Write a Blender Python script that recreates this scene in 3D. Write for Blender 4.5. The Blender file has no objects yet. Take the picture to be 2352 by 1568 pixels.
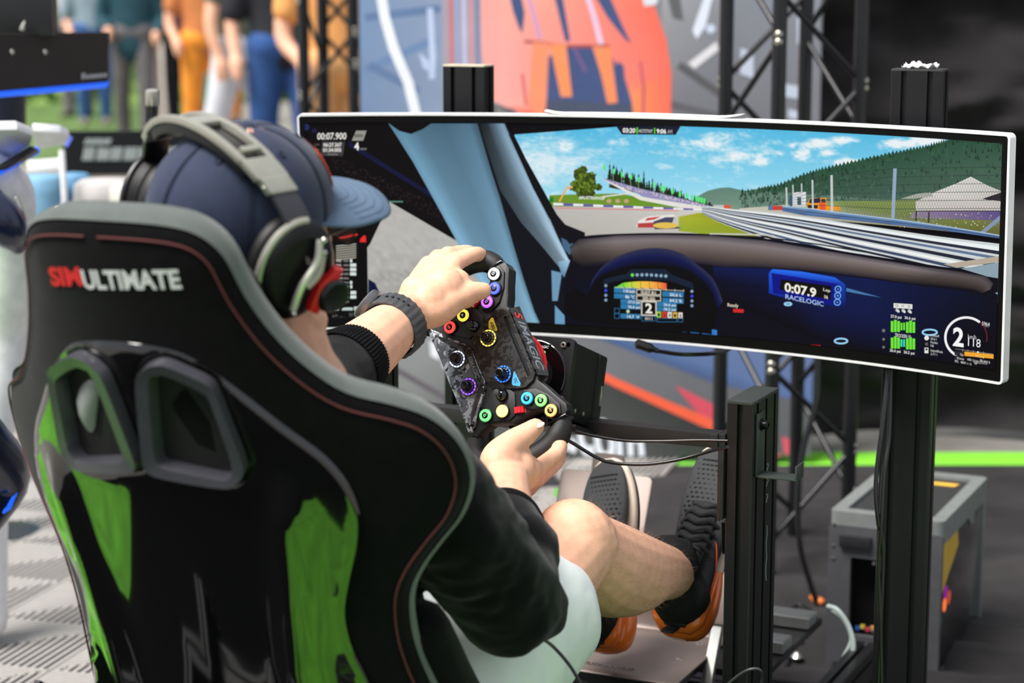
import bpy, bmesh, math, random
import numpy as np
from mathutils import Matrix, Vector, noise
from mathutils.geometry import tessellate_polygon, delaunay_2d_cdt
random.seed(7)
rng = np.random.RandomState(11)
scene = bpy.context.scene
C = scene.collection
A3 = np.array
R_ = math.radians

# ------------------------------------------------------------ camera, world, light
FPX, CAM_H = 4573.0, 1.30
PITCH = math.atan(784.0 / FPX)
cam_d = bpy.data.cameras.new('camera')
cam = bpy.data.objects.new('camera', cam_d)
C.objects.link(cam)
scene.camera = cam
cam.location = (0, 0, CAM_H)
cam.rotation_euler = (math.pi / 2 - PITCH, 0, 0)
cam_d.sensor_width = 36.0
cam_d.lens = FPX / 2352 * 36
cam_d.clip_start, cam_d.clip_end = 0.05, 200
cam_d.dof.use_dof = True
cam_d.dof.focus_distance = 2.74
cam_d.dof.aperture_fstop = 4.0

world = bpy.data.worlds.new('overcast_sky')
scene.world = world
world.use_nodes = True
wn = world.node_tree.nodes
wn['Background'].inputs[0].default_value = (0.86, 0.92, 1.0, 1)
wn['Background'].inputs[1].default_value = 0.74

sun_d = bpy.data.lights.new('sun', 'SUN')
sun_d.energy = 7.0
sun_d.angle = R_(34)
sun_d.color = (1.0, 0.96, 0.91)
sun = bpy.data.objects.new('sun', sun_d)
C.objects.link(sun)
_sd = Vector((0.44, 0.30, -0.85))           # direction the light travels
sun.rotation_euler = _sd.to_track_quat('-Z', 'Y').to_euler()

vs = scene.view_settings
vs.view_transform = 'Standard'
vs.look = 'None'
vs.exposure = 0.0
vs.gamma = 1.0
vs.use_curve_mapping = False

# ------------------------------------------------------------ frames: camera pixels <-> place
_c, _s = math.cos(PITCH), math.sin(PITCH)
EYE = A3([0, 0, CAM_H])
RA = R_(25.0)                                  # the rig is turned 25 degrees to the right
RV = A3([math.cos(RA), -math.sin(RA), 0.0])    # rig right
FV = A3([math.sin(RA), math.cos(RA), 0.0])     # rig forward
UV = A3([0, 0, 1.0])
C0 = A3([0.18, 3.091, 0.0])                    # floor point below the monitor


def ray(u, v):
    x = (u - 1176) / FPX
    y = (784 - v) / FPX
    return A3([x, _c + y * _s, -_s + y * _c])


def P(u, v, d):
    return EYE + ray(u, v) * d


def W(r, q, z):
    return C0 + RV * r + FV * q + UV * z


def rig(w):
    k = A3(w) - C0
    return k @ RV, k @ FV, w[2]


def to_px(w):
    k = A3(w, float) - EYE
    d = k[1] * _c - k[2] * _s
    return A3([1176 + FPX * k[0] / d, 784 - FPX * (k[1] * _s + k[2] * _c) / d])


def on_plane(u, v, o, n):
    r = ray(u, v)
    return EYE + r * (((o - EYE) @ n) / (r @ n))


def on_floor(u, v, z=0.0):
    r = ray(u, v)
    return EYE + r * ((z - CAM_H) / r[2])


def nrm(a):
    a = A3(a, float)
    return a / (np.linalg.norm(a) + 1e-12)


class Fr:
    """a local frame: origin + three axes"""
    def __init__(s, o, x, y, z):
        s.o, s.x, s.y, s.z = A3(o, float), A3(x, float), A3(y, float), A3(z, float)

    def __call__(s, x, y=0.0, z=0.0):
        return s.o + s.x * x + s.y * y + s.z * z

    def at(s, x, y=0.0, z=0.0):
        return Fr(s(x, y, z), s.x, s.y, s.z)

    def rotz(s, a):
        c, k = math.cos(a), math.sin(a)
        return Fr(s.o, s.x * c + s.y * k, s.y * c - s.x * k, s.z)


def frz(o, z, up=(0, 0, 1)):
    """frame whose z axis is given"""
    z = nrm(z)
    x = np.cross(A3(up, float), z)
    if np.linalg.norm(x) < 1e-4:
        x = np.cross(A3([0, 1.0, 0]), z)
    x = nrm(x)
    return Fr(o, x, np.cross(z, x), z)


RIG = Fr(C0, RV, FV, UV)
WORLD = Fr((0, 0, 0), (1, 0, 0), (0, 1, 0), (0, 0, 1))


# ------------------------------------------------------------ materials
def lin(c):
    """sRGB 0-255 -> linear"""
    o = []
    for k in c[:3]:
        k = k / 255.0
        o.append(k / 12.92 if k <= 0.04045 else ((k + 0.055) / 1.055) ** 2.4)
    return tuple(o) + (1.0,)


MATS = {}


def mat(name, col, rough=0.5, metal=0.0, spec=0.5, var=0.08, vs_=40.0, bump=0.0, bs=200.0, coat=0.0,
        sheen=0.0, emit=None, es=0.0, trans=0.0, alpha=1.0, sub=0.0, rvar=0.0, lincol=False):
    if name in MATS:
        return MATS[name]
    m = bpy.data.materials.new(name)
    m.use_nodes = True
    nt = m.node_tree
    b = nt.nodes['Principled BSDF']
    c = col if lincol else lin(col)
    I = b.inputs
    I['Base Color'].default_value = c
    I['Roughness'].default_value = rough
    I['Metallic'].default_value = metal
    I['Specular IOR Level'].default_value = spec
    I['Coat Weight'].default_value = coat
    I['Coat Roughness'].default_value = 0.04
    I['Sheen Weight'].default_value = sheen
    I['Sheen Roughness'].default_value = 0.35
    I['Transmission Weight'].default_value = trans
    I['Alpha'].default_value = alpha
    if sub:
        I['Subsurface Weight'].default_value = sub
        I['Subsurface Radius'].default_value = (0.9, 0.35, 0.2)
        I['Subsurface Scale'].default_value = 0.006
    if emit is not None:
        I['Emission Color'].default_value = emit if lincol else lin(emit)
        I['Emission Strength'].default_value = es
    tc = nt.nodes.new('ShaderNodeTexCoord')
    if var or rvar:
        n = nt.nodes.new('ShaderNodeTexNoise')
        n.inputs['Scale'].default_value = vs_
        n.inputs['Detail'].default_value = 5
        nt.links.new(tc.outputs['Object'], n.inputs['Vector'])
        if var:
            r = nt.nodes.new('ShaderNodeValToRGB')
            r.color_ramp.elements[0].position = 0.3
            r.color_ramp.elements[1].position = 0.7
            r.color_ramp.elements[0].color = tuple(k * (1 - var) for k in c[:3]) + (1,)
            r.color_ramp.elements[1].color = tuple(min(1, k * (1 + var)) for k in c[:3]) + (1,)
            nt.links.new(n.outputs['Fac'], r.inputs['Fac'])
            nt.links.new(r.outputs['Color'], I['Base Color'])
        if rvar:
            mr = nt.nodes.new('ShaderNodeMapRange')
            mr.inputs['To Min'].default_value = max(0, rough - rvar)
            mr.inputs['To Max'].default_value = rough + rvar
            nt.links.new(n.outputs['Fac'], mr.inputs['Value'])
            nt.links.new(mr.outputs['Result'], I['Roughness'])
    if bump:
        n2 = nt.nodes.new('ShaderNodeTexNoise')
        n2.inputs['Scale'].default_value = bs
        n2.inputs['Detail'].default_value = 4
        nt.links.new(tc.outputs['Object'], n2.inputs['Vector'])
        bp = nt.nodes.new('ShaderNodeBump')
        bp.inputs['Strength'].default_value = bump
        bp.inputs['Distance'].default_value = 0.002
        nt.links.new(n2.outputs['Fac'], bp.inputs['Height'])
        nt.links.new(bp.outputs['Normal'], I['Normal'])
    MATS[name] = m
    return m


def mat_vcol(name, strength=None, rough=0.6):
    """colour from a colour attribute: emissive (screen) when strength is set, else print on cloth"""
    if name in MATS:
        return MATS[name]
    m = bpy.data.materials.new(name)
    m.use_nodes = True
    nt = m.node_tree
    b = nt.nodes['Principled BSDF']
    a = nt.nodes.new('ShaderNodeVertexColor')
    a.layer_name = 'Col'
    if strength is not None:
        b.inputs['Base Color'].default_value = (0.001, 0.001, 0.001, 1)
        b.inputs['Roughness'].default_value = 0.5
        b.inputs['Specular IOR Level'].default_value = 0.08
        nt.links.new(a.outputs['Color'], b.inputs['Emission Color'])
        b.inputs['Emission Strength'].default_value = strength
    else:
        b.inputs['Roughness'].default_value = rough
        tc = nt.nodes.new('ShaderNodeTexCoord')
        n = nt.nodes.new('ShaderNodeTexNoise')
        n.inputs['Scale'].default_value = 9
        n.inputs['Detail'].default_value = 6
        nt.links.new(tc.outputs['Object'], n.inputs['Vector'])
        mr = nt.nodes.new('ShaderNodeMapRange')
        mr.inputs['To Min'].default_value = 0.86
        mr.inputs['To Max'].default_value = 1.12
        nt.links.new(n.outputs['Fac'], mr.inputs['Value'])
        mx = nt.nodes.new('ShaderNodeMix')
        mx.data_type = 'RGBA'
        mx.blend_type = 'MULTIPLY'
        mx.inputs[0].default_value = 1.0
        nt.links.new(a.outputs['Color'], mx.inputs[6])
        nt.links.new(mr.outputs['Result'], mx.inputs[7])
        nt.links.new(mx.outputs[2], b.inputs['Base Color'])
    MATS[name] = m
    return m


# ------------------------------------------------------------ mesh building
class MB:
    def __init__(s):
        s.v, s.f = [], []

    def add(s, vs_, fs_):
        k = len(s.v)
        s.v.extend([tuple(map(float, p)) for p in vs_])
        s.f.extend([tuple(i + k for i in f) for f in fs_])
        return s

    def box(s, fr, sx, sy, sz, c=(0, 0, 0)):
        v = [fr(c[0] + a * sx / 2, c[1] + b * sy / 2, c[2] + d * sz / 2)
             for d in (-1, 1) for b in (-1, 1) for a in (-1, 1)]
        return s.add(v, [(0, 2, 3, 1), (4, 5, 7, 6), (0, 1, 5, 4), (2, 6, 7, 3), (0, 4, 6, 2), (1, 3, 7, 5)])

    def loft(s, rings, closed=True, cap0=True, cap1=True, loop=False):
        n = len(rings[0])
        v = [p for r in rings for p in r]
        f = []
        m = len(rings)
        for i in range(m if loop else m - 1):
            a, b = i * n, ((i + 1) % m) * n
            for j in range(n if closed else n - 1):
                k = (j + 1) % n
                f.append((a + j, a + k, b + k, b + j))
        if not loop and closed:
            if cap0:
                f.append(tuple(range(n - 1, -1, -1)))
            if cap1:
                f.append(tuple(range((m - 1) * n, m * n)))
        return s.add(v, f)

    def tube(s, pts, r, n=8, cap=True, loop=False, flat=1.0, up=None):
        pts = [A3(p, float) for p in pts]
        m = len(pts)
        rs = r if hasattr(r, '__len__') else [r] * m
        T = []
        for i in range(m):
            a = pts[(i - 1) % m] if (loop or i > 0) else pts[i]
            b = pts[(i + 1) % m] if (loop or i < m - 1) else pts[i]
            T.append(nrm(b - a))
        x = A3(up, float) if up is not None else A3([0.13, 0.31, 0.94])
        rings = []
        for i in range(m):
            t = T[i]
            x = x - t * (x @ t)
            if np.linalg.norm(x) < 1e-5:
                x = np.cross(t, A3([1.0, 0.2, 0.1]))
            x = nrm(x)
            y = np.cross(t, x)
            rr = rs[i]
            ra, rb = rr if hasattr(rr, '__len__') else (rr, rr * flat)
            rings.append([pts[i] + x * math.cos(k) * ra + y * math.sin(k) * rb
                          for k in np.linspace(0, 2 * math.pi, n, endpoint=False)])
        return s.loft(rings, True, cap, cap, loop)

    def limb(s, pts, rad, n=14, up=None, dens=4):
        """smooth tapered limb with rounded ends; rad: r or (ra, rb)"""
        pts = [A3(p, float) for p in pts]
        rr = [A3(k if hasattr(k, '__len__') else (k, k), float) for k in rad]
        Q = [np.concatenate([p, k]) for p, k in zip(pts, rr)]
        D = crs(Q, dens)
        p0, p1 = D[0], D[-1]
        t0 = nrm(D[1][:3] - p0[:3])
        t1 = nrm(p1[:3] - D[-2][:3])
        e0 = [np.concatenate([p0[:3] - t0 * p0[3:].mean() * a, p0[3:] * b]) for a, b in ((.96, .25), (.75, .66), (.4, .92))]
        e1 = [np.concatenate([p1[:3] + t1 * p1[3:].mean() * a, p1[3:] * b]) for a, b in ((.4, .92), (.75, .66), (.96, .25))]
        D = e0 + list(D) + e1
        return s.tube([k[:3] for k in D], [tuple(k[3:]) for k in D], n=n, up=up)

    def lathe(s, fr, prof, n=24, cap0=True, cap1=True):
        rings = [[fr(r * math.cos(k), r * math.sin(k), z) for k in np.linspace(0, 2 * math.pi, n, endpoint=False)]
                 for r, z in prof]
        return s.loft(rings, True, cap0, cap1)

    def ball(s, c, r, n=12, m=8, ax=None):
        ax = ax or WORLD
        rx, ry, rz = r if hasattr(r, '__len__') else (r, r, r)
        c = A3(c, float)
        rings = []
        for i in range(1, m):
            a = math.pi * i / m
            rings.append([c + ax.x * rx * math.sin(a) * math.cos(k) + ax.y * ry * math.sin(a) * math.sin(k) - ax.z * rz * math.cos(a)
                          for k in np.linspace(0, 2 * math.pi, n, endpoint=False)])
        return s.loft(rings)

    def prism(s, fr, poly, z0, z1, holes=None):
        if not holes:
            n = len(poly)
            v = [fr(x, y, z0) for x, y in poly] + [fr(x, y, z1) for x, y in poly]
            f = [tuple(range(n - 1, -1, -1)), tuple(range(n, 2 * n))]
            f += [(i, (i + 1) % n, n + (i + 1) % n, n + i) for i in range(n)]
            return s.add(v, f)
        loops = [poly] + holes
        flat = [p for l in loops for p in l]
        tri = tessellate_polygon([[Vector((x, y, 0)) for x, y in l] for l in loops])
        N = len(flat)
        v = [fr(x, y, z0) for x, y in flat] + [fr(x, y, z1) for x, y in flat]
        f = [tuple(t) for t in tri] + [tuple(i + N for i in reversed(t)) for t in tri]
        k = 0
        for l in loops:
            n = len(l)
            f += [(k + i, k + (i + 1) % n, N + k + (i + 1) % n, N + k + i) for i in range(n)]
            k += n
        return s.add(v, f)

    def build(s, name, material, parent=None, smooth=38, bevel=0.0, bseg=2, cols=None, fixn=True):
        return mkobj(name, s.v, s.f, material, parent, smooth, bevel, bseg, cols, fixn)


def root_loc(o):
    k = A3([0.0, 0, 0])
    while o is not None:
        k = k + A3(o.location)
        o = o.parent
    return k


def mkobj(name, v, f, material, parent=None, smooth=38, bevel=0.0, bseg=2, cols=None, fixn=True, at=None):
    me = bpy.data.meshes.new(name)
    off = root_loc(parent)
    loc = A3([0.0, 0, 0])
    v = A3(v, float)
    if at is not None:
        off = loc = A3(at, float)
    elif parent is None:                     # a thing of one mesh: origin at its base
        loc = A3([v[:, 0].mean(), v[:, 1].mean(), v[:, 2].min()])
        off = loc
    me.from_pydata([tuple(p) for p in (v - off)], [], f)
    if bevel or fixn:
        bm = bmesh.new()
        bm.from_mesh(me)
        if fixn:
            bmesh.ops.recalc_face_normals(bm, faces=bm.faces[:])
        if bevel:
            es = [e for e in bm.edges if len(e.link_faces) == 2 and e.calc_face_angle(0) > R_(40)]
            bmesh.ops.bevel(bm, geom=es, offset=bevel, offset_type='OFFSET', segments=bseg, profile=0.6,
                            affect='EDGES', clamp_overlap=True)
        bm.to_mesh(me)
        bm.free()
    if cols is not None:
        ca = me.color_attributes.new('Col', 'FLOAT_COLOR', 'POINT')
        ca.data.foreach_set('color', A3(cols, 'f').ravel())
    if smooth:
        me.polygons.foreach_set('use_smooth', [True] * len(me.polygons))
        if smooth < 180:
            me.set_sharp_from_angle(angle=R_(smooth))
    o = bpy.data.objects.new(name, me)
    C.objects.link(o)
    o.location = tuple(loc)
    me.materials.append(material)
    if parent is not None:
        o.parent = parent
    return o


def thing(name, label, cat, loc, group=None):
    o = bpy.data.objects.new(name, None)
    C.objects.link(o)
    o.empty_display_size = 0.05
    o.location = tuple(map(float, loc))
    tag(o, label, cat, group)
    return o


def tag(o, label, cat, group=None):
    o['label'] = label
    o['category'] = cat
    if group:
        o['group'] = group
    return o


def struct(o, label=None):
    o['kind'] = 'structure'
    if label:
        o['label'] = label
    return o


def crs(pts, k=6, closed=False):
    """Catmull-Rom through the points"""
    pts = [A3(p, float) for p in pts]
    n = len(pts)
    o = []
    for i in range(n if closed else n - 1):
        p1, p2 = pts[i], pts[(i + 1) % n]
        p0 = pts[(i - 1) % n] if (closed or i > 0) else 2 * p1 - p2
        p3 = pts[(i + 2) % n] if (closed or i < n - 2) else 2 * p2 - p1
        for j in range(k):
            t = j / k
            o.append(0.5 * (2 * p1 + (p2 - p0) * t + (2 * p0 - 5 * p1 + 4 * p2 - p3) * t * t + (3 * p1 - p0 - 3 * p2 + p3) * t ** 3))
    if not closed:
        o.append(pts[-1])
    return o


def rrect(w, h, r, n=5, cx=0, cy=0):
    o = []
    for sx, sy, a in ((1, 1, 0), (-1, 1, 90), (-1, -1, 180), (1, -1, 270)):
        for k in range(n + 1):
            t = R_(a + 90 * k / n)
            o.append((cx + sx * (w / 2 - r) + r * math.cos(t), cy + sy * (h / 2 - r) + r * math.sin(t)))
    return o


def circ(r, n=20, cx=0, cy=0):
    return [(cx + r * math.cos(t), cy + r * math.sin(t)) for t in np.linspace(0, 2 * math.pi, n, endpoint=False)]


def puff(outline, h_back, h_front, fn, grid=0.02, edge=0.03, holes=(), rings=(0.004, 0.011, 0.02)):
    """a padded slab: outline in 2D, thickness growing from the edge; fn(x, y, h) places a point.
    h_back / h_front: depth on either side (None for an open sheet)"""
    loops = [A3(outline, float)] + [A3(h, float) for h in holes]
    segs = []
    for l in loops:
        segs.append((l, np.roll(l, -1, axis=0)))
    sa = np.concatenate([a for a, b in segs])
    sb = np.concatenate([b for a, b in segs])

    def dist(p):
        ab = sb - sa
        t = np.clip(((p - sa) * ab).sum(1) / np.maximum((ab * ab).sum(1), 1e-12), 0, 1)
        return np.sqrt(((sa + ab * t[:, None] - p) ** 2).sum(1)).min()

    def inside(p, l):
        x, y = p
        a, b = l, np.roll(l, -1, axis=0)
        c = ((a[:, 1] > y) != (b[:, 1] > y))
        with np.errstate(divide='ignore', invalid='ignore'):
            xi = (b[:, 0] - a[:, 0]) * (y - a[:, 1]) / (b[:, 1] - a[:, 1]) + a[:, 0]
        return (c & (x < xi)).sum() % 2 == 1

    def ok(p):
        return inside(p, loops[0]) and not any(inside(p, l) for l in loops[1:])
    pts = [tuple(p) for l in loops for p in l]
    edges = []
    k = 0
    for l in loops:
        n = len(l)
        edges += [(k + i, k + (i + 1) % n) for i in range(n)]
        k += n
    nb = len(pts)
    for l in loops:                       # rings just inside the edge
        n = len(l)
        for d in rings:
            for i in range(0, n):
                t = l[(i + 1) % n] - l[i - 1]
                nn = A3([-t[1], t[0]]) / (np.linalg.norm(t) + 1e-9)
                for sg in (1, -1):
                    p = l[i] + nn * d * sg
                    if ok(p) and dist(p) > d * 0.93:
                        pts.append(tuple(p))
    mn, mx = loops[0].min(0), loops[0].max(0)
    dmin = max(rings) + grid * 0.45 if rings else grid * 0.4
    for x in np.arange(mn[0] + grid / 2, mx[0], grid):
        for y in np.arange(mn[1] + grid / 2, mx[1], grid):
            p = A3([x, y])
            if ok(p) and dist(p) > dmin:
                pts.append((x, y))
    r = delaunay_2d_cdt([Vector(p) for p in pts], edges, [], 0, 1e-6)
    vv = A3([tuple(p) for p in r[0]])
    tri = []
    for t in r[2]:
        c = vv[list(t)].mean(0)
        if ok(c):
            tri.append(tuple(t))
    dd = A3([dist(p) for p in vv])

    def prof(d):
        k = np.clip(d / edge, 0, 1)
        return math.sqrt(max(0.0, 1 - (1 - k) ** 2))
    mb = MB()
    N = len(vv)
    hb = [prof(d) for d in dd]
    if h_back is not None and h_front is not None:
        bd = [d < 1e-6 for d in dd]
        V = [fn(p[0], p[1], -h_back * h) for p, h in zip(vv, hb)]
        idx = {}
        for i in range(N):
            if bd[i]:
                idx[i] = i
            else:
                idx[i] = len(V)
                V.append(fn(vv[i][0], vv[i][1], h_front * hb[i]))
        F = list(tri) + [tuple(idx[j] for j in reversed(t)) for t in tri]
        mb.add(V, F)
    else:
        h = -h_back if h_back is not None else h_front
        mb.add([fn(p[0], p[1], h * k) for p, k in zip(vv, hb)], tri)
    return mb


def remesh(mb, voxel, smooth_it=6, fac=0.5):
    """voxel union + smoothing -> one continuous skin"""
    me = bpy.data.meshes.new('tmp')
    me.from_pydata(mb.v, [], mb.f)
    bm = bmesh.new(); bm.from_mesh(me)
    bmesh.ops.recalc_face_normals(bm, faces=bm.faces[:])
    bm.to_mesh(me); bm.free()
    o = bpy.data.objects.new('tmp', me)
    C.objects.link(o)
    a = o.modifiers.new('r', 'REMESH')
    a.mode = 'VOXEL'
    a.voxel_size = voxel
    a.adaptivity = 0.0
    if smooth_it:
        b = o.modifiers.new('s', 'SMOOTH')
        b.factor = fac
        b.iterations = smooth_it
    dg = bpy.context.evaluated_depsgraph_get()
    m2 = bpy.data.meshes.new_from_object(o.evaluated_get(dg))
    v = np.zeros(len(m2.vertices) * 3, 'f')
    m2.vertices.foreach_get('co', v)
    f = [tuple(p.vertices) for p in m2.polygons]
    bpy.data.objects.remove(o)
    bpy.data.meshes.remove(me)
    bpy.data.meshes.remove(m2)
    r = MB()
    r.v = [tuple(p) for p in v.reshape(-1, 3).astype(float)]
    r.f = f
    return r


_txt = {}


def text2d(s, bold=0.0, shear=0.0, spacing=1.0):
    """text as 2D triangles: unit cap height ~ 0.7, origin left baseline"""
    key = (s, bold, shear, spacing)
    if key in _txt:
        return _txt[key]
    cu = bpy.data.curves.new('t', 'FONT')
    cu.body = s
    cu.offset = bold
    cu.shear = shear
    cu.space_character = spacing
    cu.resolution_u = 3
    o = bpy.data.objects.new('t', cu)
    C.objects.link(o)
    dg = bpy.context.evaluated_depsgraph_get()
    me = bpy.data.meshes.new_from_object(o.evaluated_get(dg))
    v = A3([tuple(p.co)[:2] for p in me.vertices]) if len(me.vertices) else np.zeros((0, 2))
    me.calc_loop_triangles()
    f = [tuple(t.vertices) for t in me.loop_triangles]
    bpy.data.objects.remove(o)
    bpy.data.meshes.remove(me)
    _txt[key] = (v, f)
    return v, f


def text_fit(s, w, h, bold=0.0, shear=0.0, spacing=1.0):
    """text scaled to fill a box w x h from the lower left corner"""
    v, f = text2d(s, bold, shear, spacing)
    mn, mx = v.min(0), v.max(0)
    return (v - mn) / (mx - mn) * A3([w, h]), f
# ============================================================ curved monitor with the race picture
MON_R, MON_W, MON_H = 1.8, 1.173, 0.363
MON_C = A3([0.18, 3.091, 0.93])
_mt = R_(-3.3)
MUP = nrm(UV * math.cos(_mt) + FV * math.sin(_mt))
MFW = nrm(np.cross(MUP, RV))                 # away from the driver
PHM = math.asin(MON_W / 2 / MON_R)
SMAX = PHM * MON_R


def MP(s, t, w=0.0):
    """monitor surface: s along the arc, t up, w behind the glass"""
    ph = s / MON_R
    return MON_C + RV * (MON_R + w) * math.sin(ph) + MFW * ((MON_R + w) * math.cos(ph) - MON_R * math.cos(PHM)) + MUP * t


def mon_st(u, v):
    """pixel -> point on the screen surface"""
    d = ray(u, v)
    ax = MON_C - MFW * MON_R * math.cos(PHM)      # cylinder axis point
    o = EYE - ax
    dx, dy = d @ RV, d @ MFW
    ox, oy = o @ RV, o @ MFW
    a, b, c = dx * dx + dy * dy, 2 * (ox * dx + oy * dy), ox * ox + oy * oy - MON_R ** 2
    k = (-b + math.sqrt(max(0, b * b - 4 * a * c))) / (2 * a)
    p = o + d * k
    return A3([math.atan2(p @ RV, p @ MFW) * MON_R, (EYE + d * k - MON_C) @ MUP])


def srgb(c):
    return lin(c)


class Painter:
    """flat picture made of coloured shapes lying on a surface; authored in photograph pixels"""
    def __init__(s, to2d, to3d, step=1.5e-6, strip=0.02, clip=None):
        s.to2d, s.to3d, s.step, s.strip, s.clip = to2d, to3d, step, strip, clip
        s.V, s.F, s.K = [], [], []
        s.layer = s.n = 0

    def tri2(s, pts, cols, tris):
        s.n += 1                      # later shapes lie a hair in front of earlier ones
        L = s.n * s.step
        for t in tris:
            a = [A3(list(pts[i]) + list(cols[i][:3]), float) for i in t]
            polys = [a]
            for ax, lo, hi in (s.clip or ()):
                for bound, sg in ((lo, 1), (hi, -1)):
                    nx = []
                    for pl in polys:
                        q = []
                        for i in range(len(pl)):
                            A, B = pl[i], pl[(i + 1) % len(pl)]
                            da, db = sg * (A[ax] - bound), sg * (B[ax] - bound)
                            if da >= 0:
                                q.append(A)
                            if (da >= 0) != (db >= 0):
                                q.append(A + (B - A) * (da / (da - db)))
                        if len(q) > 2:
                            nx.append(q)
                    polys = nx
            for pl in polys:
                if not s.strip:
                    s._put(pl, L)
                    continue
                lo, hi = min(k[0] for k in pl), max(k[0] for k in pl)
                k0, k1 = math.floor(lo / s.strip + 1e-9), math.floor(hi / s.strip - 1e-9)
                for k in range(k0, max(k0, k1) + 1):
                    q = pl
                    if k1 > k0:
                        for bound, sg in ((k * s.strip, 1), ((k + 1) * s.strip, -1)):
                            o = []
                            for i in range(len(q)):
                                A, B = q[i], q[(i + 1) % len(q)]
                                da, db = sg * (A[0] - bound), sg * (B[0] - bound)
                                if da >= 0:
                                    o.append(A)
                                if (da >= 0) != (db >= 0):
                                    o.append(A + (B - A) * (da / (da - db)))
                            q = o
                            if len(q) < 3:
                                break
                    if len(q) > 2:
                        s._put(q, L, k)

    def _put(s, pl, L, facet=None):
        k = len(s.V)
        for p in pl:
            if facet is None:
                s.V.append(s.to3d(p[0], p[1], L))
            else:                        # the curved glass is followed in narrow flat facets
                t = p[0] / s.strip - facet
                s.V.append(s.to3d(facet * s.strip, p[1], L) * (1 - t) + s.to3d((facet + 1) * s.strip, p[1], L) * t)
            s.K.append((p[2], p[3], p[4], 1.0))
        s.F.append(tuple(range(k, k + len(pl))))

    def poly2(s, pts, col):
        """col: one colour or one per vertex (sRGB 0-255)"""
        if not hasattr(col[0], '__len__'):
            col = [col] * len(pts)
        cl = [srgb(c) for c in col]
        tri = [(0, 1, 2)] if len(pts) == 3 else tessellate_polygon([[Vector((p[0], p[1], 0)) for p in pts]])
        s.tri2(pts, cl, tri)

    def poly(s, px, col):
        s.poly2([s.to2d(u, v) for u, v in px], col)

    def grid(s, rows, cols):
        """rows of px points with a colour each -> smooth shaded patch"""
        n = len(rows[0])
        pts = [s.to2d(u, v) for r in rows for u, v in r]
        cl = [srgb(c) for r in cols for c in r]
        tri = []
        for i in range(len(rows) - 1):
            for j in range(n - 1):
                a, b, c, d = i * n + j, i * n + j + 1, (i + 1) * n + j + 1, (i + 1) * n + j
                tri += [(a, b, c), (a, c, d)]
        s.tri2(pts, cl, tri)

    def rect(s, u0, v0, u1, v1, col, sl=0.0):
        """box; sl: slope of the horizontal edges in px per px"""
        k = (u1 - u0) * sl
        s.poly([(u0, v0), (u1, v0 + k), (u1, v1 + k), (u0, v1)], col)

    def line(s, px, w, col):
        for i in range(len(px) - 1):
            a, b = A3(px[i], float), A3(px[i + 1], float)
            t = nrm(b - a)
            n = A3([-t[1], t[0]]) * w / 2
            s.poly([a + n - t * w * .1, b + n + t * w * .1, b - n + t * w * .1, a - n - t * w * .1], col)

    def disc(s, u, v, r, col, n=12, ry=None):
        ry = ry or r
        s.poly([(u + r * math.cos(k), v + ry * math.sin(k)) for k in np.linspace(0, 2 * math.pi, n, endpoint=False)], col)

    def ring(s, u, v, r, w, col, a0=0, a1=360, n=24, ry=None):
        ry = ry or r
        pts = [(u + r * math.cos(R_(a)), v + ry * math.sin(R_(a))) for a in np.linspace(a0, a1, n)]
        s.line(pts, w, col)

    def text(s, t, u, v, w, h, col, bold=0.0, shear=0.0, spacing=1.0, sl=None):
        """text box with lower left corner at pixel (u, v), w x h pixels, lying along the surface"""
        o = s.to2d(u, v)
        ex = s.to2d(u + w, v) - o
        ey = s.to2d(u, v - h) - o
        wx, hy = ex[0], ey[1]
        V, F = text_fit(t, wx, hy, bold, shear, spacing)
        c = srgb(col)
        pts = [o + A3([p[0], p[1] + (sl or 0) * p[0]]) for p in V]
        s.tri2(pts, [c] * len(pts), F)

    def build(s, name, material, parent):
        return mkobj(name, s.V, s.F, material, parent, smooth=0, cols=s.K, fixn=False)


def fbm(x, y, z=0.0, o=5):
    return noise.fractal(Vector((x, y, z)), 1.0, 2.0, o)


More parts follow.
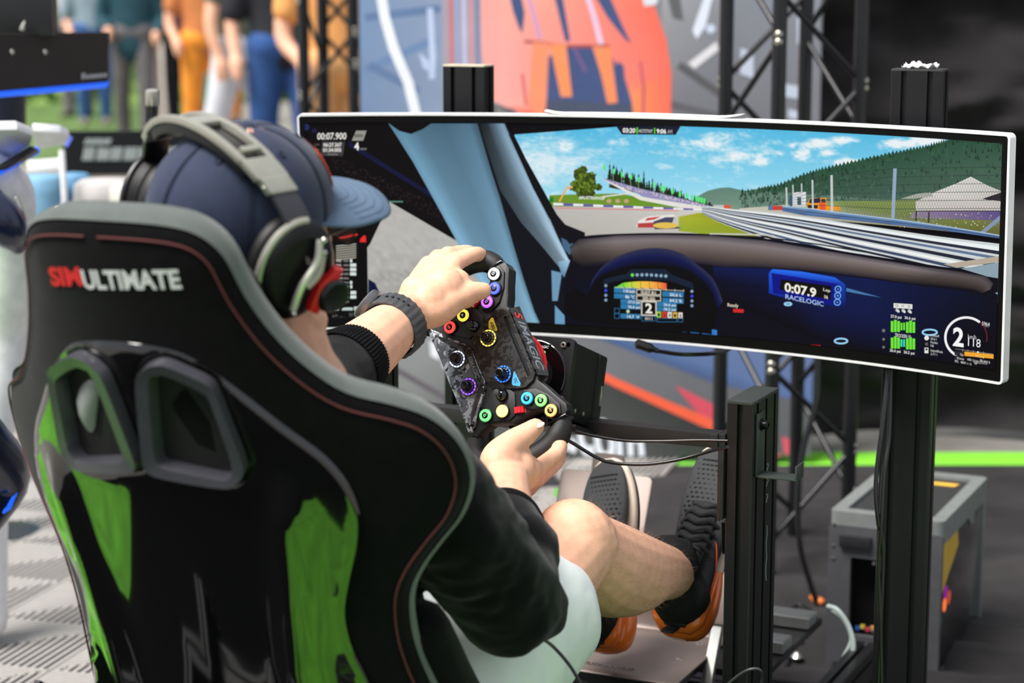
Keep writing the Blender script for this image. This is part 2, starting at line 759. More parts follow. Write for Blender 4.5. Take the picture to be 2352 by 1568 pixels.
def paint_screen():
    ts, bs = MON_H / 2 - 0.0125, -MON_H / 2 + 0.019
    S = Painter(mon_st, lambda a, b, w: MP(a, b, 0.0006 - w), clip=((0, -SMAX + .010, SMAX - .011), (1, bs, ts)))
    S.poly2([(-.6, bs), (.6, bs), (.6, ts), (-.6, ts)], (10, 7, 12))
    # ---- left: side window, roof, asphalt
    S.layer = 1
    rows, cols = [], []
    for v in np.linspace(450, 752, 34):
        r, c = [], []
        for u in np.linspace(840, 1260, 46):
            k = 182 + 8 * fbm(u * .05, v * .12) + 20 * fbm(u * .35, v * .35, 3) * min(1, max(0, (v - 500) / 120)) - max(0, v - 560) * .14
            r.append((u, v)); c.append((k, k - 2, k - 6))
        rows.append(r); cols.append(c)
    S.grid(rows, cols)
    S.layer = 2
    S.poly([(690, 280), (1110, 280), (1110, 585), (1055, 557), (1000, 525), (895, 464), (800, 410), (690, 380)], (13, 8, 12))
    S.poly([(690, 380), (800, 410), (895, 464), (850, 560), (690, 760)], (12, 8, 11))
    S.layer = 3
    for i in range(46):                        # blue light fringe along the roof rail
        t = i / 45
        u, v = 800 + 190 * t, 330 + 118 * t
        b = 44 + 44 * abs(math.sin(i * 1.7))
        S.poly([(u, v - 6), (u + 2.4, v - 5), (u + 3.4, v + 7), (u + .8, v + 6)], (24, 28, b))
    for i in range(240):
        t = rng.rand(); k = rng.rand()
        u, v = 760 + 290 * t, 360 + 165 * t - 30 * k + 20 * (1 - t)
        g = 22 + 26 * rng.rand()
        S.disc(u, v, 2.0, (g, g * .75, g * .75), 5)
    S.disc(703, 292, 8, (36, 42, 96), 9); S.disc(722, 300, 6, (26, 28, 60), 9)
    S.line([(893, 463), (925, 463)], 3, (90, 140, 120))
    # data panel on the left side of the picture
    S.poly([(700, 528), (843, 528), (846, 745), (700, 745)], (9, 7, 9))
    S.layer = 4
    S.poly([(828, 548), (835, 541), (840, 541), (841, 556), (826, 556)], (235, 40, 45))
    S.poly([(778, 546), (820, 536), (822, 540), (780, 549)], (225, 45, 40))
    rowsT = [(598, 'L-3 Press', '4'), (608, 'R-3 Press', '300'), (618, 'Fuel / Rate +', '305'), (628, 'Base / Rate +', '300'),
             (638, 'FRONT / LOAD', ''), (648, 'L-2 Press', '0'), (657.5, 'R-2 Press', '0'), (671, 'Fuel / Rate +', '300'),
             (681, 'Base / Rate +', '3%'), (691.5, 'Adhesion', '')]
    for v, a, b in rowsT:                      # rows too blurred to read: word shaped bars
        S.rect(772, v - 1.5, 772 + (12 if 'Press' in a else 15), v + 3.5, (150, 148, 144)); S.rect(789, v - 1, 801, v + 3, (120, 118, 116))
        if b:
            S.rect(804, v - 3, 804 + (5 if len(b) == 1 else 14), v + 4.5, (214, 226, 222))
    S.rect(813, 704, 833, 713, (200, 205, 200)); S.rect(785, 706, 810, 712.5, (190, 206, 200)); S.rect(768, 706, 778, 712, (215, 215, 210))
    for i in range(40):
        S.disc(765 + 85 * rng.rand(), 718 + 16 * rng.rand(), 2.5, (45 + 50 * rng.rand(),) * 3, 5)
    for i in range(13):
        v0 = 560 + i * 2.6
        if i % 2 == 0:
            S.line([(772, v0 + 5), (818, v0)], 1.5, (215, 212, 195))
    S.poly([(846, 640), (862, 650), (876, 682), (846, 690)], (14, 16, 60))
    S.poly([(846, 690), (880, 678), (905, 700), (900, 745), (846, 745)], (28, 28, 42))
    # clock, lap box
    S.layer = 5
    S.text('00:07.900', 729, 321, 67, 16, (228, 224, 220), .02, .12)
    S.poly([(740, 325), (792, 325), (788, 358), (736, 358)], (62, 60, 62)); S.poly([(818, 300), (842, 300), (834, 323), (808, 323)], (150, 148, 142))
    S.layer = 6
    S.text('06:27.267', 743, 337, 42, 9, (225, 222, 216), .03); S.text('01:34.005', 742, 349, 42, 9, (225, 222, 216), .03)
    S.rect(814, 308, 834, 315, (110, 108, 104)); S.rect(752, 353, 776, 356, (120, 118, 112))
    S.text('4', 814, 345, 11, 18, (235, 232, 228), .04); S.rect(827, 340, 842, 344, (110, 108, 108))
    S.rect(722, 330, 734, 334, (70, 68, 70)); S.rect(724, 342, 734, 346, (70, 68, 70))
    # ---- windscreen view
    S.layer = 8
    sky_l = [(1182, 309), (1418, 291), (1562, 290), (1800, 296), (2000, 305), (2302, 322)]
    def top_v(u):
        for (a, b), (c, d) in zip(sky_l[:-1], sky_l[1:]):
            if a <= u <= c:
                return b + (d - b) * (u - a) / (c - a)
        return 322
    blobs = [(1235, 355, 46, 22, .9), (1300, 340, 60, 20, .7), (1255, 400, 50, 26, .8), (1420, 330, 40, 14, .75), (1500, 322, 60, 12, .6), (1640, 330, 60, 24, 1.0),
             (1690, 360, 56, 20, 1.1), (1740, 370, 36, 14, .9), (1530, 380, 30, 14, .5), (1790, 352, 20, 10, 1.1), (1842, 352, 26, 18, 1.15), (1880, 330, 40, 16, 1.2),
             (1935, 322, 50, 12, 1.1), (1940, 373, 38, 11, 1.2), (2070, 330, 60, 14, 1.3), (2130, 322, 60, 14, 1.3), (1820, 335, 10, 7, 1.0), (1905, 350, 30, 10, .9)]
    rows, cols = [], []
    us = np.linspace(1182, 2302, 230)
    for k in np.linspace(0, 1, 72):
        r, c = [], []
        for u in us:
            v = top_v(u) + (486 - top_v(u)) * k
            cl = 0
            for bu, bv, su, sv, w in blobs:
                e = ((u - bu) / su) ** 2 + ((v - bv) / sv) ** 2
                if e < 4:
                    cl = max(cl, w * math.exp(-e * 1.1))
            n = fbm(u * .022, v * .05, 1.0, 6) + .6 * fbm(u * .08, v * .15, 2.0, 5) + .35 * fbm(u * .25, v * .4, 4.0, 3)
            m = min(1.0, max(0.0, (cl * 1.05 + n * .55 - .30) * 1.25))
            lft = max(0, 1 - abs(u - 1250) / 190) * max(0, 1 - abs(v - 375) / 95)
            m = max(m, min(.85, max(0, lft * 1.1 + n * .45 - .1)))
            mid = max(0, 1 - abs(u - 1660) / 190) * max(0, 1 - abs(v - 345) / 60)
            m = max(m, min(.9, max(0, mid * .9 + n * .6 - .25)))
            g = A3([84, 184, 224]) * (1 - k) + A3([172, 226, 242]) * k
            g = g * (1 - m) + A3([232, 240, 243]) * m
            r.append((u, v)); c.append(tuple(np.clip(g, 0, 255)))
        rows.append(r); cols.append(c)
    S.grid(rows, cols)
    S.layer = 9
    # ground colours
    S.poly([(1262, 448), (1330, 446), (1420, 444), (1520, 462), (1640, 478), (1640, 486), (1262, 474)], (108, 148, 44))
    S.poly([(1270, 474), (1640, 482), (1640, 545), (1270, 545)], [(186, 184, 178), (206, 204, 198), (196, 192, 184), (176, 174, 168)])
    # far hills
    S.poly([(1600, 452), (1625, 438), (1655, 431), (1675, 430), (1692, 434), (1712, 438), (1735, 434), (1765, 428), (1800, 438), (1800, 482), (1600, 482)], [(100, 132, 118)] * 9 + [(124, 152, 134)] * 2)
    ridge = [(1740, 434), (1790, 424), (1850, 400), (1900, 386), (1960, 372), (2020, 358), (2080, 346), (2130, 336), (2170, 324), (2200, 316), (2305, 312)]
    rr = crs(ridge, 14)
    top = []
    for i, p in enumerate(rr):
        top.append((p[0], p[1] + (-4 - 3 * rng.rand() if i % 2 else 2)))
    S.poly([(1700, 482)] + [(1705, 440)] + top + [(2305, 482)], [(104, 132, 118)] * 2 + [(44, 78, 60)] * len(top) + [(84, 112, 96)])
    S.layer = 10
    for i in range(620):                       # spruce forest on the hill
        u = 1700 + 600 * rng.rand()
        vt = np.interp(u, [p[0] for p in rr], [p[1] for p in rr])
        v = vt + 2 + (474 - vt) * rng.rand() ** 1.4
        k = (v - vt) / (480 - vt)
        h = 6 + 6 * rng.rand()
        b = .6 + .55 * rng.rand()
        g = (A3([46, 82, 58]) * (1 - k) + A3([86, 116, 100]) * k) * b
        S.poly([(u - 2.6, v + h * .5), (u, v - h * .6), (u + 2.6, v + h * .5)], tuple(np.clip(g, 0, 255)))
    # left wood: round trees and conifers
    S.layer = 11
    for u, v, r in ((1332, 402, 16), (1340, 390, 10), (1340, 420, 20), (1356, 408, 14), (1324, 428, 14), (1354, 428, 17), (1336, 440, 14), (1352, 442, 14), (1376, 430, 8), (1425, 408, 10), (1445, 416, 9), (1466, 424, 9), (1560, 448, 9), (1530, 446, 8)):
        S.disc(u, v, r * .9, (50, 66, 20), 12)
        for i in range(34):
            a = 6.28 * rng.rand(); k = rng.rand() ** .5
            g = A3([82, 104, 28]) * (.5 + .8 * rng.rand()) * (1.1 if math.sin(a) < 0 else .8)
            S.disc(u + r * k * math.cos(a), v + r * k * math.sin(a), r * .22, tuple(np.clip(g, 0, 255)), 6)
    for i in range(110):
        t = rng.rand()
        u = 1398 + 240 * t
        base = 416 + 62 * t
        h = (40 - 26 * t) * (.55 + .6 * rng.rand())
        if i > 104:
            u, h = ((1410, 46), (1428, 32), (1480, 48), (1455, 36), (1500, 36))[i - 105]
            base = 416 + 62 * (u - 1398) / 235
        g = A3([26, 40, 24]) * (.65 + .7 * rng.rand())
        for q in range(4):
            w_ = (6.5 - 1.5 * q) * (.7 + .3 * (1 - t))
            S.poly([(u - w_, base - h * .24 * q), (u, base - h * (.34 + .22 * q)), (u + w_, base - h * .24 * q)], tuple(g))
    S.poly([(1400, 415), (1640, 472), (1640, 480), (1400, 430)], (40, 56, 24))
    S.layer = 12
    # grandstand, flags, hoardings
    S.poly([(1384, 411), (1392, 410), (1470, 432), (1640, 474), (1640, 480), (1560, 470), (1474, 450), (1470, 446)], (150, 145, 186))
    for i in range(160):
        t = rng.rand()
        u, v = 1400 + 235 * t, 414 + 58 * t + 8 * rng.rand() * (1 - t * .3)
        S.disc(u, v + 2, 1.6, [(200, 190, 215), (120, 110, 170), (225, 205, 190)][i % 3], 5)
    S.layer = 13
    S.poly([(1383, 410), (1390, 412), (1478, 452), (1640, 478), (1640, 482), (1560, 476), (1478, 460), (1470, 458)], (228, 224, 218))
    S.poly([(1384, 450), (1450, 441), (1452, 444), (1384, 453)], (222, 220, 214))
    for u, v in ((1410, 393), (1429, 400), (1450, 405), (1468, 412), (1502, 424), (1520, 431), (1526, 432), (1545, 438), (1562, 445), (1578, 449), (1590, 453), (1600, 456), (1606, 457), (1612, 459), (1618, 461), (1388, 384)):
        S.line([(u, v), (u, v + 26)], .7, (190, 200, 190)); S.rect(u - 1.5, v - 6, u + 3.5, v + 6, (92, 232, 120))
    S.text('#AUSTRIANGP', 1331, 457, 60, 8, (238, 238, 234), .02)
    S.line([(1286, 462), (1303, 431)], 4, (236, 168, 92)); S.line([(1302, 431), (1316, 429)], 5, (236, 176, 96))
    S.rect(1263, 452, 1272, 463, (20, 120, 40))
    for i in range(15):                        # kerb behind the track
        a = 1272 + i * 23
        S.poly([(a, 465 + i * .95), (a + 23, 466 + i * .95), (a + 23, 471 + i * .8), (a, 471 + i * .8)], (238, 236, 240) if i % 2 == 0 else (104, 84, 170))
    S.line([(1275, 477), (1420, 480), (1560, 483)], 2.2, (226, 120, 130))
    for u in (1400, 1420, 1440):
        S.disc(u, 461, 6, (196, 160, 128), 7, 5)
    # near kerb, yellow disc, grass
    S.poly([(1560, 497), (1606, 488), (1622, 490), (1690, 512), (1760, 540), (1690, 545), (1560, 530)], [(170, 178, 52), (176, 180, 50), (150, 160, 40), (146, 156, 36), (140, 150, 36), (160, 168, 40), (150, 170, 50)])
    S.poly([(1462, 520), (1468, 506), (1490, 496), (1550, 492), (1552, 496), (1530, 502), (1500, 520)], (232, 226, 222))
    S.poly([(1488, 500), (1520, 496), (1505, 503), (1482, 507)], (196, 66, 66)); S.poly([(1466, 512), (1503, 510), (1505, 522), (1466, 522)], (184, 62, 66))
    S.poly([(1502, 508), (1530, 498), (1550, 498), (1545, 512), (1566, 524), (1505, 526)], (70, 70, 96))
    S.layer = 14
    S.disc(1530, 517, 29, (226, 190, 84), 16, 7)
    # right side: fields, tent, truck, hut
    S.poly([(1700, 478), (1905, 462), (2110, 458), (2310, 470), (2310, 545), (1900, 505), (1700, 490)], [(200, 198, 186), (132, 152, 84), (136, 152, 82), (128, 132, 92), (94, 92, 44), (112, 128, 70), (200, 198, 186)])
    S.poly([(2100, 486), (2310, 482), (2310, 506), (2090, 500)], [(150, 130, 160), (92, 74, 140), (96, 78, 140), (150, 140, 150)])
    S.poly([(2105, 462), (2150, 440), (2200, 420), (2232, 405), (2268, 424), (2306, 440), (2306, 484), (2106, 484)], [(212, 206, 200), (226, 222, 216), (226, 222, 216), (230, 226, 222), (216, 210, 206), (208, 204, 200), (210, 200, 195), (212, 206, 200)])
    S.poly([(2258, 456), (2306, 440), (2306, 462), (2268, 458)], (44, 30, 40))
    S.poly([(2105, 445), (2140, 440), (2145, 450), (2100, 456), (2070, 456)], (176, 176, 166))
    for i in range(70):
        S.disc(2060 + 240 * rng.rand(), 488 + 34 * rng.rand(), 1.7, [(210, 200, 190), (150, 140, 160), (180, 150, 110)][i % 3], 5)
    S.poly([(1822, 441), (1853, 440), (1853, 474), (1822, 472)], (222, 224, 226)); S.rect(1833, 452, 1842, 470, (70, 96, 104)); S.rect(1816, 448, 1822, 473, (60, 90, 130))
    S.poly([(1855, 466), (1862, 455), (1900, 453), (1900, 470), (1934, 475), (1930, 484), (1855, 478)], (232, 152, 34)); S.poly([(1862, 456), (1886, 454), (1886, 465), (1860, 466)], (34, 36, 60))
    S.poly([(1888, 456), (1897, 456), (1899, 464), (1888, 466)], (50, 60, 60)); S.rect(1857, 470, 1880, 478, (44, 40, 36))
    S.rect(1884, 464, 1898, 482, (232, 88, 50)); S.rect(1766, 472, 1800, 482, (196, 66, 52)); S.rect(1766, 472, 1776, 482, (90, 120, 160)); S.rect(1664, 470, 1680, 480, (214, 90, 60)); S.rect(1640, 470, 1664, 480, (190, 192, 194))
    # catch fence
    S.layer = 15
    for k in range(6):
        S.line([(1812, 449 + k * 4), (1912, 402 + k * 14), (2055, 387 + k * 18.5), (2306, 383 + k * 19)], 1.1, (46, 62, 62))
    for i in range(64):
        u = 1915 + i * 6.1
        S.line([(u, 398), (u + 42, 505)], .55, (60, 76, 74)); S.line([(u + 42, 398), (u, 505)], .55, (60, 76, 74))
    S.layer = 16
    for u, v0, v1, w in ((1808, 430, 474, 4), (1823, 424, 470, 3), (1843, 421, 472, 3), (1868, 413, 478, 4), (1912, 402, 484, 5.5)):
        S.line([(u, v0), (u + 1, v1)], w, (196, 200, 202))
    S.line([(2058, 387), (2053, 500)], 8, (146, 166, 190)); S.line([(2306, 494), (2258, 534)], 9, (130, 148, 170))
    S.line([(2107, 484), (2106, 506)], 3, (44, 40, 44)); S.line([(2136, 486), (2135, 510)], 3, (44, 40, 44)); S.line([(2107, 484), (2306, 484)], 2, (50, 44, 52))
    # guard rails sweeping to the right
    S.layer = 17
    A = [(1799, 473), (1860, 478), (1930, 488), (2050, 502), (2180, 520), (2306, 541)]
    B = [(1799, 484), (1850, 494), (1930, 502), (2050, 515), (2180, 530), (2306, 548)]
    for i in range(len(A) - 1):
        S.poly([A[i], A[i + 1], B[i + 1], B[i]], [(96, 134, 180), (120, 150, 186), (52, 78, 120), (66, 100, 150)])
    S.line(A, 2.0, (176, 200, 222)); S.line([(a + 0, (a2 + b2) / 2) for (a, a2), (b, b2) in zip(A, B)], 1.6, (40, 58, 92))
    up = [(1614, 474), (1640, 474), (1690, 480), (1760, 486), (1860, 498), (2000, 519), (2150, 541), (2306, 560)]
    lo = [(1614, 488), (1626, 496), (1660, 512), (1720, 534), (1790, 556), (1900, 590), (2050, 630), (2306, 700)]
    up2, lo2 = crs(up, 5), crs(lo, 5)
    S.poly([tuple(p) for p in up2] + [tuple(p) for p in reversed(lo2)], (206, 212, 214))
    S.layer = 18
    for k, w, c in ((.05, .07, (235, 240, 240)), (.12, .06, (40, 44, 60)), (.22, .05, (96, 116, 146)), (.33, .07, (36, 40, 56)), (.44, .05, (240, 242, 240)), (.52, .06, (60, 72, 100)), (.62, .05, (34, 36, 52)),
                    (.72, .04, (236, 238, 236)), (.78, .06, (70, 90, 126)), (.9, .07, (30, 34, 48))):
        a = [p + (q - p) * k for p, q in zip(up2, lo2)]
        b = [p + (q - p) * (k + w) for p, q in zip(up2, lo2)]
        S.poly([tuple(p) for p in a] + [tuple(p) for p in reversed(b)], c)
    # ---- pillars
    S.layer = 7
    L1 = [(893, 283), (912, 312), (950, 372), (1000, 462), (1055, 562), (1100, 642), (1150, 720), (1172, 752)]
    R1 = [(1098, 283), (1108, 318), (1126, 380), (1150, 455), (1180, 560), (1204, 640), (1228, 712), (1246, 752)]
    rows, cols = [], []
    for (a, b), k in zip(zip(L1, R1), np.linspace(0, 1, len(L1))):
        a, b = A3(a), A3(b)
        rows.append([tuple(a + (b - a) * t) for t in (0, .08, .3, .62, .9, 1)])
        base = A3([74, 106, 126]) * (1 - k) + A3([128, 170, 196]) * k
        cols.append([tuple(np.clip(base * m, 0, 255)) for m in (1.15, 1.25, 1.0, .95, 1.08, .8)])
    S.grid(rows, cols)
    S.layer = 8
    S.poly([(890, 280), (996, 280), (972, 296), (945, 307), (918, 300)], (12, 8, 11))
    S.poly([(1098, 280), (1162, 280), (1340, 600), (1340, 752), (1246, 752), (1228, 712), (1204, 640), (1180, 560), (1150, 455), (1126, 380)], (16, 16, 26))
    S.layer = 9
    L2 = [(1103, 283), (1112, 318), (1150, 436), (1198, 510), (1244, 562), (1290, 618)]
    R2 = [(1160, 283), (1180, 330), (1211, 390), (1258, 488), (1283, 545), (1312, 604)]
    rows, cols = [], []
    for (a, b), k in zip(zip(L2, R2), np.linspace(0, 1, len(L2))):
        a, b = A3(a), A3(b)
        rows.append([tuple(a + (b - a) * t) for t in (0, .3, .6, .88, 1)])
        hi = A3([120, 150, 172]) * (1 - k) + A3([175, 205, 225]) * k
        cols.append([tuple(hi * m) for m in ((.16 + .45 * k), (.3 + .35 * k), .72, 1.05, .9)])
    S.grid(rows, cols)
    S.layer = 10
    S.poly([(1290, 545), (1322, 560), (1310, 585), (1296, 570)], (70, 100, 130))
    S.poly([(1283, 600), (1312, 596), (1345, 606), (1330, 622), (1300, 640), (1290, 625)], [(120, 165, 195), (170, 205, 225), (190, 220, 235), (120, 160, 190), (90, 130, 160), (100, 140, 170)])
    S.poly([(1276, 700), (1304, 730), (1300, 752), (1276, 752)], (105, 155, 190)); S.poly([(1268, 620), (1292, 626), (1282, 690), (1270, 690)], (110, 150, 180))
    S.poly([(1306, 735), (1354, 742), (1356, 757), (1306, 752)], (90, 120, 150)); S.poly([(1362, 742), (1412, 750), (1408, 760), (1360, 757)], (72, 62, 84))
    # ---- dashboard
    S.layer = 19
    dash_top = [(1318, 552), (1345, 541), (1420, 536), (1520, 534), (1620, 536), (1720, 543), (1830, 556), (1940, 576), (2040, 592), (2130, 606), (2200, 615), (2306, 620)]
    dt = crs(dash_top, 4)
    S.poly([(1182, 309), (1200, 345), (1240, 428), (1272, 482), (1300, 515), (1345, 533), (1345, 545), (1310, 560), (1262, 500), (1225, 430), (1170, 309)], (15, 13, 20))
    S.poly([tuple(p) for p in dt] + [(2310, 900), (1300, 800), (1296, 640), (1310, 600)], (12, 10, 24))
    S.layer = 20
    bt = [(1310, 566), (1330, 549), (1420, 540), (1520, 538), (1640, 541), (1760, 552), (1880, 572), (2000, 592), (2110, 610), (2200, 622), (2268, 634), (2284, 650), (2278, 664), (2255, 672)]
    bb = [(1318, 600), (1345, 612), (1420, 604), (1520, 596), (1600, 604), (1660, 612), (1760, 614), (1870, 622), (1990, 636), (2090, 650), (2180, 658), (2230, 664), (2252, 670), (2255, 673)]
    rows = []
    cols = []
    for k in np.linspace(0, 1, 6):
        rows.append([tuple(A3(a) * (1 - k) + A3(b) * k) for a, b in zip(bt, bb)])
        cc = []
        for i in range(len(bt)):
            g = [(76, 70, 78), (128, 118, 120), (112, 100, 98), (92, 80, 76), (70, 60, 60), (26, 24, 40)][int(round(k * 5))]
            f = 1.0 if 1 < i < 9 else (.62 if i in (0, 1) else .72 - .03 * (i - 9))
            cc.append(tuple(A3(g) * f))
        cols.append(cc)
    S.grid(rows, cols)
    S.line([(1600, 538), (1760, 544), (1880, 560), (1990, 578)], 3, (24, 22, 26)); S.line([(1632, 536), (1750, 538), (1780, 541)], 3, (200, 198, 190))
    S.poly([(2170, 606), (2306, 586), (2306, 600), (2200, 614)], (180, 168, 150)); S.poly([(2210, 616), (2306, 600), (2306, 640), (2270, 634)], (140, 160, 172))
    S.poly([(2288, 672), (2306, 664), (2306, 684)], (110, 150, 180))
    # blue glow of the lower dash
    rows = [[(1640, 612), (1760, 616), (1880, 626), (2000, 640), (2120, 656), (2220, 668), (2306, 690)], [(1640, 640), (1760, 660), (1880, 690), (2000, 720), (2120, 740), (2220, 760), (2306, 780)],
            [(1660, 690), (1760, 730), (1880, 780), (2000, 810), (2120, 830), (2220, 850), (2306, 870)]]
    S.grid(rows, [[(14, 22, 70), (14, 26, 82), (12, 24, 74), (14, 26, 72), (10, 18, 54), (10, 14, 40), (12, 10, 22)], [(10, 10, 34), (12, 14, 44), (14, 22, 70), (14, 22, 68), (10, 14, 44), (10, 8, 22), (10, 8, 16)], [(10, 7, 14)] * 7])
    # instrument binnacle
    S.layer = 21
    hood = crs([(1362, 642), (1384, 612), (1420, 588), (1470, 572), (1520, 569), (1565, 580), (1600, 604), (1640, 640), (1662, 690)], 5)
    inner = crs([(1350, 680), (1372, 640), (1420, 618), (1470, 608), (1520, 608), (1566, 616), (1600, 632), (1632, 664), (1650, 710)], 5)
    S.grid([[tuple(p) for p in hood], [tuple((p + q) / 2) for p, q in zip(hood, inner)], [tuple(p) for p in inner]], [[(46, 48, 78)] * len(hood), [(14, 22, 74)] * len(hood), [(9, 9, 26)] * len(hood)])
    S.poly([(1300, 680), (1330, 640), (1362, 642), (1350, 680)], (11, 12, 30))
    S.layer = 22
    S.poly([tuple(p) for p in inner] + [(1640, 770), (1340, 740), (1296, 720), (1300, 680), (1320, 655)], (9, 7, 11))
    S.layer = 23
    S.poly([(1388, 640), (1440, 628), (1452, 617), (1530, 617), (1545, 630), (1592, 648), (1596, 664), (1540, 644), (1440, 640), (1386, 652)], (20, 32, 52))
    S.layer = 24
    for i in range(8):
        S.disc(1454 + i * 11, 629 + abs(i - 3.2) * .5 + i * .3, 3.8, (110, 228, 80) if i == 0 else (140, 170, 190), 10)
    for i in range(4):
        S.disc(1393, 655 + i * 11, 3.6, (54, 70, 220) if i == 1 else (130, 160, 190), 9); S.disc(1591, 668 + i * 11, 3.6, (54, 70, 220) if i == 1 else (130, 160, 190), 9)
    barc = [(96, 206, 70), (120, 214, 66), (190, 214, 70), (232, 196, 70), (240, 180, 72), (240, 150, 64), (228, 84, 60)]
    for i in range(6):
        a, b = 1413 + i * 20.1, 1413 + (i + 1) * 20.1
        f = lambda u: 645 + 8 * ((u - 1480) / 70) ** 2
        S.poly([(a, f(a) + (8 if i == 0 else 0)), (b - .8, f(b)), (b - .8, 664 - 2 + i * .5), (a, 657 + i * .8)], [barc[i], barc[i + 1], barc[i + 1], barc[i]])
    S.line([(1413, 659), (1480, 662), (1572, 667)], 1.2, (200, 196, 180))
    for i in range(8):
        S.line([(1432 + i * 20, 657 + i), (1432 + i * 20, 662 + i)], 1.2, (210, 206, 190))
    cell = (44, 118, 166)
    for (a, b, c, d) in ((1412, 660, 1461, 671), (1412, 673, 1461, 684), (1427, 686, 1473, 696), (1427, 697, 1473, 708), (1523, 668, 1572, 680), (1523, 683, 1572, 695), (1511, 692, 1556, 703), (1511, 704, 1556, 713), (1427, 719, 1473, 730)):
        S.rect(a, b, c, d, cell, .03)
    S.layer = 25
    for t, a, b, w in (('118 kmh', 1434, 671, 26), ('86 °C', 1438, 684, 22), ('27,0 psi', 1444, 697, 28), ('26,6 psi', 1444, 708, 28), ('50,6 L', 1540, 680, 28), ('64,2 %', 1540, 693, 28), ('26,6 psi', 1526, 703, 28), ('26,2 psi', 1526, 713, 28), ('14,7  V', 1442, 730, 28)):
        S.text(t, a, b, w, 8, (225, 232, 232), .015)
    for (a, b, c, d) in ((1463, 663, 1520, 676), (1463, 677, 1520, 690)):
        S.rect(a, b, c, d, (206, 198, 182), .02); S.rect(a + 2, b + 2, c - 2, d - 2, (14, 14, 16), .02)
    S.rect(1474, 690, 1510, 724, (206, 198, 182), .02); S.rect(1477, 693, 1507, 721, (12, 12, 14), .02)
    S.layer = 26
    S.text('0:07.81', 1474, 674, 34, 8, (220, 210, 190), .02); S.text('00.00', 1478, 688, 28, 8, (220, 210, 190), .02)
    S.text('2', 1484, 718, 16, 23, (236, 232, 222), .03); S.text('6011', 1483, 733, 17, 6, (210, 200, 180), .02)
    for i, c in enumerate(((150, 210, 70), (222, 58, 50), (222, 218, 210), (228, 180, 70), (222, 214, 204))):
        S.rect(1510 + i * 12.4, 714 + i * .6, 1520 + i * 12.4, 728 + i * .6, c, .02); S.text(str(i % 3 + 1), 1512.5 + i * 12.4, 725 + i * .6, 5, 7, (20, 18, 18), .03)
    for (a, b, c, d) in ((1413, 707, 1424, 718), (1413, 719, 1424, 730), (1476, 726, 1507, 736), (1511, 730, 1556, 738), (1559, 730, 1570, 738)):
        S.line([(a, b), (c, b), (c, d), (a, d), (a, b)], 1.2, (40, 110, 156))
    S.disc(1444, 714, 4, (190, 220, 190), 8)
    # lap display on the dash
    S.layer = 23
    S.poly([(1768, 626), (1776, 617), (1840, 622), (1920, 636), (1944, 652), (1944, 700), (1934, 706), (1800, 682), (1768, 672)], [(26, 80, 214), (40, 110, 240), (34, 100, 232), (40, 100, 226), (20, 60, 170), (12, 26, 110), (10, 20, 90), (12, 24, 120), (18, 50, 170)])
    S.poly([(1774, 626), (1930, 652), (1930, 702), (1778, 672)], (14, 20, 128))
    S.layer = 24
    S.poly([(1795, 640), (1912, 656), (1910, 688), (1793, 664)], (12, 9, 12))
    S.layer = 25
    S.text('0:07.9', 1804, 669, 73, 22, (238, 234, 220), .03, 0, 1.0, -.09); S.text('Lap', 1893, 669, 16, 9, (224, 220, 206), .01, 0, 1, -.09); S.text('06', 1895, 684, 9, 8, (224, 214, 196), .01, 0, 1, -.09)
    S.text('RACELOGIC', 1806, 685, 88, 11, (172, 196, 232), .012, 0, 1.0, -.1)
    for i, v in enumerate((663, 678, 693)):
        S.ring(1927 - i * .8, v, 7, 2.4, (110, 170, 230), n=14); S.disc(1927 - i * .8, v, 2.6, (110, 170, 230), 3 + i % 2)
    S.poly([(1946, 660), (1975, 668), (2026, 682), (1976, 674), (1946, 668)], (70, 120, 170))
    for (u, v, a) in ((1812, 697, 8), (1934, 782, 15), (2138, 762, 17)):
        S.ring(u, v, a, 4, (150, 206, 240), n=14, ry=a * .38)
    S.poly([(1760, 600), (1762, 598), (1768, 603)], (60, 60, 70))
    S.text('Ready', 1673, 705, 25, 10, (226, 216, 196), .012); S.rect(1686, 708, 1710, 716, (206, 40, 40), .05); S.rect(1865, 790, 1887, 798, (186, 20, 40), .06)
    S.poly([(1614, 764), (1637, 767), (1637, 755), (1649, 757), (1649, 776), (1618, 771)], (50, 120, 196)); S.poly([(1587, 761), (1607, 763), (1606, 772), (1592, 769)], (40, 100, 170)); S.poly([(1568, 760), (1580, 762), (1576, 768)], (40, 60, 110))
    # ---- HUD overlays
    S.layer = 26
    S.poly([(1416, 288), (1565, 289), (1554, 309), (1430, 308)], (24, 26, 44))
    S.layer = 27
    S.text('03:20', 1432, 304, 29, 11, (240, 240, 236), .03, .1); S.text('HOTSTINT', 1469, 304, 32, 8, (214, 214, 212), .01); S.text('9:06', 1510, 306, 22, 11, (240, 240, 236), .03); S.text('AM', 1535, 306, 11, 9, (190, 190, 190))
    S.rect(1463, 292, 1467, 306, (84, 200, 50)); S.rect(1504, 293, 1507, 307, (84, 200, 50))
    # weather + tyres
    S.rect(2055, 695, 2098, 706, (226, 226, 222), .06)
    for i in range(3):
        S.text(("o", "10'", "30'")[i], 2059 + i * 14, 703 + i, 7, 6, (100, 100, 98)); S.disc(2063 + i * 14, 711 + i, 4, (196, 196, 192), 8); S.disc(2066 + i * 14, 714 + i, 3, (220, 220, 216), 8)
    for t, a, b in (('27.0 psi', 2048, 730), ('26.6 psi', 2080, 733), ('26.6 psi', 2046, 808), ('26.2 psi', 2078, 812)):
        S.text(t, a, b, 25, 8.5, (230, 230, 226), .015)
    S.text('TROCKEN 10', 2058, 772, 36, 8, (224, 224, 220), .012)
    gr = (112, 226, 58)
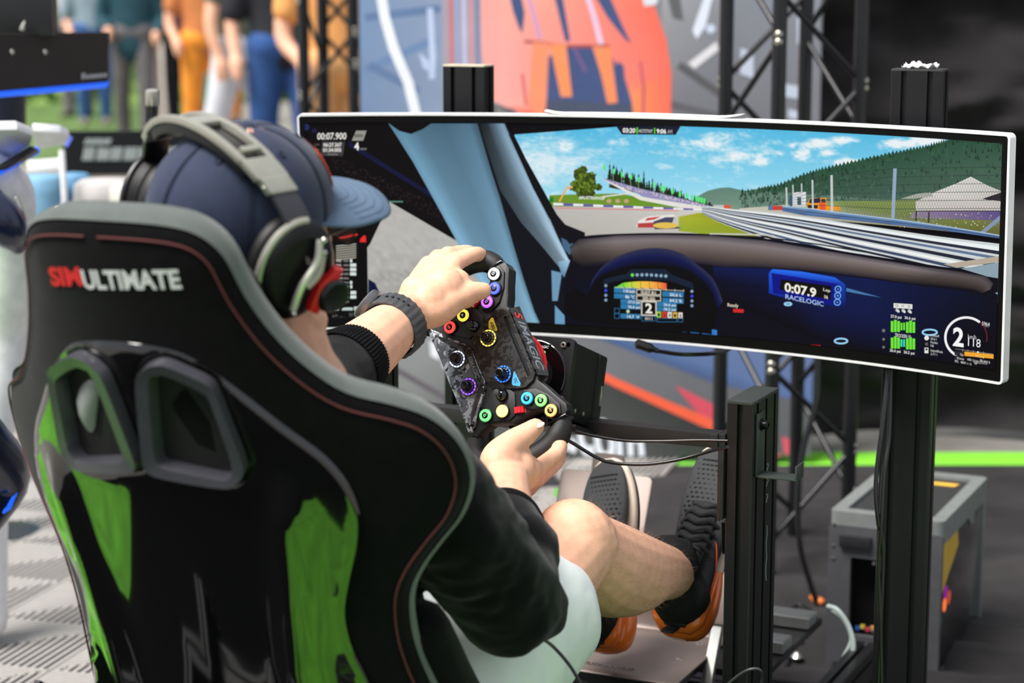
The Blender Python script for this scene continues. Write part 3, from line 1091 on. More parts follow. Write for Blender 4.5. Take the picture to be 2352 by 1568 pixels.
    for oy in (0, 38):
        for ox, k in ((0, 0), (35, 2)):
            for i in range(3):
                S.rect(2048.5 + ox + i * 7.4, 733 + oy + k + (3 if (i in (0, 2)) else 0), 2054.6 + ox + i * 7.4, 761 + oy + k, gr, .05)
        for i in range(2):
            S.rect(2071 + i * 6, 740 + oy, 2075 + i * 6, 757 + oy, gr if oy == 0 else (60, 220, 190), .05)
    for v, k in ((758, 0), (778, 1), (796, 2)):
        S.disc(2032, v, 4, (110, 112, 112), 10 if k == 0 else 4)
    for v, t, w in ((771, 'Kraftstoff:', 20), (779, '50.6 l', 14), (787, 'Runden:', 17), (795, '18', 7), (806, 'Kraftstoff/Runde', 28), (814, '2.71 l', 15)):
        S.text(t, 2140, v, w, 5.5, (206, 206, 204), .008)
    S.disc(2131, 775, 5.5, (226, 226, 224), 12); S.disc(2131, 789, 4, (96, 92, 88), 8); S.rect(2126, 797, 2135, 810, (220, 220, 218)); S.rect(2128, 799, 2133, 803, (20, 18, 22))
    # speed dial
    S.ring(2222, 774, 48, 5.5, (238, 238, 240), 118, 310, 40, 46); S.ring(2222, 774, 48, 2.2, (110, 34, 46), 312, 372, 20, 46)
    S.text('2', 2191, 793, 25, 44, (244, 244, 244), .03); S.text('km/h', 2226, 776, 19, 10, (206, 206, 208)); S.text('118', 2226, 793, 29, 19, (236, 236, 238), .0)
    S.text('5964', 2258, 746, 18, 9, (214, 212, 214), .01); S.text('RPM', 2265, 750, 9, 4.5, (150, 148, 150))
    S.line([(2197, 800), (2284, 812)], 1.3, (130, 128, 130))
    for i in range(5):
        S.line([(2214 + i * 12, 800 + i * 1.6), (2214 + i * 12, 806 + i * 1.6)], 1.1, (160, 158, 158))
    S.disc(2249, 808, 2.6, (226, 226, 226), 8)
    S.rect(2195, 805, 2217, 814, (44, 42, 46), .1); S.rect(2195, 815, 2217, 823, (34, 32, 36), .1); S.rect(2195, 824, 2206, 832, (44, 42, 46), .1); S.rect(2239, 826, 2271, 833, (110, 108, 106), .1)
    S.rect(2218, 806, 2285, 816, (236, 166, 52), .1)
    S.layer = 28
    for t, a, b, w in (('Gas', 2208, 815, 8), ('Bremse', 2201, 823, 16), ('KPL', 2196, 830, 8), ('ABS: 5 / 11', 2224, 826, 25), ('BB: 64.2 %', 2254, 829, 23), ('MAP: 1 / 5', 2210, 833, 24), ('FF', 2242, 836, 5)):
        S.text(t, a, b, w, 5.5, (206, 204, 204), .008, 0, 1, -.06)
    S.text('TC: 5 / 8', 2243, 818, 20, 5, (246, 214, 150), .01, 0, 1, -.06)
    return S


mon = thing('curved_monitor', 'ultrawide curved monitor in silver frame showing a racing cockpit view', 'monitor', MP(0, -MON_H / 2, .02))
mb = MB()                                        # black housing, thicker towards the middle
N = 41
ss = np.linspace(-SMAX + .002, SMAX - .002, N)
rings = []
for s_ in ss:
    k = 1 - (abs(s_) / SMAX) ** 2
    th = .016 + .03 * k
    h = MON_H / 2 - .0015
    rings.append([MP(s_, -h, .001), MP(s_, h, .001), MP(s_, h, .016), MP(s_, h * .8, th), MP(s_, -h * .8, th), MP(s_, -h, .016)])
mb.loft(rings).build('housing', mat('monitor_black_plastic', (14, 14, 16), .42, bump=.1, bs=900), mon)
mb = MB()                                        # bezel: black rim in front of the housing
ts_, bs_ = MON_H / 2 - 0.0125, -MON_H / 2 + 0.019
for t0, t1 in ((ts_, MON_H / 2 - .002), (-MON_H / 2 + .002, bs_)):
    mb.loft([[MP(s_, t0, -.0022), MP(s_, t1, -.0022), MP(s_, t1, .002), MP(s_, t0, .002)] for s_ in ss])
for a, b in ((-SMAX + .0015, -SMAX + .0105), (SMAX - .0115, SMAX - .0015)):
    mb.loft([[MP(s_, bs_, -.0022), MP(s_, ts_, -.0022), MP(s_, ts_, .002), MP(s_, bs_, .002)] for s_ in (a, b)])
mb.build('bezel', mat('monitor_bezel', (7, 7, 8), .45, spec=.15), mon, smooth=30)
mb = MB()                                        # silver frame running around the edge
path, k = [], .004
for s_ in np.linspace(-SMAX + .006, SMAX - .006, 46):
    path.append((s_, MON_H / 2))
for a in np.linspace(90, 0, 5)[1:-1]:
    path.append((SMAX - .006 + .006 * math.cos(R_(a)), MON_H / 2 - .006 + .006 * math.sin(R_(a))))
path.append((SMAX, MON_H / 2 - .006)); path.append((SMAX, -MON_H / 2 + .006))
for a in np.linspace(0, -90, 5)[1:-1]:
    path.append((SMAX - .006 + .006 * math.cos(R_(a)), -MON_H / 2 + .006 + .006 * math.sin(R_(a))))
for s_ in np.linspace(SMAX - .006, -SMAX + .006, 46):
    path.append((s_, -MON_H / 2))
for a in np.linspace(-90, -180, 5)[1:-1]:
    path.append((-SMAX + .006 + .006 * math.cos(R_(a)), -MON_H / 2 + .006 + .006 * math.sin(R_(a))))
path.append((-SMAX, -MON_H / 2 + .006)); path.append((-SMAX, MON_H / 2 - .006))
for a in np.linspace(180, 90, 5)[1:-1]:
    path.append((-SMAX + .006 + .006 * math.cos(R_(a)), MON_H / 2 - .006 + .006 * math.sin(R_(a))))
n = len(path)
rings = []
for i in range(n):
    t = nrm(A3(path[(i + 1) % n]) - A3(path[i - 1]))
    nx, ny = t[1], -t[0]
    s_, t_ = path[i]
    o = .0018
    rings.append([MP(s_ - nx * o, t_ - ny * o, -.0034), MP(s_ + nx * o, t_ + ny * o, -.0034), MP(s_ + nx * o, t_ + ny * o, .013), MP(s_ - nx * o, t_ - ny * o, .013)])
mb.loft(rings, loop=True).build('frame', mat('silver_monitor_frame', (238, 238, 240), .35, .2), mon, smooth=30)
paint_screen().build('screen', mat_vcol('screen_picture', 1.0), mon)
# ============================================================ floor, curtain, banner, trusses
m_green = mat('green_carpet', (116, 200, 58), .85, var=.3, vs_=9, bump=.5, bs=500)
m_pave = mat('grey_paving', (128, 124, 118), .85, var=.15, vs_=6)
m_tile_base = mat('tile_dark_grey', (14, 18, 22), .6)  # dark base seen between the ribs
m_tile_rib = mat('tile_light_grey', (160, 156, 152), .5, var=.06)
mb = MB()
mb.box(WORLD, 60, 70, .04, (0, 20, -.02))
floor = struct(mkobj('floor', mb.v, mb.f, m_pave, None, smooth=0, at=(0, 0, 0)))
MB().box(WORLD, 12.4, 12, .004, (-9.9, 22, .003)).build('lawn', mat('lawn_grass', (80, 106, 50), .9, var=.4, vs_=3, bump=.6, bs=40), floor, smooth=0)
m_mat = mat('added_mat_black', (17, 17, 18), .8, spec=.08)
MB().box(RIG, 3.4, 5.2, .004, (.3, -1.7, .002)).build('added_dark_mat', m_mat, floor, smooth=0)  # added out of view: keeps shell reflections dark, cuts green bounce
for r0, r1, q0, q1 in ((.12, 1.7, -1.86, -.95), (-2.3, -.90, -1.66, -.62), (-1.9, -.62, 1.2, 2.35)):      # green carpet; the pieces behind the seat are shaped for shell reflections
    MB().box(RIG, r1 - r0, q1 - q0, .006, ((r0 + r1) / 2, (q0 + q1) / 2, .007)).build('green_carpet', m_green, floor, smooth=0)
# vented floor tiles beside the rig, laid at an angle: half of each square has slots, half fine ribs
TA = R_(-16)
TX, TY = A3([math.cos(TA), math.sin(TA), 0]), A3([-math.sin(TA), math.cos(TA), 0])
TS = 0.27
def tile_mesh():
    mb = MB()
    fr = Fr((0, 0, 0), (1, 0, 0), (0, 1, 0), (0, 0, 1))
    n = 15
    p = TS / n
    for i in range(n):                          # long ribs with slots between them
        x = -TS / 2 + (i + .5) * p
        L = TS * (i + .7) / n
        mb.box(fr, p * .42, L, .012, (x, -TS / 2 + L / 2, .010))
    m = 19
    q = TS / m
    for i in range(m):                          # fine ribs across the other triangle
        y = -TS / 2 + (i + .5) * q
        x0 = -TS / 2
        L = TS * (i + .3) / m
        mb.box(fr, L, q * .66, .012, (x0 + L / 2, y, .0105))
    mb.box(fr, TS, .005, .011, (0, -TS / 2 + .0025, .0075)).box(fr, .005, TS, .011, (TS / 2 - .0025, 0, .0075))
    return mb
tm = tile_mesh()
t0 = mkobj('floor_tile', tm.v, tm.f, m_tile_rib, floor, smooth=0)
mb = MB(); mb.box(WORLD, TS - .002, TS - .002, .005, (0, 0, .0025))
t0.data.materials.append(m_tile_base)
sub0 = mb.build('tile_base', m_tile_base, t0, smooth=0)
base = on_floor(110, 1400) + TX * .1
first = True
for i in range(-6, 5):
    for j in range(-7, 9):
        p = base + TX * TS * i + TY * TS * j
        r_, q_, _ = rig(p)
        if r_ > -.62 or q_ < -.45:
            continue
        if first:
            o, so = t0, sub0
            first = False
        else:
            o = t0.copy(); C.objects.link(o); o.parent = floor
            so = sub0.copy(); C.objects.link(so); so.parent = o
        o.location = tuple(p + UV * .006)
        o.rotation_euler = (0, 0, TA + (math.pi / 2 if (i + j) % 2 else 0) * 0)
# ------------------------------------------------------------ black curtain on the right
m_cloth = mat('black_molton', (46, 44, 45), .9, spec=.12, var=.3, vs_=5, bump=.3, bs=900, sheen=.1)
def curtain_mesh(x0, x1, y, z0, z1, nx, nz, amp, seed):
    v, f = [], []
    for j in range(nz + 1):
        z = z0 + (z1 - z0) * j / nz
        for i in range(nx + 1):
            x = x0 + (x1 - x0) * i / nx
            k = amp * (.6 * math.sin(x * 5 + seed) + 1.2 * fbm(x * .9 + seed, z * 4.5, 2) + .5 * fbm(x * 3, z * 10, 7))
            v.append((x, y + k, z))
            if i and j:
                a = j * (nx + 1) + i
                f.append((a, a - 1, a - nx - 2, a - nx - 1))
    return v, f
v, f = curtain_mesh(.70, 5.2, 5.78, .03, 3.2, 170, 120, .11, 1.0)
wall_r = struct(mkobj('wall_right', v, f, m_cloth, None, smooth=180), 'wrinkled black cloth curtain hung behind the rig')
o = mkobj('floor_strip', *(lambda q: (q.v, q.f))(MB().box(Fr((2.9, 5.47, .004), (1, 0, 0), (0, 1, 0), (0, 0, 1)), 4.6, .34, .006)), mat('bright_green_strip', (122, 205, 52), .7, var=.05), floor, smooth=0)
v, f = [], []
nx, ny = 70, 84
for j in range(ny + 1):
    for i in range(nx + 1):
        x = .06 + 3.2 * i / nx
        y = 3.2 + 2.26 * j / ny
        e = min(1, (1 - j / ny) * 6, j / ny * 8 + .2)
        z = .012 + max(0, .05 * (fbm(x * 1.2, y * 5, 4) + .5 * fbm(x * 3, y * 9, 5) + .35)) * e
        v.append((x, y, z))
        if i and j:
            a = j * (nx + 1) + i
            f.append((a, a - 1, a - nx - 2, a - nx - 1))
tag(mkobj('ground_cloth', v, f, m_cloth, None, smooth=180), 'rumpled black cloth lying on the floor below the curtain', 'cloth')

# ------------------------------------------------------------ printed banner
BY = 5.5
def ban2d(u, v):
    p = on_plane(u, v, A3([0, BY, 0]), A3([0, 1.0, 0]))
    return A3([p[0], p[2]])
B = Painter(ban2d, lambda a, b, w: A3([a, BY - .006 - w, b]), step=2e-5, strip=0, clip=((0, -.415, .845), (1, .03, 2.3)))
sx0, sx1 = 815, 1885
B.poly([(sx0, -900), (sx1, -900), (sx1, 1120), (sx0, 1120)], [(150, 165, 190), (150, 150, 155), (90, 92, 96), (120, 122, 126)])
B.layer = 1
B.poly([(sx0, -300), (1110, -300), (1110, 340), (sx0, 340)], [(128, 158, 196), (150, 165, 190), (146, 158, 180), (112, 136, 172)])
B.poly([(1010, -300), (1110, -300), (1110, 260), (1020, 260)], (172, 158, 172))
B.poly([(sx0, 330), (sx1, 330), (sx1, 930), (1640, 880), (1280, 740), (sx0, 560)], [(112, 136, 172), (140, 140, 150), (96, 120, 170), (80, 92, 130), (62, 96, 140), (92, 112, 140)])
B.poly([(1520, -300), (sx1, -300), (sx1, 330), (1520, 330)], [(190, 190, 196), (150, 156, 168), (118, 118, 124), (112, 112, 118)])
B.layer = 2
for (a, b, c, d, k) in ((840, 40, 1010, 20, (98, 124, 166)), (840, 160, 1000, 90, (108, 136, 178)), (850, 150, 960, 210, (100, 124, 164)), (1560, 150, 1660, 220, (90, 90, 94)), (1540, 240, 1660, 270, (96, 96, 102))):
    B.line([(a, b), (c, d)], 18, k)
B.line([(858, -120), (884, 40), (904, 110), (938, 190), (962, 290), (990, 400)], 23, (240, 243, 250))   # white road line
B.line([(988, 20), (994, 130), (992, 180)], 14, (190, 206, 236)); B.poly([(962, 120), (985, 140), (985, 165), (972, 155)], (190, 206, 236))
for u, c in ((1034, (206, 120, 126)), (1048, (150, 168, 210)), (1064, (196, 200, 232)), (1080, (210, 150, 160)), (1094, (120, 136, 170))):
    B.line([(u, -80), (u + 4, 150)], 9, c)
B.layer = 3
org, red, nav, pink = (255, 150, 96), (250, 112, 92), (66, 84, 130), (255, 176, 168)
B.poly([(1102, -300), (1440, -300), (1505, 20), (1530, 90), (1542, 170), (1540, 300), (1455, 300), (1448, 230), (1240, 300), (1190, 262), (1150, 240), (1118, 226), (1108, 120)], [pink, org, red, red, red, red, org, org, red, red, pink, pink, pink])
B.poly([(1100, -300), (1150, -300), (1148, 225), (1116, 226), (1106, 100)], (255, 168, 160))
B.layer = 4
B.poly([(1168, -20), (1195, -20), (1205, 30), (1200, 78), (1190, 60), (1178, 25)], nav)                      # stripes of the car
B.poly([(1270, -20), (1290, -20), (1310, 95), (1298, 95)], nav); B.poly([(1360, -20), (1395, -20), (1430, 60), (1450, 100), (1435, 90), (1395, 40)], nav)
B.poly([(1260, 130), (1255, 240), (1245, 300), (1460, 300), (1450, 230), (1435, 180), (1432, 150), (1418, 140), (1416, 150), (1405, 130), (1370, 110), (1300, 105)], nav)
B.line([(1210, -20), (1228, 40), (1240, 88)], 9, (206, 160, 206)); B.line([(1345, -20), (1365, 40), (1380, 100)], 12, (232, 206, 236))
B.poly([(1230, 122), (1242, 128), (1240, 150), (1232, 140)], (130, 70, 110))
B.line([(1205, 95), (1240, 98), (1300, 106), (1400, 106)], 7, (172, 74, 72)); B.line([(1470, 140), (1478, 200), (1476, 290)], 5, (186, 84, 110)); B.line([(1200, 170), (1208, 240)], 6, (214, 96, 100))
B.layer = 5
B.poly([(1263, 100), (1300, 103), (1314, 222), (1288, 222), (1275, 160)], org); B.poly([(1360, 106), (1402, 108), (1418, 235), (1395, 238), (1380, 170)], (255, 146, 96))
B.poly([(1225, 96), (1262, 100), (1250, 262), (1232, 262), (1212, 240)], (252, 150, 110))
B.poly([(1315, 110), (1322, 108), (1350, 165), (1340, 165)], (120, 92, 140)); B.poly([(1255, 228), (1450, 240), (1450, 300), (1250, 300)], (74, 82, 104))
B.poly([(1106, 236), (1180, 250), (1230, 300), (1106, 300)], (96, 98, 106)); B.line([(1140, 250), (1185, 280)], 8, (140, 140, 130))
# light figures right of the car
B.poly([(1625, -30), (1642, -30), (1620, 60), (1600, 90), (1590, 70)], (226, 232, 246)); B.poly([(1580, 145), (1645, 95), (1650, 115), (1595, 158)], (224, 222, 226)); B.disc(1632, 66, 11, (206, 218, 240), 9)
B.poly([(1465, -40), (1520, -40), (1508, 10), (1480, 15)], (226, 226, 236)); B.poly([(1532, -10), (1560, -10), (1568, 45), (1545, 40)], (96, 98, 100))
for (a, b, c, d) in ((1780, 60, 1800, 100), (1830, 40, 1858, 110), (1790, 190, 1850, 230), (1810, 250, 1850, 280), (1700, 110, 1730, 180)):
    B.poly([(a, b), (c, b + 10), (c, d), (a, d - 10)], (196, 204, 222))
# lower part: dark band, orange edge, web address
B.layer = 3
B.poly([(sx0, 700), (1000, 735), (1280, 815), (1410, 884), (1640, 990), (1830, 1085), (1830, 1140), (sx0, 1140)], [(150, 152, 152), (146, 150, 150), (76, 80, 78), (62, 66, 64), (52, 56, 54), (44, 46, 46), (60, 64, 62), (110, 112, 112)])
B.layer = 4
B.poly([(1290, 800), (1410, 866), (1540, 922), (1660, 970), (1830, 1066), (1830, 1092), (1640, 990), (1410, 886), (1290, 822)], (252, 104, 70))
B.poly([(1550, 884), (1600, 908), (1642, 930), (1642, 966), (1600, 945)], (222, 84, 104)); B.poly([(1795, 1000), (1830, 1015), (1830, 1050), (1800, 1040)], (224, 90, 110))
B.line([(880, 830), (1010, 905), (1090, 960)], 12, (96, 90, 98)); B.line([(1300, 1000), (1560, 1180)], 30, (84, 88, 86))
def skew_text(t, u, v, ux, uy, vx, vy, col, bold=.03):
    V, F = text_fit(t, 1, 1, bold)
    pts = [B.to2d(u + ux * a + vx * b, v + uy * a + vy * b) for a, b in V]
    B.tri2(pts, [srgb(col)] * len(pts), F)
B.layer = 5
skew_text('x.com', 1256, 1018, 226, 80, -4, -106, (232, 238, 246), .03)
B.poly([(986, 780), (1004, 788), (1010, 826), (990, 816)], (232, 236, 242)); B.poly([(1010, 800), (1036, 818), (1042, 862), (1018, 842)], (232, 236, 242))
banner = thing('printed_banner', 'large banner printed with an orange racing car above a web address', 'banner', (.21, BY, .02))
MB().box(WORLD, 1.262, .008, 2.27, (.215, BY, 1.165)).build('banner_board', mat('banner_back', (120, 122, 126), .7), banner, smooth=0)
B.build('print', mat_vcol('banner_print', None, .55), banner)

# ------------------------------------------------------------ truss towers
m_truss = mat('black_truss_steel', (24, 25, 28), .34, .25, var=.1, coat=.2)
m_weld = mat('truss_bolt_metal', (176, 172, 160), .3, .9)
def truss(name, label, cx, cy, side, dia, rot, h, pitch, bd, group='black trusses'):
    t = thing(name, label, 'truss', (cx, cy, 0), group)
    cs = [A3([cx + side / 2 * (a * math.cos(rot) - b * math.sin(rot)), cy + side / 2 * (a * math.sin(rot) + b * math.cos(rot)), 0]) for a, b in ((-1, -1), (1, -1), (1, 1), (-1, 1))]
    for c in cs:
        MB().tube([c, c + UV * h], dia / 2, 16).build('chord', m_truss, t)
    MB().box(Fr((cx, cy, .006), nrm(cs[1] - cs[0]), nrm(cs[3] - cs[0]), UV), side * 1.5, side * 1.5, .012).build('base_plate', m_truss, t, smooth=0)
    for k in range(4):
        a, b = cs[k], cs[(k + 1) % 4]
        n = int(h / pitch)
        z0 = .1 + (k % 2) * pitch * .5
        for i in range(n):
            za = z0 + i * pitch
            if za + pitch > h:
                break
            p, q = (a, b) if i % 2 == 0 else (b, a)
            br = MB().tube([p + UV * za, q + UV * (za + pitch * .92)], bd / 2, 10).build('brace', m_truss, t)
            for e in (p + UV * za, q + UV * (za + pitch * .92)):
                MB().ball(e + nrm(A3([cx - e[0], cy - e[1], 0])) * dia * -.28, bd * .8, 8, 6).build('weld', m_weld, br)
    return t
pt = P(1817, 300, 4.45)
truss('truss_tower', 'black truss tower standing in front of the banner and curtain', pt[0], pt[1], .214, .032, R_(26), 2.6, .205, .0135)
pl = P(776, 100, 7.0)
truss('truss_tower', 'black truss tower at the left edge of the banner', pl[0], pl[1], .185, .042, R_(-16), 2.8, .22, .016)
# ============================================================ the simulator rig (aluminium profile frame)
m_prof = mat('black_anodised_aluminium', (30, 30, 32), .36, .35, var=.06, bump=.06, bs=1500)
m_cap = mat('profile_end_cap', (52, 56, 54), .45, .1, bump=.15, bs=1200)
m_bolt = mat('black_steel_bolt', (18, 18, 20), .3, .6)
m_chrome = mat('bright_steel_screw', (196, 192, 186), .25, .9)
m_tubeb = mat('black_powder_coat_tube', (38, 36, 36), .4, .2, bump=.1, bs=1500)
RC = -.04                                        # centre line of the rig


def profile_section(nx, ny, c=.04, slot=.0084, dep=.0075, r=.0025):
    """outline of an extrusion of nx x ny cells with T-slots"""
    w, h = nx * c, ny * c
    o = []
    def side(p, d, n, L):
        t = A3(d); inn = A3(n)
        for k in range(L):
            m = A3(p) + t * c * (k + .5)
            o.extend([m - t * slot / 2, m - t * slot / 2 + inn * .0022, m - t * slot * .95 + inn * .003, m - t * slot * .6 + inn * dep,
                      m + t * slot * .6 + inn * dep, m + t * slot * .95 + inn * .003, m + t * slot / 2 + inn * .0022, m + t * slot / 2])
    def corner(x, y, a):
        for k in (0, 45, 90):
            o.append(A3([x + r * math.cos(R_(a + k)), y + r * math.sin(R_(a + k))]))
    corner(-w / 2 + r, -h / 2 + r, 180); side((-w / 2, -h / 2), (1, 0), (0, 1), nx)
    corner(w / 2 - r, -h / 2 + r, 270); side((w / 2, -h / 2), (0, 1), (-1, 0), ny)
    corner(w / 2 - r, h / 2 - r, 0); side((w / 2, h / 2), (-1, 0), (0, -1), nx)
    corner(-w / 2 + r, h / 2 - r, 90); side((-w / 2, h / 2), (0, -1), (1, 0), ny)
    return [tuple(p) for p in o]


def extrusion(fr, nx, ny, L, name, parent, material=None):
    """profile along fr.z from 0 to L"""
    return MB().prism(fr, profile_section(nx, ny), 0, L).build(name, material or m_prof, parent, smooth=20)


frame = thing('rig_frame', 'black aluminium profile frame carrying the seat, wheel motor and pedals', 'frame', W(RC, -.4, 0))
BASE0 = .035
for sr, x in ((1, .263), (-1, -.372)):
    up = extrusion(Fr(W(x, -.161, BASE0), RV, FV, UV), 1, 3, .697, 'upright', frame)
    MB().prism(Fr(W(x, -.161, .732), RV, FV, UV), rrect(.0405, .1205, .004, 3), 0, .0055).build('end_cap', m_cap, up, bevel=.0012)
    rail = extrusion(Fr(W(x - sr * .0, -1.55, .095), RV, -UV, FV), 1, 3, 1.30, 'base_rail', frame)
    rail2 = extrusion(Fr(W(x, -.09, .095), RV, -UV, FV), 1, 3, .62, 'base_rail', frame)
for q in (-1.45, -.85, .40):
    extrusion(Fr(W(-.352, q, .075), -UV, FV, RV), 1, 2, .595, 'cross_rail', frame)
for r_ in (-.372, .263):
    for q in (-1.4, .4):
        MB().lathe(Fr(W(r_, q, 0), RV, FV, UV), [(.022, 0), (.022, .01), (.008, .014), (.008, .036)], 16).build('levelling_foot', m_bolt, frame)
# hook bracket and bolts on the right upright
hk = Fr(W(.2835, -.205, .0), RV, FV, UV)
hook = MB()
hook.box(hk, .003, .034, .092, (.0015, .012, .672)).box(hk, .062, .034, .003, (.031, .012, .627)).box(hk, .003, .034, .020, (.0605, .012, .637))
hook.build('hook_bracket', mat('hook_grey_steel', (66, 74, 70), .4, .4), frame, smooth=20, bevel=.0006)
bf = Fr(hk(.003, .012, .7), FV, UV, RV)
MB().lathe(bf, [(.009, 0), (.009, .002), (.0065, .0022), (.0065, .0095), (.0058, .0105), (.0032, .0105), (.003, .006)], 18).build('socket_bolt', m_bolt, frame)
# chalk marks handwritten on the right face
mk = MB()
for z in (.628, .606, .582):
    mk.tube([W(.2842, -.152 + a, z + b) for a, b in ((-.004, .005), (0, .006), (.003, .002), (-.002, -.001), (-.004, -.006))], .0006, 5)
mk.tube([W(.2842, -.150 + .002 * math.sin(k * 2), .54 - k * .012) for k in range(8)], .0006, 5)
mk.build('chalk_mark', mat('white_chalk', (150, 158, 150), .9), frame)['kind'] = 'stuff'
# wheel deck: square tube between the uprights, flat plate at each end
zt = .677
MB().box(RIG, .594, .028, .022, (-.054, -.212, zt)).build('deck_tube', m_tubeb, frame, smooth=20, bevel=.002)
for sr, x in ((1, .238), (-1, -.347)):
    MB().box(RIG, .009, .030, .105, (x, -.214, zt - .062)).build('mount_plate', m_tubeb, frame, smooth=20, bevel=.001)
    MB().prism(Fr(W(x - sr * .0045, -.214, zt), RV, UV, -FV), [(0, -.014), (0, .012), (-sr * .012, .009), (-sr * .014, -.005), (-sr * .008, -.013)], -.016, .016).build('weld_gusset', m_tubeb, frame, smooth=20, bevel=.002)
    MB().prism(Fr(W(x, -.2, .56), FV, UV, RV), [(-.012, -.006), (.012, -.006), (.004, -.055), (-.004, -.055)], -.003, .003).build('mount_plate_tip', m_bolt, frame, smooth=20)

# ---- monitor stand: two posts and a cross bar behind the monitor
def seat_post(u, q, top_v):
    k = ray(u, top_v)
    t = (q + (C0 - EYE) @ FV) / (k @ FV)
    return rig(EYE + k * t)
stand = thing('monitor_stand', 'two tall black aluminium posts holding the curved monitor', 'stand', W(0, .2, 0))
for u, v, q, capc in ((1076, 152, .19, (206, 196, 170)), (2114, 162, .135, (60, 60, 62))):
    r_, _, z_ = seat_post(u, q + .02, v)
    po = extrusion(Fr(W(r_, q + .02, .0), RV, FV, UV), 2, 1, z_, 'post', stand)
    MB().prism(Fr(W(r_, q + .02, z_), RV, FV, UV), rrect(.081, .041, .004, 3), 0, .003).build('end_cap', mat('cap_%d' % u, capc, .5), po)
    extrusion(Fr(W(r_, -.08, .05), RV, UV, FV), 2, 1, .62, 'foot_rail', stand)
    if u > 2000:
        rr_, zz_ = r_, z_
    else:
        lr_ = r_
extrusion(Fr(W(lr_ + .04, .145, .93), -FV, UV, RV), 1, 2, rr_ - lr_ - .08, 'cross_bar', stand)
MB().prism(Fr(W(.0, .118, .93), RV, UV, FV), rrect(.13, .13, .01), -.012, .008).build('vesa_plate', m_bolt, stand, bevel=.001)
# crumpled paper on the right post, white strip on the monitor's top edge
pv, pf = [], []
for j in range(9):
    for i in range(17):
        x, y = -.026 + .052 * i / 16, -.014 + .026 * j / 8
        pv.append(W(rr_ + x, .155 + y, zz_ + .0045 + .010 * abs(fbm(x * 90, y * 90, 3)) + .004 * (j == 8 or i == 15)))
        if i and j:
            a = j * 17 + i
            pf.append((a, a - 1, a - 18, a - 17))
for k in list(pf):
    pass
m_paper = mat('white_paper', (236, 236, 232), .8)
n_ = len(pv)
pv += [p - UV * .0012 for p in pv]
pf += [tuple(i + n_ for i in reversed(f_)) for f_ in pf]
tag(mkobj('crumpled_paper', pv, pf, m_paper, None, smooth=30), 'crumpled white paper lying on top of the right monitor post', 'paper')
st = MB()
rings = []
s0, s1 = mon_st(1252, 275)[0], mon_st(1704, 275)[0]
for k in np.linspace(0, 1, 24):
    s_ = s0 + (s1 - s0) * k
    up_ = .0015 + .006 * max(0, (k - .86) / .14) ** 2 + .004 * max(0, (.06 - k) / .06)
    th = .0016 * (1 if k < .97 else .5) + .0014 * math.sin(k * 3.1)
    rings.append([MP(s_, MON_H / 2 + up_ + .001, -.002), MP(s_, MON_H / 2 + up_ + .001 + th, -.001), MP(s_, MON_H / 2 + up_ + .001 + th, .011), MP(s_, MON_H / 2 + up_ + .001, .012)])
st.loft(rings)
tag(st.build('paper_strip', m_paper, None, smooth=40), 'thin white strip with a curled end on the monitor top edge', 'strip')

# ---- cables
m_cable = mat('black_rubber_cable', (12, 12, 13), .28, coat=.3)
def cable(label, pts, r, group=None, name='cable', m=None):
    return tag(MB().tube(crs(pts, 8), r, 8).build(name, m or m_cable, None, smooth=60), label, 'cable', group)
cable('upper of two thin black cables strung below the wheel deck', [P(1270, 966, 2.86), P(1320, 990, 2.87), P(1420, 1010, 2.86), P(1500, 1013, 2.85), P(1600, 1011, 2.83), P(1672, 1012, 2.81)], .0022, 'cables below the wheel deck')
cable('lower sagging black cable below the wheel deck', [P(1262, 985, 2.86), P(1320, 1020, 2.87), P(1370, 1050, 2.87), P(1405, 1062, 2.87), P(1480, 1066, 2.86), P(1560, 1055, 2.85), P(1640, 1033, 2.83), P(1672, 1026, 2.81)], .0026, 'cables below the wheel deck')
pw = thing('power_lead', 'black plug and lead hanging under the monitor', 'cable', P(1520, 808, 3.2))
MB().tube(crs([P(1512, 806, 3.2), P(1560, 813, 3.21), P(1620, 813, 3.22), P(1664, 806, 3.24), P(1690, 790, 3.26)], 6), .0035, 8).build('lead', m_cable, pw)
MB().tube(crs([P(1458, 788, 3.2), P(1478, 794, 3.2), P(1512, 806, 3.2)], 4), [.0035] + [.008] * 6 + [.0045, .0045], 10).build('plug', m_cable, pw)
# ============================================================ steering wheel, turned 58 degrees to the right
_wt, _wth = R_(18.9), R_(58.1)
WY = UV * math.cos(_wt) + FV * math.sin(_wt)
WN = -FV * math.cos(_wt) + UV * math.sin(_wt)          # towards the driver
WC = W(-.027, -.44, .81)
WX2 = RV * math.cos(_wth) - WY * math.sin(_wth)
WY2 = RV * math.sin(_wth) + WY * math.cos(_wth)
WH = Fr(WC, WX2, WY2, WN)                              # wheel frame
MO = Fr(WC, RV, WY, WN)                                # motor frame (does not turn)


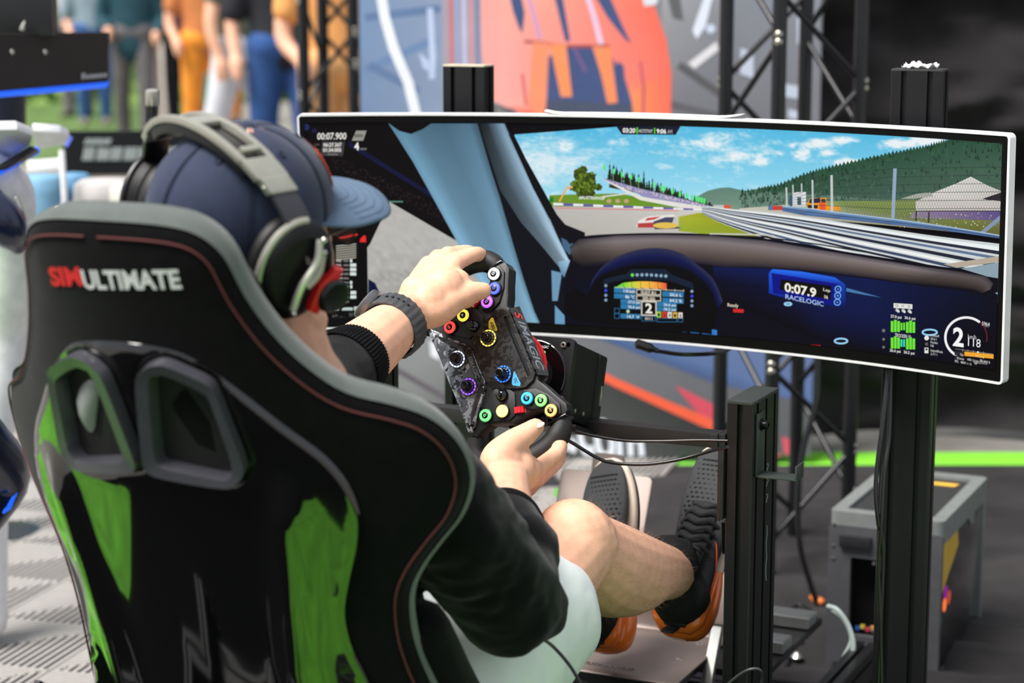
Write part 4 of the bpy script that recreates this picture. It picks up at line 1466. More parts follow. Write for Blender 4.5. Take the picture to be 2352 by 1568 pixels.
def forged_carbon(name, lo, hi, scale):
    m = bpy.data.materials.new(name)
    m.use_nodes = True
    nt = m.node_tree
    b = nt.nodes['Principled BSDF']
    tc = nt.nodes.new('ShaderNodeTexCoord')
    nz = nt.nodes.new('ShaderNodeTexNoise'); nz.inputs['Scale'].default_value = scale * .7
    mp = nt.nodes.new('ShaderNodeMix'); mp.data_type = 'VECTOR'; mp.inputs[0].default_value = .06
    v = nt.nodes.new('ShaderNodeTexVoronoi'); v.inputs['Scale'].default_value = scale
    nt.links.new(tc.outputs['Object'], nz.inputs['Vector'])
    nt.links.new(tc.outputs['Object'], mp.inputs[4]); nt.links.new(nz.outputs['Color'], mp.inputs[5])
    nt.links.new(mp.outputs[1], v.inputs['Vector'])
    bw = nt.nodes.new('ShaderNodeSeparateColor'); nt.links.new(v.outputs['Color'], bw.inputs[0])
    r = nt.nodes.new('ShaderNodeValToRGB')
    r.color_ramp.elements[0].position = .25; r.color_ramp.elements[0].color = lin(lo)
    r.color_ramp.elements[1].position = .95; r.color_ramp.elements[1].color = lin(hi)
    nt.links.new(bw.outputs[0], r.inputs['Fac']); nt.links.new(r.outputs['Color'], b.inputs['Base Color'])
    b.inputs['Roughness'].default_value = .32; b.inputs['Metallic'].default_value = .35
    b.inputs['Coat Weight'].default_value = .4; b.inputs['Coat Roughness'].default_value = .12
    return m
m_fc_dark = forged_carbon('forged_carbon_dark', (16, 16, 17), (66, 64, 62), 90)
m_fc = forged_carbon('forged_carbon_bright', (26, 27, 30), (186, 188, 196), 85)
m_wblk = mat('wheel_black_plastic', (20, 20, 21), .42, bump=.15, bs=2500)
m_grip = mat('black_rubber_grip', (22, 21, 22), .5, bump=.2, bs=3500)
m_gloss = mat('gloss_black', (8, 8, 9), .12, coat=.5)

wheel = thing('steering_wheel', 'black carbon racing wheel with glowing coloured buttons held by the driver', 'steering wheel', WC + WN * -.02)


def mir(h):
    """mirror a right half outline given from the top middle to the bottom middle"""
    return h + [(-x, y) for x, y in reversed(h) if abs(x) > 1e-6]


half = [(0, .056), (.05, .056), (.058, .053), (.070, .060), (.086, .067), (.106, .077), (.116, .0755), (.121, .067), (.121, .056), (.113, .047), (.102, .044), (.0965, .038),
        (.0935, .026), (.095, .010), (.096, -.004), (.089, -.018), (.083, -.034), (.085, -.050), (.0905, -.060), (.080, -.068), (.04, -.066), (0, -.067)]
body_o = [(p[0], p[1]) for p in mir(half)]
MB().prism(WH, body_o, -.026, 0.0).build('body', m_wblk, wheel, smooth=25, bevel=.0022)
# upper carbon plate with the rev light window
slot = rrect(.094, .0058, .0028, 4, .002, .0455)
plate = mir([(0, .0545), (.049, .0545), (.056, .048), (.060, .034), (.055, .020), (.046, .002), (.040, -.010), (.026, -.0155), (0, -.0165)])
MB().prism(WH, plate, -.001, .0045, holes=[slot]).build('upper_plate', m_fc_dark, wheel, smooth=25)
MB().prism(WH, rrect(.096, .008, .003, 4, .002, .0455), -.0005, .0012).build('rev_light_window', m_gloss, wheel)
# top facet behind the plate edge, with the maker's lettering
fa, fb = WH(0, .0560, .002), WH(0, .0690, -.024)
ty = nrm(fb - fa); tn = nrm(np.cross(WX2, ty))
if tn @ WY2 < 0:
    tn = -tn
TF = Fr(fa, WX2, ty, tn)
MB().prism(TF, [(-.052, 0), (.052, 0), (.055, .0195), (-.055, .0195)], -.010, .0005).build('top_facet', m_fc_dark, wheel, smooth=25)


def text_part(name, s, fr, w, h, material, parent, bold=.02, shear=.0, z=.0004, flip=False, spacing=1.0):
    V, F = text_fit(s, w, h, bold, shear, spacing)
    mb = MB()
    mb.add([fr(a - w / 2, b - h / 2, z) for a, b in V], F)
    return mb.build(name, material, parent, smooth=0, fixn=False)


m_ltxt = mat('grey_wheel_lettering', (110, 116, 124), .4)
m_rtxt = mat('red_wheel_lettering', (196, 44, 48), .4)
text_part('lettering', 'IMAGIC', TF.at(.007, .0098, .0005), .078, .012, m_ltxt, wheel, .02, .25)
text_part('lettering', 'S', TF.at(-.040, .0098, .0005), .012, .012, m_rtxt, wheel, .02, .25)
# lower carbon fascia
lower = mir([(0, -.0175), (.027, -.0165), (.034, -.020), (.050, -.034), (.068, -.049), (.082, -.062), (.079, -.0675), (.04, -.0655), (0, -.0665)])
MB().prism(WH, lower, -.002, .0052).build('lower_fascia', m_fc, wheel, smooth=25, bevel=.0016)
lowb = mir([(0, -.0185), (.024, -.0175), (.040, -.029), (.058, -.046), (.070, -.058), (.058, -.054), (.030, -.030), (0, -.0285)])
MB().prism(WH, lowb, .004, .0062).build('fascia_rib', m_fc_dark, wheel, smooth=25, bevel=.0006)
text_part('lettering', 'SIMAGIC', WH.at(0, -.0235, .0064), .034, .0058, mat('fascia_lettering', (150, 150, 150), .4), wheel, .01, .2)
# side button pods
for sx in (1, -1):
    pod = [(sx * x, y) for x, y in ((.062, .030), (.068, .046), (.084, .060), (.104, .0695), (.1165, .066), (.117, .055), (.104, .0465), (.097, .041), (.091, .028), (.084, .020), (.072, .018))]
    MB().prism(WH, pod, -.002, .0032).build('button_pod', m_wblk, wheel, smooth=25, bevel=.0012)
    pod2 = [(sx * x, y) for x, y in ((.044, .008), (.060, .016), (.072, .012), (.088, .004), (.091, -.006), (.084, -.022), (.078, -.042), (.068, -.044), (.056, -.032), (.042, -.016))]
    MB().prism(WH, pod2, -.002, .0026).build('button_pod', m_wblk, wheel, smooth=25, bevel=.0012)
# grips
for sx in (1, -1):
    pth = crs([(sx * x, y, z) for x, y, z in ((.111, .060, -.013), (.128, .055, -.013), (.141, .040, -.013), (.1475, .018, -.013), (.147, -.010, -.013), (.140, -.038, -.013), (.126, -.062, -.013), (.106, -.074, -.013), (.086, -.066, -.013))], 5)
    rad = [(.0115 + .0055 * min(1, k / 8, (len(pth) - 1 - k) / 10), .0115 + .0045 * min(1, k / 8, (len(pth) - 1 - k) / 10)) for k in range(len(pth))]
    MB().tube([WH(*p) for p in pth], rad, 16, up=WN).build('grip', m_grip, wheel, smooth=60)
    MB().box(WH, .003, .03, .03, (sx * .1205, .0565, -.013)).build('grip_joint', m_gloss, wheel, bevel=.001)
    # shift paddle behind the spoke
    MB().prism(WH, [(sx * x, y) for x, y in ((.050, .010), (.080, .030), (.104, .030), (.112, .010), (.104, -.020), (.070, -.030), (.050, -.012))], -.046, -.042).build('shift_paddle', m_fc_dark, wheel, smooth=25, bevel=.001)
    MB().box(WH, .03, .02, .024, (sx * .048, 0, -.036)).build('paddle_module', m_wblk, wheel, bevel=.002)
# buttons: ring glows
def glow(name, c, s=1.6):
    return mat(name, c, .4, emit=c, es=s, var=0)
m_btnblk = mat('button_cap_black', (12, 12, 13), .3)
BT = [(-.1072, .0553, 'microphone', (236, 238, 244), 'O'), (-.0879, .0478, 'light', (66, 84, 236), 'D'), (-.0758, .0305, 'wiper', (168, 92, 236), 'G'), (-.0753, -.0094, 'play', (238, 208, 74), '>'), (-.0695, -.0342, 'limiter', (238, 70, 62), 'OFF'),
      (.1072, .0553, 'pit', (240, 168, 92), 'PIT'), (.0879, .0478, 'tc', (112, 222, 104), 'RES'), (.0758, .0305, 'drs', (44, 150, 232), 'MAP'), (.0753, -.0094, 'lit', (255, 226, 130), ''), (.0695, -.0342, 'start', (104, 226, 120), 'G')]
for i, (x, y, nm, c, g) in enumerate(BT):
    z0 = .003
    f = WH.at(x, y, z0)
    b = MB().lathe(f, [(.0103, -.003), (.0103, .0030), (.0093, .0036), (.0088, .0030), (.0088, .0010)], 24).build('button', m_btnblk, wheel)
    k = glow('button_glow_%d' % i, c, 1.15)
    rg = MB().lathe(f, [(.0086, .001), (.0086, .0042), (.0080, .0050), (.0048 if g else .0002, .0052), (.0047 if g else .0001, .003)], 24, True, not g)
    rg.build('light_ring', k, b)
    if g:
        MB().lathe(f, [(.0047, .003), (.0047, .0050), (.0040, .0053), (.0002, .0054)], 20).build('cap', m_btnblk, b)
        if g == '>':
            MB().prism(f, [(-.0018, -.0022), (.0026, 0), (-.0018, .0022)], .0053, .0056).build('symbol', mat('button_symbol_white', (235, 235, 225), .5), b, smooth=0)
        else:
            text_part('symbol', g, f.at(0, 0, .0054), .0054 if len(g) > 1 else .0036, .003 if len(g) > 1 else .0042, k, b, .02)
# two small joysticks
for sx in (1, -1):
    f = WH.at(sx * .0544, -.0014, .0025)
    j = MB().lathe(f, [(.0088, 0), (.0088, .002), (.0078, .0055), (.005, .0085), (.003, .0095)], 24).build('joystick', m_gloss, wheel)
    MB().lathe(Fr(f(0, 0, .006), f.x, f.y, nrm(WN * .9 + WX2 * -.1 * sx)), [(.0024, 0), (.0024, .008), (.0045, .010), (.0048, .013), (.0038, .0155), (.0005, .016)], 18).build('stick', mat('joystick_cap', (46, 47, 48), .55), j)
# four rotary encoders with a dashed light ring
for x, y, c in ((-.0272, .0125, (244, 206, 104)), (.0292, .0125, (40, 110, 246)), (-.0222, -.0412, (214, 222, 250)), (.0212, -.0412, (146, 84, 236))):
    f = WH.at(x, y, .0048)
    k = MB().lathe(f, [(.0128, -.001), (.0128, .0022), (.0120, .0030), (.0098, .0030), (.0092, .0030)], 32).build('rotary_knob', m_gloss, wheel)
    g = glow('knob_glow_%d_%d_%d' % c, c, 1.5)
    for a in range(14):
        t0_, t1_ = R_(a * 360 / 14 + 3), R_((a + 1) * 360 / 14 - 3)
        MB().prism(f, [(.0098 * math.cos(t), .0098 * math.sin(t)) for t in np.linspace(t0_, t1_, 4)] + [(.0118 * math.cos(t), .0118 * math.sin(t)) for t in np.linspace(t1_, t0_, 4)], .0026, .0034).build('light_segment', g, k, smooth=0)
    tt_ = np.linspace(0, 2 * math.pi, 96, endpoint=False)
    fl = lambda r, a: [(( r + a * (1 if math.sin(t * 16) > 0 else -1)) * math.cos(t), (r + a * (1 if math.sin(t * 16) > 0 else -1)) * math.sin(t)) for t in tt_]
    MB().loft([[f(p[0], p[1], z) for p in fl(r, a)] for r, a, z in ((.0088, 0, .003), (.0084, 0, .0062), (.0072, .0007, .0066), (.0068, .0007, .0145), (.0060, .0004, .0162), (.0048, 0, .0165), (.0046, 0, .0158), (.0002, 0, .0158))]).build('fluted_cap', m_gloss, k, smooth=30)
# thumb rollers
m_rred = mat('red_roller', (206, 24, 34), .35, coat=.3)
for sx in (1, -1):
    f = Fr(WH(sx * .0842, .0125, -.001), WX2 * 1.0, WN, -WY2)
    rr2 = Fr(WH(sx * .0842, .0125, -.0015), nrm(WX2 * .35 * sx + WY2), WN, np.cross(nrm(WX2 * .35 * sx + WY2), WN))
    rb = MB()
    t_ = np.linspace(0, 2 * math.pi, 60, endpoint=False)
    sec = [((.0085 + .0007 * (1 if math.sin(t * 12) > 0 else -1)) * math.cos(t), (.0085 + .0007 * (1 if math.sin(t * 12) > 0 else -1)) * math.sin(t)) for t in t_]
    rb.prism(rr2, sec, -.0042, .0042).build('thumb_roller', m_rred, wheel, smooth=25)
# coloured corner labels
def label_tri(pts, c, s, at_, w, h, dark):
    o = MB().prism(WH, pts, .0046, .0050).build('setting_label', mat('label_%s' % s, c, .45), wheel, smooth=0)
    text_part('lettering', s, WH.at(at_[0], at_[1], .0050), w, h, mat('label_ink', (24, 30, 34), .5), o, .01, .1)
label_tri([(-.0525, .0275), (-.0495, .0215), (-.0405, .0175), (-.0375, .0195), (-.0315, .0265), (-.0325, .0285), (-.051, .0295)], (232, 192, 56), 'ABS', (-.0415, .0245), .012, .0042, 0)
label_tri([(.0335, .0265), (.0325, .0285), (.052, .0300), (.0555, .0275), (.0500, .0190), (.0475, .0180), (.0435, .0195)], (62, 158, 214), 'TC', (.0455, .0250), .008, .0042, 0)

# ============================================================ wheel motor with quick release
motor = thing('wheel_motor', 'black direct drive wheel motor with a green light and red collar behind the wheel', 'motor', MO(0, -.06, -.2))
MH = .0585
mc = MO.at(0, .003, 0)
holes = [circ(.0034, 12, sx * (MH - .0095), sy * (MH - .0095)) for sx in (1, -1) for sy in (1, -1)]
MB().prism(mc, rrect(2 * MH, 2 * MH, .008, 4), -.162, -.150, holes=holes).build('front_plate', m_prof, motor, smooth=25)
MB().box(mc, 2 * MH - .004, 2 * MH - .006, .125, (0, -.001, -.2245)).build('housing', mat('motor_black_housing', (15, 16, 16), .5, .2, bump=.2, bs=1800), motor, smooth=25, bevel=.002)
MB().box(mc, 2 * MH - .001, 2 * MH - .012, .03, (0, .0, -.270)).build('end_cover', mat('motor_black_housing', (15, 16, 16)), motor, smooth=25, bevel=.0015)
for z in (-.262, -.278):
    pass
for z, y in ((-.190, -.041), (-.222, -.041)):
    MB().lathe(Fr(mc(MH - .002, y, z), -WN, WY, RV), [(.0035, 0), (.0035, .0006), (.002, .0008)], 12).build('side_screw', m_chrome, motor)
MB().box(mc, .003, .030, .006, (MH - .0005, -.006, -.277)).build('port_panel', m_chrome, motor, bevel=.0005)
for sx, sy in ((.72, .82), (.84, -.52), (-.72, .82), (-.84, -.52)):
    f = mc.at(sx * MH, sy * MH, -.150)
    s_ = MB().lathe(f, [(.0048, 0), (.0048, .0012), (.0042, .0030), (.0024, .0032), (.0022, .001)], 18).build('screw', m_chrome, motor)
    MB().lathe(f, [(.0021, .0002), (.0021, .0012)], 6).build('socket', m_bolt, s_)
MB().lathe(mc.at(0, 0, -.150), [(.0525, 0), (.0525, .0025), (.051, .0032), (.050, .0024)], 40).build('face_ring', m_gloss, motor)
cm = bpy.data.materials.new('woven_carbon'); cm.use_nodes = True
nt = cm.node_tree; b_ = nt.nodes['Principled BSDF']
ck = nt.nodes.new('ShaderNodeTexChecker'); ck.inputs['Scale'].default_value = 420
ck.inputs['Color1'].default_value = lin((24, 23, 23)); ck.inputs['Color2'].default_value = lin((58, 54, 52))
tc_ = nt.nodes.new('ShaderNodeTexCoord'); nt.links.new(tc_.outputs['Object'], ck.inputs['Vector'])
nt.links.new(ck.outputs['Color'], b_.inputs['Base Color']); b_.inputs['Roughness'].default_value = .3; b_.inputs['Coat Weight'].default_value = .5
MB().lathe(mc.at(0, 0, -.150), [(.050, .0005), (.050, .0020), (.030, .0022)], 48).build('carbon_disc', cm, motor)
MB().lathe(mc.at(0, 0, -.150), [(.031, 0), (.031, .010), (.029, .016), (.026, .018), (.026, .024), (.023, .026), (.020, .034), (.020, .060)], 40).build('shaft_hub', m_gloss, motor)
MB().lathe(mc.at(0, -.003, -.078), [(.038, 0), (.053, .002), (.056, .007), (.054, .011), (.050, .011), (.044, .015), (.022, .016), (.022, .05)], 48).build('release_collar', mat('red_anodised_collar', (206, 34, 40), .3, .3), motor)
MB().lathe(mc.at(0, -.003, -.05), [(.026, -.03), (.026, .026)], 24).build('quick_release', m_gloss, motor)
bd = MB().prism(mc.at(.010, .040, -.1475), [(-.012, -.004), (.014, -.004), (.014, .007), (-.012, .007), (-.013, .004)], 0, .0015).build('name_badge', m_gloss, motor, bevel=.0004)
text_part('lettering', 'SIMAGIC', mc.at(.011, .0425, -.1455), .021, .0038, mat('badge_white', (220, 225, 222), .5), bd, .02, .2)
MB().prism(mc.at(.011, .0352, -.1475), rrect(.010, .0028, .0013, 4), 0, .002).build('status_light', mat('green_status_light', (120, 255, 150), .4, emit=(70, 255, 120), es=3.0), motor)
# motor cradle down to the deck tube
MB().box(mc, .138, .006, .085, (0, -.066, -.212)).build('bottom_bracket', m_tubeb, motor, smooth=20, bevel=.0006)
# ============================================================ pedals and heel plate
m_brz = mat('brushed_warm_steel', (128, 114, 108), .4, .35, spec=.4, var=.05, vs_=15, rvar=.06)
m_steel = mat('machined_steel', (176, 178, 176), .3, .85)
ped = thing('pedal_set', 'steel pedal set with a warm grey heel plate under the shoes', 'pedals', W(-.05, .05, .18))
HZ = .25
hp = MB()
zs = [(-.078, HZ - .018), (-.076, HZ - .004), (-.071, HZ), (.14, HZ + .001), (.152, HZ + .003), (.157, HZ + .010), (.160, HZ + .034)]
rings = []
for q, z in zs:
    rings.append([W(-.30, q, z), W(.122, q, z), W(.122, q + .0012, z - .003), W(-.30, q + .0012, z - .003)])
hp.loft(rings).build('heel_plate', m_brz, ped, smooth=40, bevel=.0008)
text_part('lettering', 'HEUSINKVELD', Fr(W(-.012, -.047, HZ + .0006), RV, FV, UV), .098, .0125, mat('heel_plate_ink', (34, 30, 30), .5), ped, .012, .0, .0004, spacing=1.1)
for r_, q_ in ((.088, .118), (.085, .032), (-.18, .1), (-.18, .03)):
    MB().lathe(Fr(W(r_, q_, HZ + .0005), RV, FV, UV), [(.006, 0), (.0055, .0016), (.003, .0022), (.0028, .001)], 14).build('screw', m_chrome, ped)
MB().box(RIG, .40, .22, .02, (-.09, .03, HZ - .014)).build('heel_support', m_prof, ped, smooth=0)
# pedal faces (they lean away from the driver)
def pedal(r0, r1, q, z0, z1, lean, name, c=None):
    f = Fr(W((r0 + r1) / 2, q, z0), RV, nrm(UV * math.cos(lean) + FV * math.sin(lean)), nrm(-FV * math.cos(lean) + UV * math.sin(lean)))
    h = (z1 - z0) / math.cos(lean)
    p = MB().prism(f, rrect(r1 - r0, h, .010, 5, 0, h / 2), -.004, 0).build('pedal_plate', m_brz, ped, smooth=30, bevel=.0008)
    MB().box(f, .018, h + .11, .012, (0, h / 2 - .09, -.012)).build('pedal_arm', m_steel, ped, smooth=0, bevel=.001)
    return f, h
f, h = pedal(-.235, -.170, .225, .34, .48, R_(24), 'clutch')
f, h = pedal(-.115, -.040, .150, .33, .495, R_(26), 'brake')
f, h = pedal(.095, .160, .085, .30, .525, R_(30), 'throttle')
fl_ = Fr(P(1281, 1131, 3.40), RV, UV, -FV)
e_ = pedal(-.180, -.120, .245, .34, .512, R_(18), 'brake_wing')
fw = e_[0]
MB().lathe(Fr(on_plane(1282, 1131, fw.o, fw.z) + fw.z * .0004, fw.x, fw.y, fw.z), [(.0095, 0), (.0095, .0012), (.0005, .0015)], 18).build('green_sticker', mat('green_dot_sticker', (150, 226, 120), .5), ped)
# master cylinders, springs and rods under the heel plate's right side
for r_, q0, q1, z in ((.085, .18, .42, .26), (-.05, .18, .42, .27)):
    MB().tube([W(r_, q0, z), W(r_, q1, z)], .013, 14).build('damper', m_steel, ped)
    MB().tube([W(r_ + .016 * math.cos(k * .9), q0 + .02 + k * .0032, z + .016 * math.sin(k * .9)) for k in range(56)], .0022, 6).build('spring', m_chrome, ped)
MB().box(RIG, .5, .05, .02, (-.06, .28, .215)).build('base_plate', m_steel, ped, smooth=0, bevel=.002)
MB().box(RIG, .5, .05, .02, (-.06, .43, .215)).build('base_plate', m_steel, ped, smooth=0, bevel=.002)
for k in range(7):
    MB().lathe(Fr(W(.10 + .018 * (k % 3), .20 + .03 * k, .226), RV, FV, UV), [(.006, 0), (.006, .005), (.003, .006), (.003, .014), (.0005, .015)], 10).build('adjuster_bolt', m_chrome, ped)
MB().box(RIG, .5, .34, .012, (-.06, .32, .196)).build('pedal_deck', m_prof, ped, smooth=0, bevel=.001)
# ============================================================ bucket seat
m_fab = mat('black_velour_fabric', (11, 11, 12), .9, spec=.08, var=.2, vs_=60, bump=.5, bs=1400, sheen=.12)
m_shell = mat('gloss_black_shell', (7, 7, 8),   .07, spec=.6, coat=.8, var=0)
m_satin = mat('satin_black_trim', (60, 60, 66), .3, spec=.6)
m_stitch = mat('dark_red_piping', (84, 34, 34), .8)


def q_seat(r, z):
    """back surface of the backrest"""
    return -1.28 + .33 * (1.09 - z) + 1.7 * (r - RC) ** 2


def SP(r, z, h=0.0):
    """point on the backrest: h > 0 towards the driver"""
    dr = 3.4 * (r - RC)
    n = nrm(RV * -dr + FV + UV * .33)
    return W(r, q_seat(r, z), z) + n * h


def seat_rz(u, v, h=-.027):
    """pixel -> (r, z) of the backrest point at depth h seen there"""
    x = A3([.0, .9])
    for _ in range(40):
        p0 = to_px(SP(x[0], x[1], h))
        e = 1e-4
        J = np.column_stack([(to_px(SP(x[0] + e, x[1], h)) - p0) / e, (to_px(SP(x[0], x[1] + e, h)) - p0) / e])
        dx = np.linalg.lstsq(J, A3([u, v]) - p0, rcond=None)[0]
        x = x + np.clip(dx, -.05, .05)
    return (float(x[0]), float(x[1]))


seat = thing('racing_seat', 'black bucket racing seat with a glossy shell back and embroidered headrest', 'seat', W(RC, -.95, .17))
hw = [(1.096, 0), (1.094, .060), (1.085, .096), (1.062, .118), (1.02, .130), (.98, .147), (.945, .170), (.918, .197), (.903, .232), (.888, .257), (.864, .275), (.834, .284), (.802, .283), (.768, .271), (.739, .251),
      (.710, .232), (.681, .220), (.640, .216), (.600, .219), (.56, .226), (.50, .236), (.42, .240), (.34, .238), (.29, .225), (.272, .19), (.27, .10), (.27, 0)]
right = [(RC + w, z) for z, w in hw]
left = [(RC - w, z) for z, w in reversed(hw[1:-1])]
ol = [tuple(p) for p in crs(right + left, 4, closed=True)]
# belt slots (right one read from the photograph, left one mirrored)
slot_o = [seat_rz(u, v) for u, v in ((327, 872), (336, 838), (362, 820), (392, 818), (440, 838), (488, 862), (508, 890), (540, 970), (570, 1050), (568, 1078), (548, 1098), (525, 1104), (440, 1092), (370, 1076), (350, 1058), (343, 1030))]
slot_i = [seat_rz(u, v) for u, v in ((362, 868), (376, 852), (396, 852), (440, 872), (478, 894), (490, 912), (515, 985), (538, 1056), (534, 1076), (520, 1082), (450, 1068), (394, 1054), (380, 1044), (374, 1010))]
so_r = [tuple(p) for p in crs(slot_o, 3, True)]
si_r = [tuple(p) for p in crs(slot_i, 3, True)]
mirr = lambda L: [(2 * RC - r, z) for r, z in L]
so_l, si_l = mirr(so_r), mirr(si_r)
# padded cover (back of headrest and wings, front cushions)
puff(ol, .026, .052, SP, grid=.022, edge=.045, rings=(.005, .014, .028)).build('padded_cover', m_fab, seat, smooth=180)
gus = MB()  # band round the rim, paler grey than the cover
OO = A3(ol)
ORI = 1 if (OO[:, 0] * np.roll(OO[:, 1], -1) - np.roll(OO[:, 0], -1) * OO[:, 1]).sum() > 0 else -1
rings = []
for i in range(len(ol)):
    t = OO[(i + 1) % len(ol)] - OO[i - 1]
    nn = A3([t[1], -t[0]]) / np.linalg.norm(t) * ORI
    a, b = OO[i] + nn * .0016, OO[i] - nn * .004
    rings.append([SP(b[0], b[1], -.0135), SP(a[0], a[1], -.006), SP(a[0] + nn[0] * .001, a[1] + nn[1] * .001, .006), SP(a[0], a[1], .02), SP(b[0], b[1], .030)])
gus.loft(rings, closed=False, loop=True).build('side_gusset', mat('paler_grey_gusset', (84, 90, 87), .9, bump=.4, bs=1400, sheen=.3), seat, smooth=180)
# red piping just inside the rim
n = len(ol)
O = A3(ol)
pip = []
for i in range(n):
    t = O[(i + 1) % n] - O[i - 1]
    nn = A3([-t[1], t[0]]) / np.linalg.norm(t)
    p = O[i] + nn * ORI * .017
    if p[1] > .42:
        pip.append((p[1] * 0 + i, SP(p[0], p[1], -.0225)))
MB().tube([k for _, k in pip], .0012, 6).build('piping', m_stitch, seat)
# embroidered name
def seat_text(s, u0, v0, u1, v1, material, bold, shear=0):
    a, b = seat_rz(u0, v1), seat_rz(u1, v1)
    t_ = seat_rz(u0, v0)
    w = b[0] - a[0]; h = t_[1] - a[1]
    V, F = text_fit(s, w, h, bold, shear)
    sl = (b[1] - a[1]) / w
    mb = MB(); mb.add([SP(a[0] + p[0], a[1] + p[1] + sl * p[0], -.0272) for p in V], F)
    mb.build('embroidered_lettering', material, seat, smooth=0, fixn=False)
seat_text('SIM', 120, 614, 192, 657, mat('red_embroidery', (214, 34, 36), .8, bump=.4, bs=900), .04)
seat_text('ULTIMATE', 195, 620, 419, 664, mat('white_embroidery', (214, 214, 216), .8, bump=.4, bs=900), .035)
# glossy shell in the middle of the back
sh_r = [seat_rz(u, v) for u, v in ((400, 806), (480, 848), (560, 905), (650, 975), (745, 1045), (800, 1110), (826, 1180), (824, 1250), (806, 1330), (795, 1410), (812, 1490), (850, 1568))]
sh_r = [(RC, sh_r[0][1] + .006)] + sh_r + [(RC + .19, .46), (RC + .19, .36), (RC + .16, .30), (RC, .29)]
sh = [tuple(p) for p in crs(sh_r + mirr(list(reversed(sh_r[1:-1]))), 4, True)]


def shell_fn(r, z, h):
    x = abs(r - RC)
    k = max(0, min(1, (.86 - z) / .25))
    ridge = .016 * math.exp(-((x - (.135 - .028 * k)) / .016) ** 2) * max(0, min(1, (.84 - z) / .05))       # raised rib each side
    flank = -.018 * max(0, (x - .15)) / .05 * k                                                              # flanks fall away
    st_ = max(0, min(1, (z - .770 + .25 * x * x) / .03))
    step = .007 * st_ * st_ * (3 - 2 * st_)                              # upper panel stands proud
    belly = .012 * math.cos(min(1, x / .12) * 1.57) * k
    return SP(r, z, -.0262 + h - ridge + belly * .0 - flank * -1.0 + .006 * k * (1 - min(1, x / .1)))
puff(sh, .006, None, shell_fn, grid=.009, edge=.012, holes=[so_r, so_l], rings=(.003, .008)).build('shell', m_shell, seat, smooth=180)
# satin bezels round the belt slots and black sheets standing in for the shade inside
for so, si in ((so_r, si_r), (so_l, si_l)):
    N_ = len(so)
    sir = []
    for p in so:                                # inner loop resampled by direction
        c_ = A3(so).mean(0); d_ = nrm(A3(p) - c_)
        best = max(si, key=lambda k: nrm(A3(k) - A3(si).mean(0)) @ d_)
        sir.append(best)
    rings = [[SP(p[0], p[1], -.030) for p in so], [SP(p[0] * .9 + k[0] * .1, p[1] * .9 + k[1] * .1, -.045) for p, k in zip(so, sir)],
             [SP(p[0] * .15 + k[0] * .85, p[1] * .15 + k[1] * .85, -.043) for p, k in zip(so, sir)], [SP(k[0], k[1], -.034) for k in sir], [SP(k[0], k[1], .01) for k in sir]]
    bz = MB().loft(rings, True, False, False).build('belt_slot_bezel', m_satin, seat, smooth=50)
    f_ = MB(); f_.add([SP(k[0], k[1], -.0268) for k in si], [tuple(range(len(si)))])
    f_.build('slot_shade_sheet', mat('slot_shade_black', (5, 5, 6), .8), bz, smooth=0)
MB().limb([SP(*seat_rz(222, 862), -.012), SP(*seat_rz(196, 930), -.020), SP(*seat_rz(205, 1010), -.012)], [(.010, .012), (.017, .014), (.010, .010)], 14).build('belt_guide', mat('pale_grey_guide', (150, 154, 152), .5), seat, smooth=180)
# front: headrest pad, shoulder and side bolsters, cushion, base pan
def bolster(name, pts, rad):
    MB().limb(pts, rad, 14).build(name, m_fab, seat, smooth=180)
for s_ in (1, -1):
    bolster('shoulder_bolster', [SP(RC + s_ * .235, .865, .035), SP(RC + s_ * .262, .81, .06), SP(RC + s_ * .235, .745, .05)], [.028, .034, .026])
    bolster('side_bolster', [W(RC + s_ * .205, -1.02, .62), W(RC + s_ * .212, -.95, .50), W(RC + s_ * .215, -.82, .40), W(RC + s_ * .215, -.66, .37), W(RC + s_ * .21, -.54, .36)], [.035, .045, .052, .05, .035])
bolster('headrest_pad', [SP(RC - .09, 1.0, .045), SP(RC, 1.0, .05), SP(RC + .09, 1.0, .045)], [(.03, .05), (.035, .055), (.03, .05)])
pan = [(-.215, -1.02), (.215, -1.02), (.225, -.75), (.215, -.5), (.15, -.47), (-.15, -.47), (-.215, -.5), (-.225, -.75)]
puff([tuple(p) for p in crs([(RC + a, b) for a, b in pan], 4, True)], .05, .05, lambda x, y, h: W(x, y, .295 + .10 * (y + 1.02) + h), grid=.04, edge=.05, rings=(.01, .025)).build('seat_cushion', m_fab, seat, smooth=180)
for s_ in (1, -1):
    MB().prism(Fr(W(RC + s_ * .255, 0, 0), FV, UV, RV), [(-1.15, .165), (-.55, .165), (-.57, .36), (-.9, .38), (-1.1, .52), (-1.13, .5)], -.004, .004).build('side_mount', m_tubeb, seat, smooth=0, bevel=.001)
# ============================================================ the driver
m_skin = mat('skin', (232, 178, 148), .48, spec=.35, var=.10, vs_=55, bump=.22, bs=700, sub=.12)
m_blk = mat('black_sweatshirt', (12, 12, 14), .9, spec=.1, var=.25, vs_=30, bump=.35, bs=1200, sheen=.18)
m_rib = mat('black_ribbed_cuff', (16, 16, 18), .85, spec=.1)
m_white = mat('white_shorts_cloth', (226, 232, 230), .75, var=.04, vs_=12, bump=.35, bs=60)
driver = thing('person', 'driver in black sweatshirt, white shorts and orange soled trainers steering the simulator', 'person', W(RC, -.9, .33))

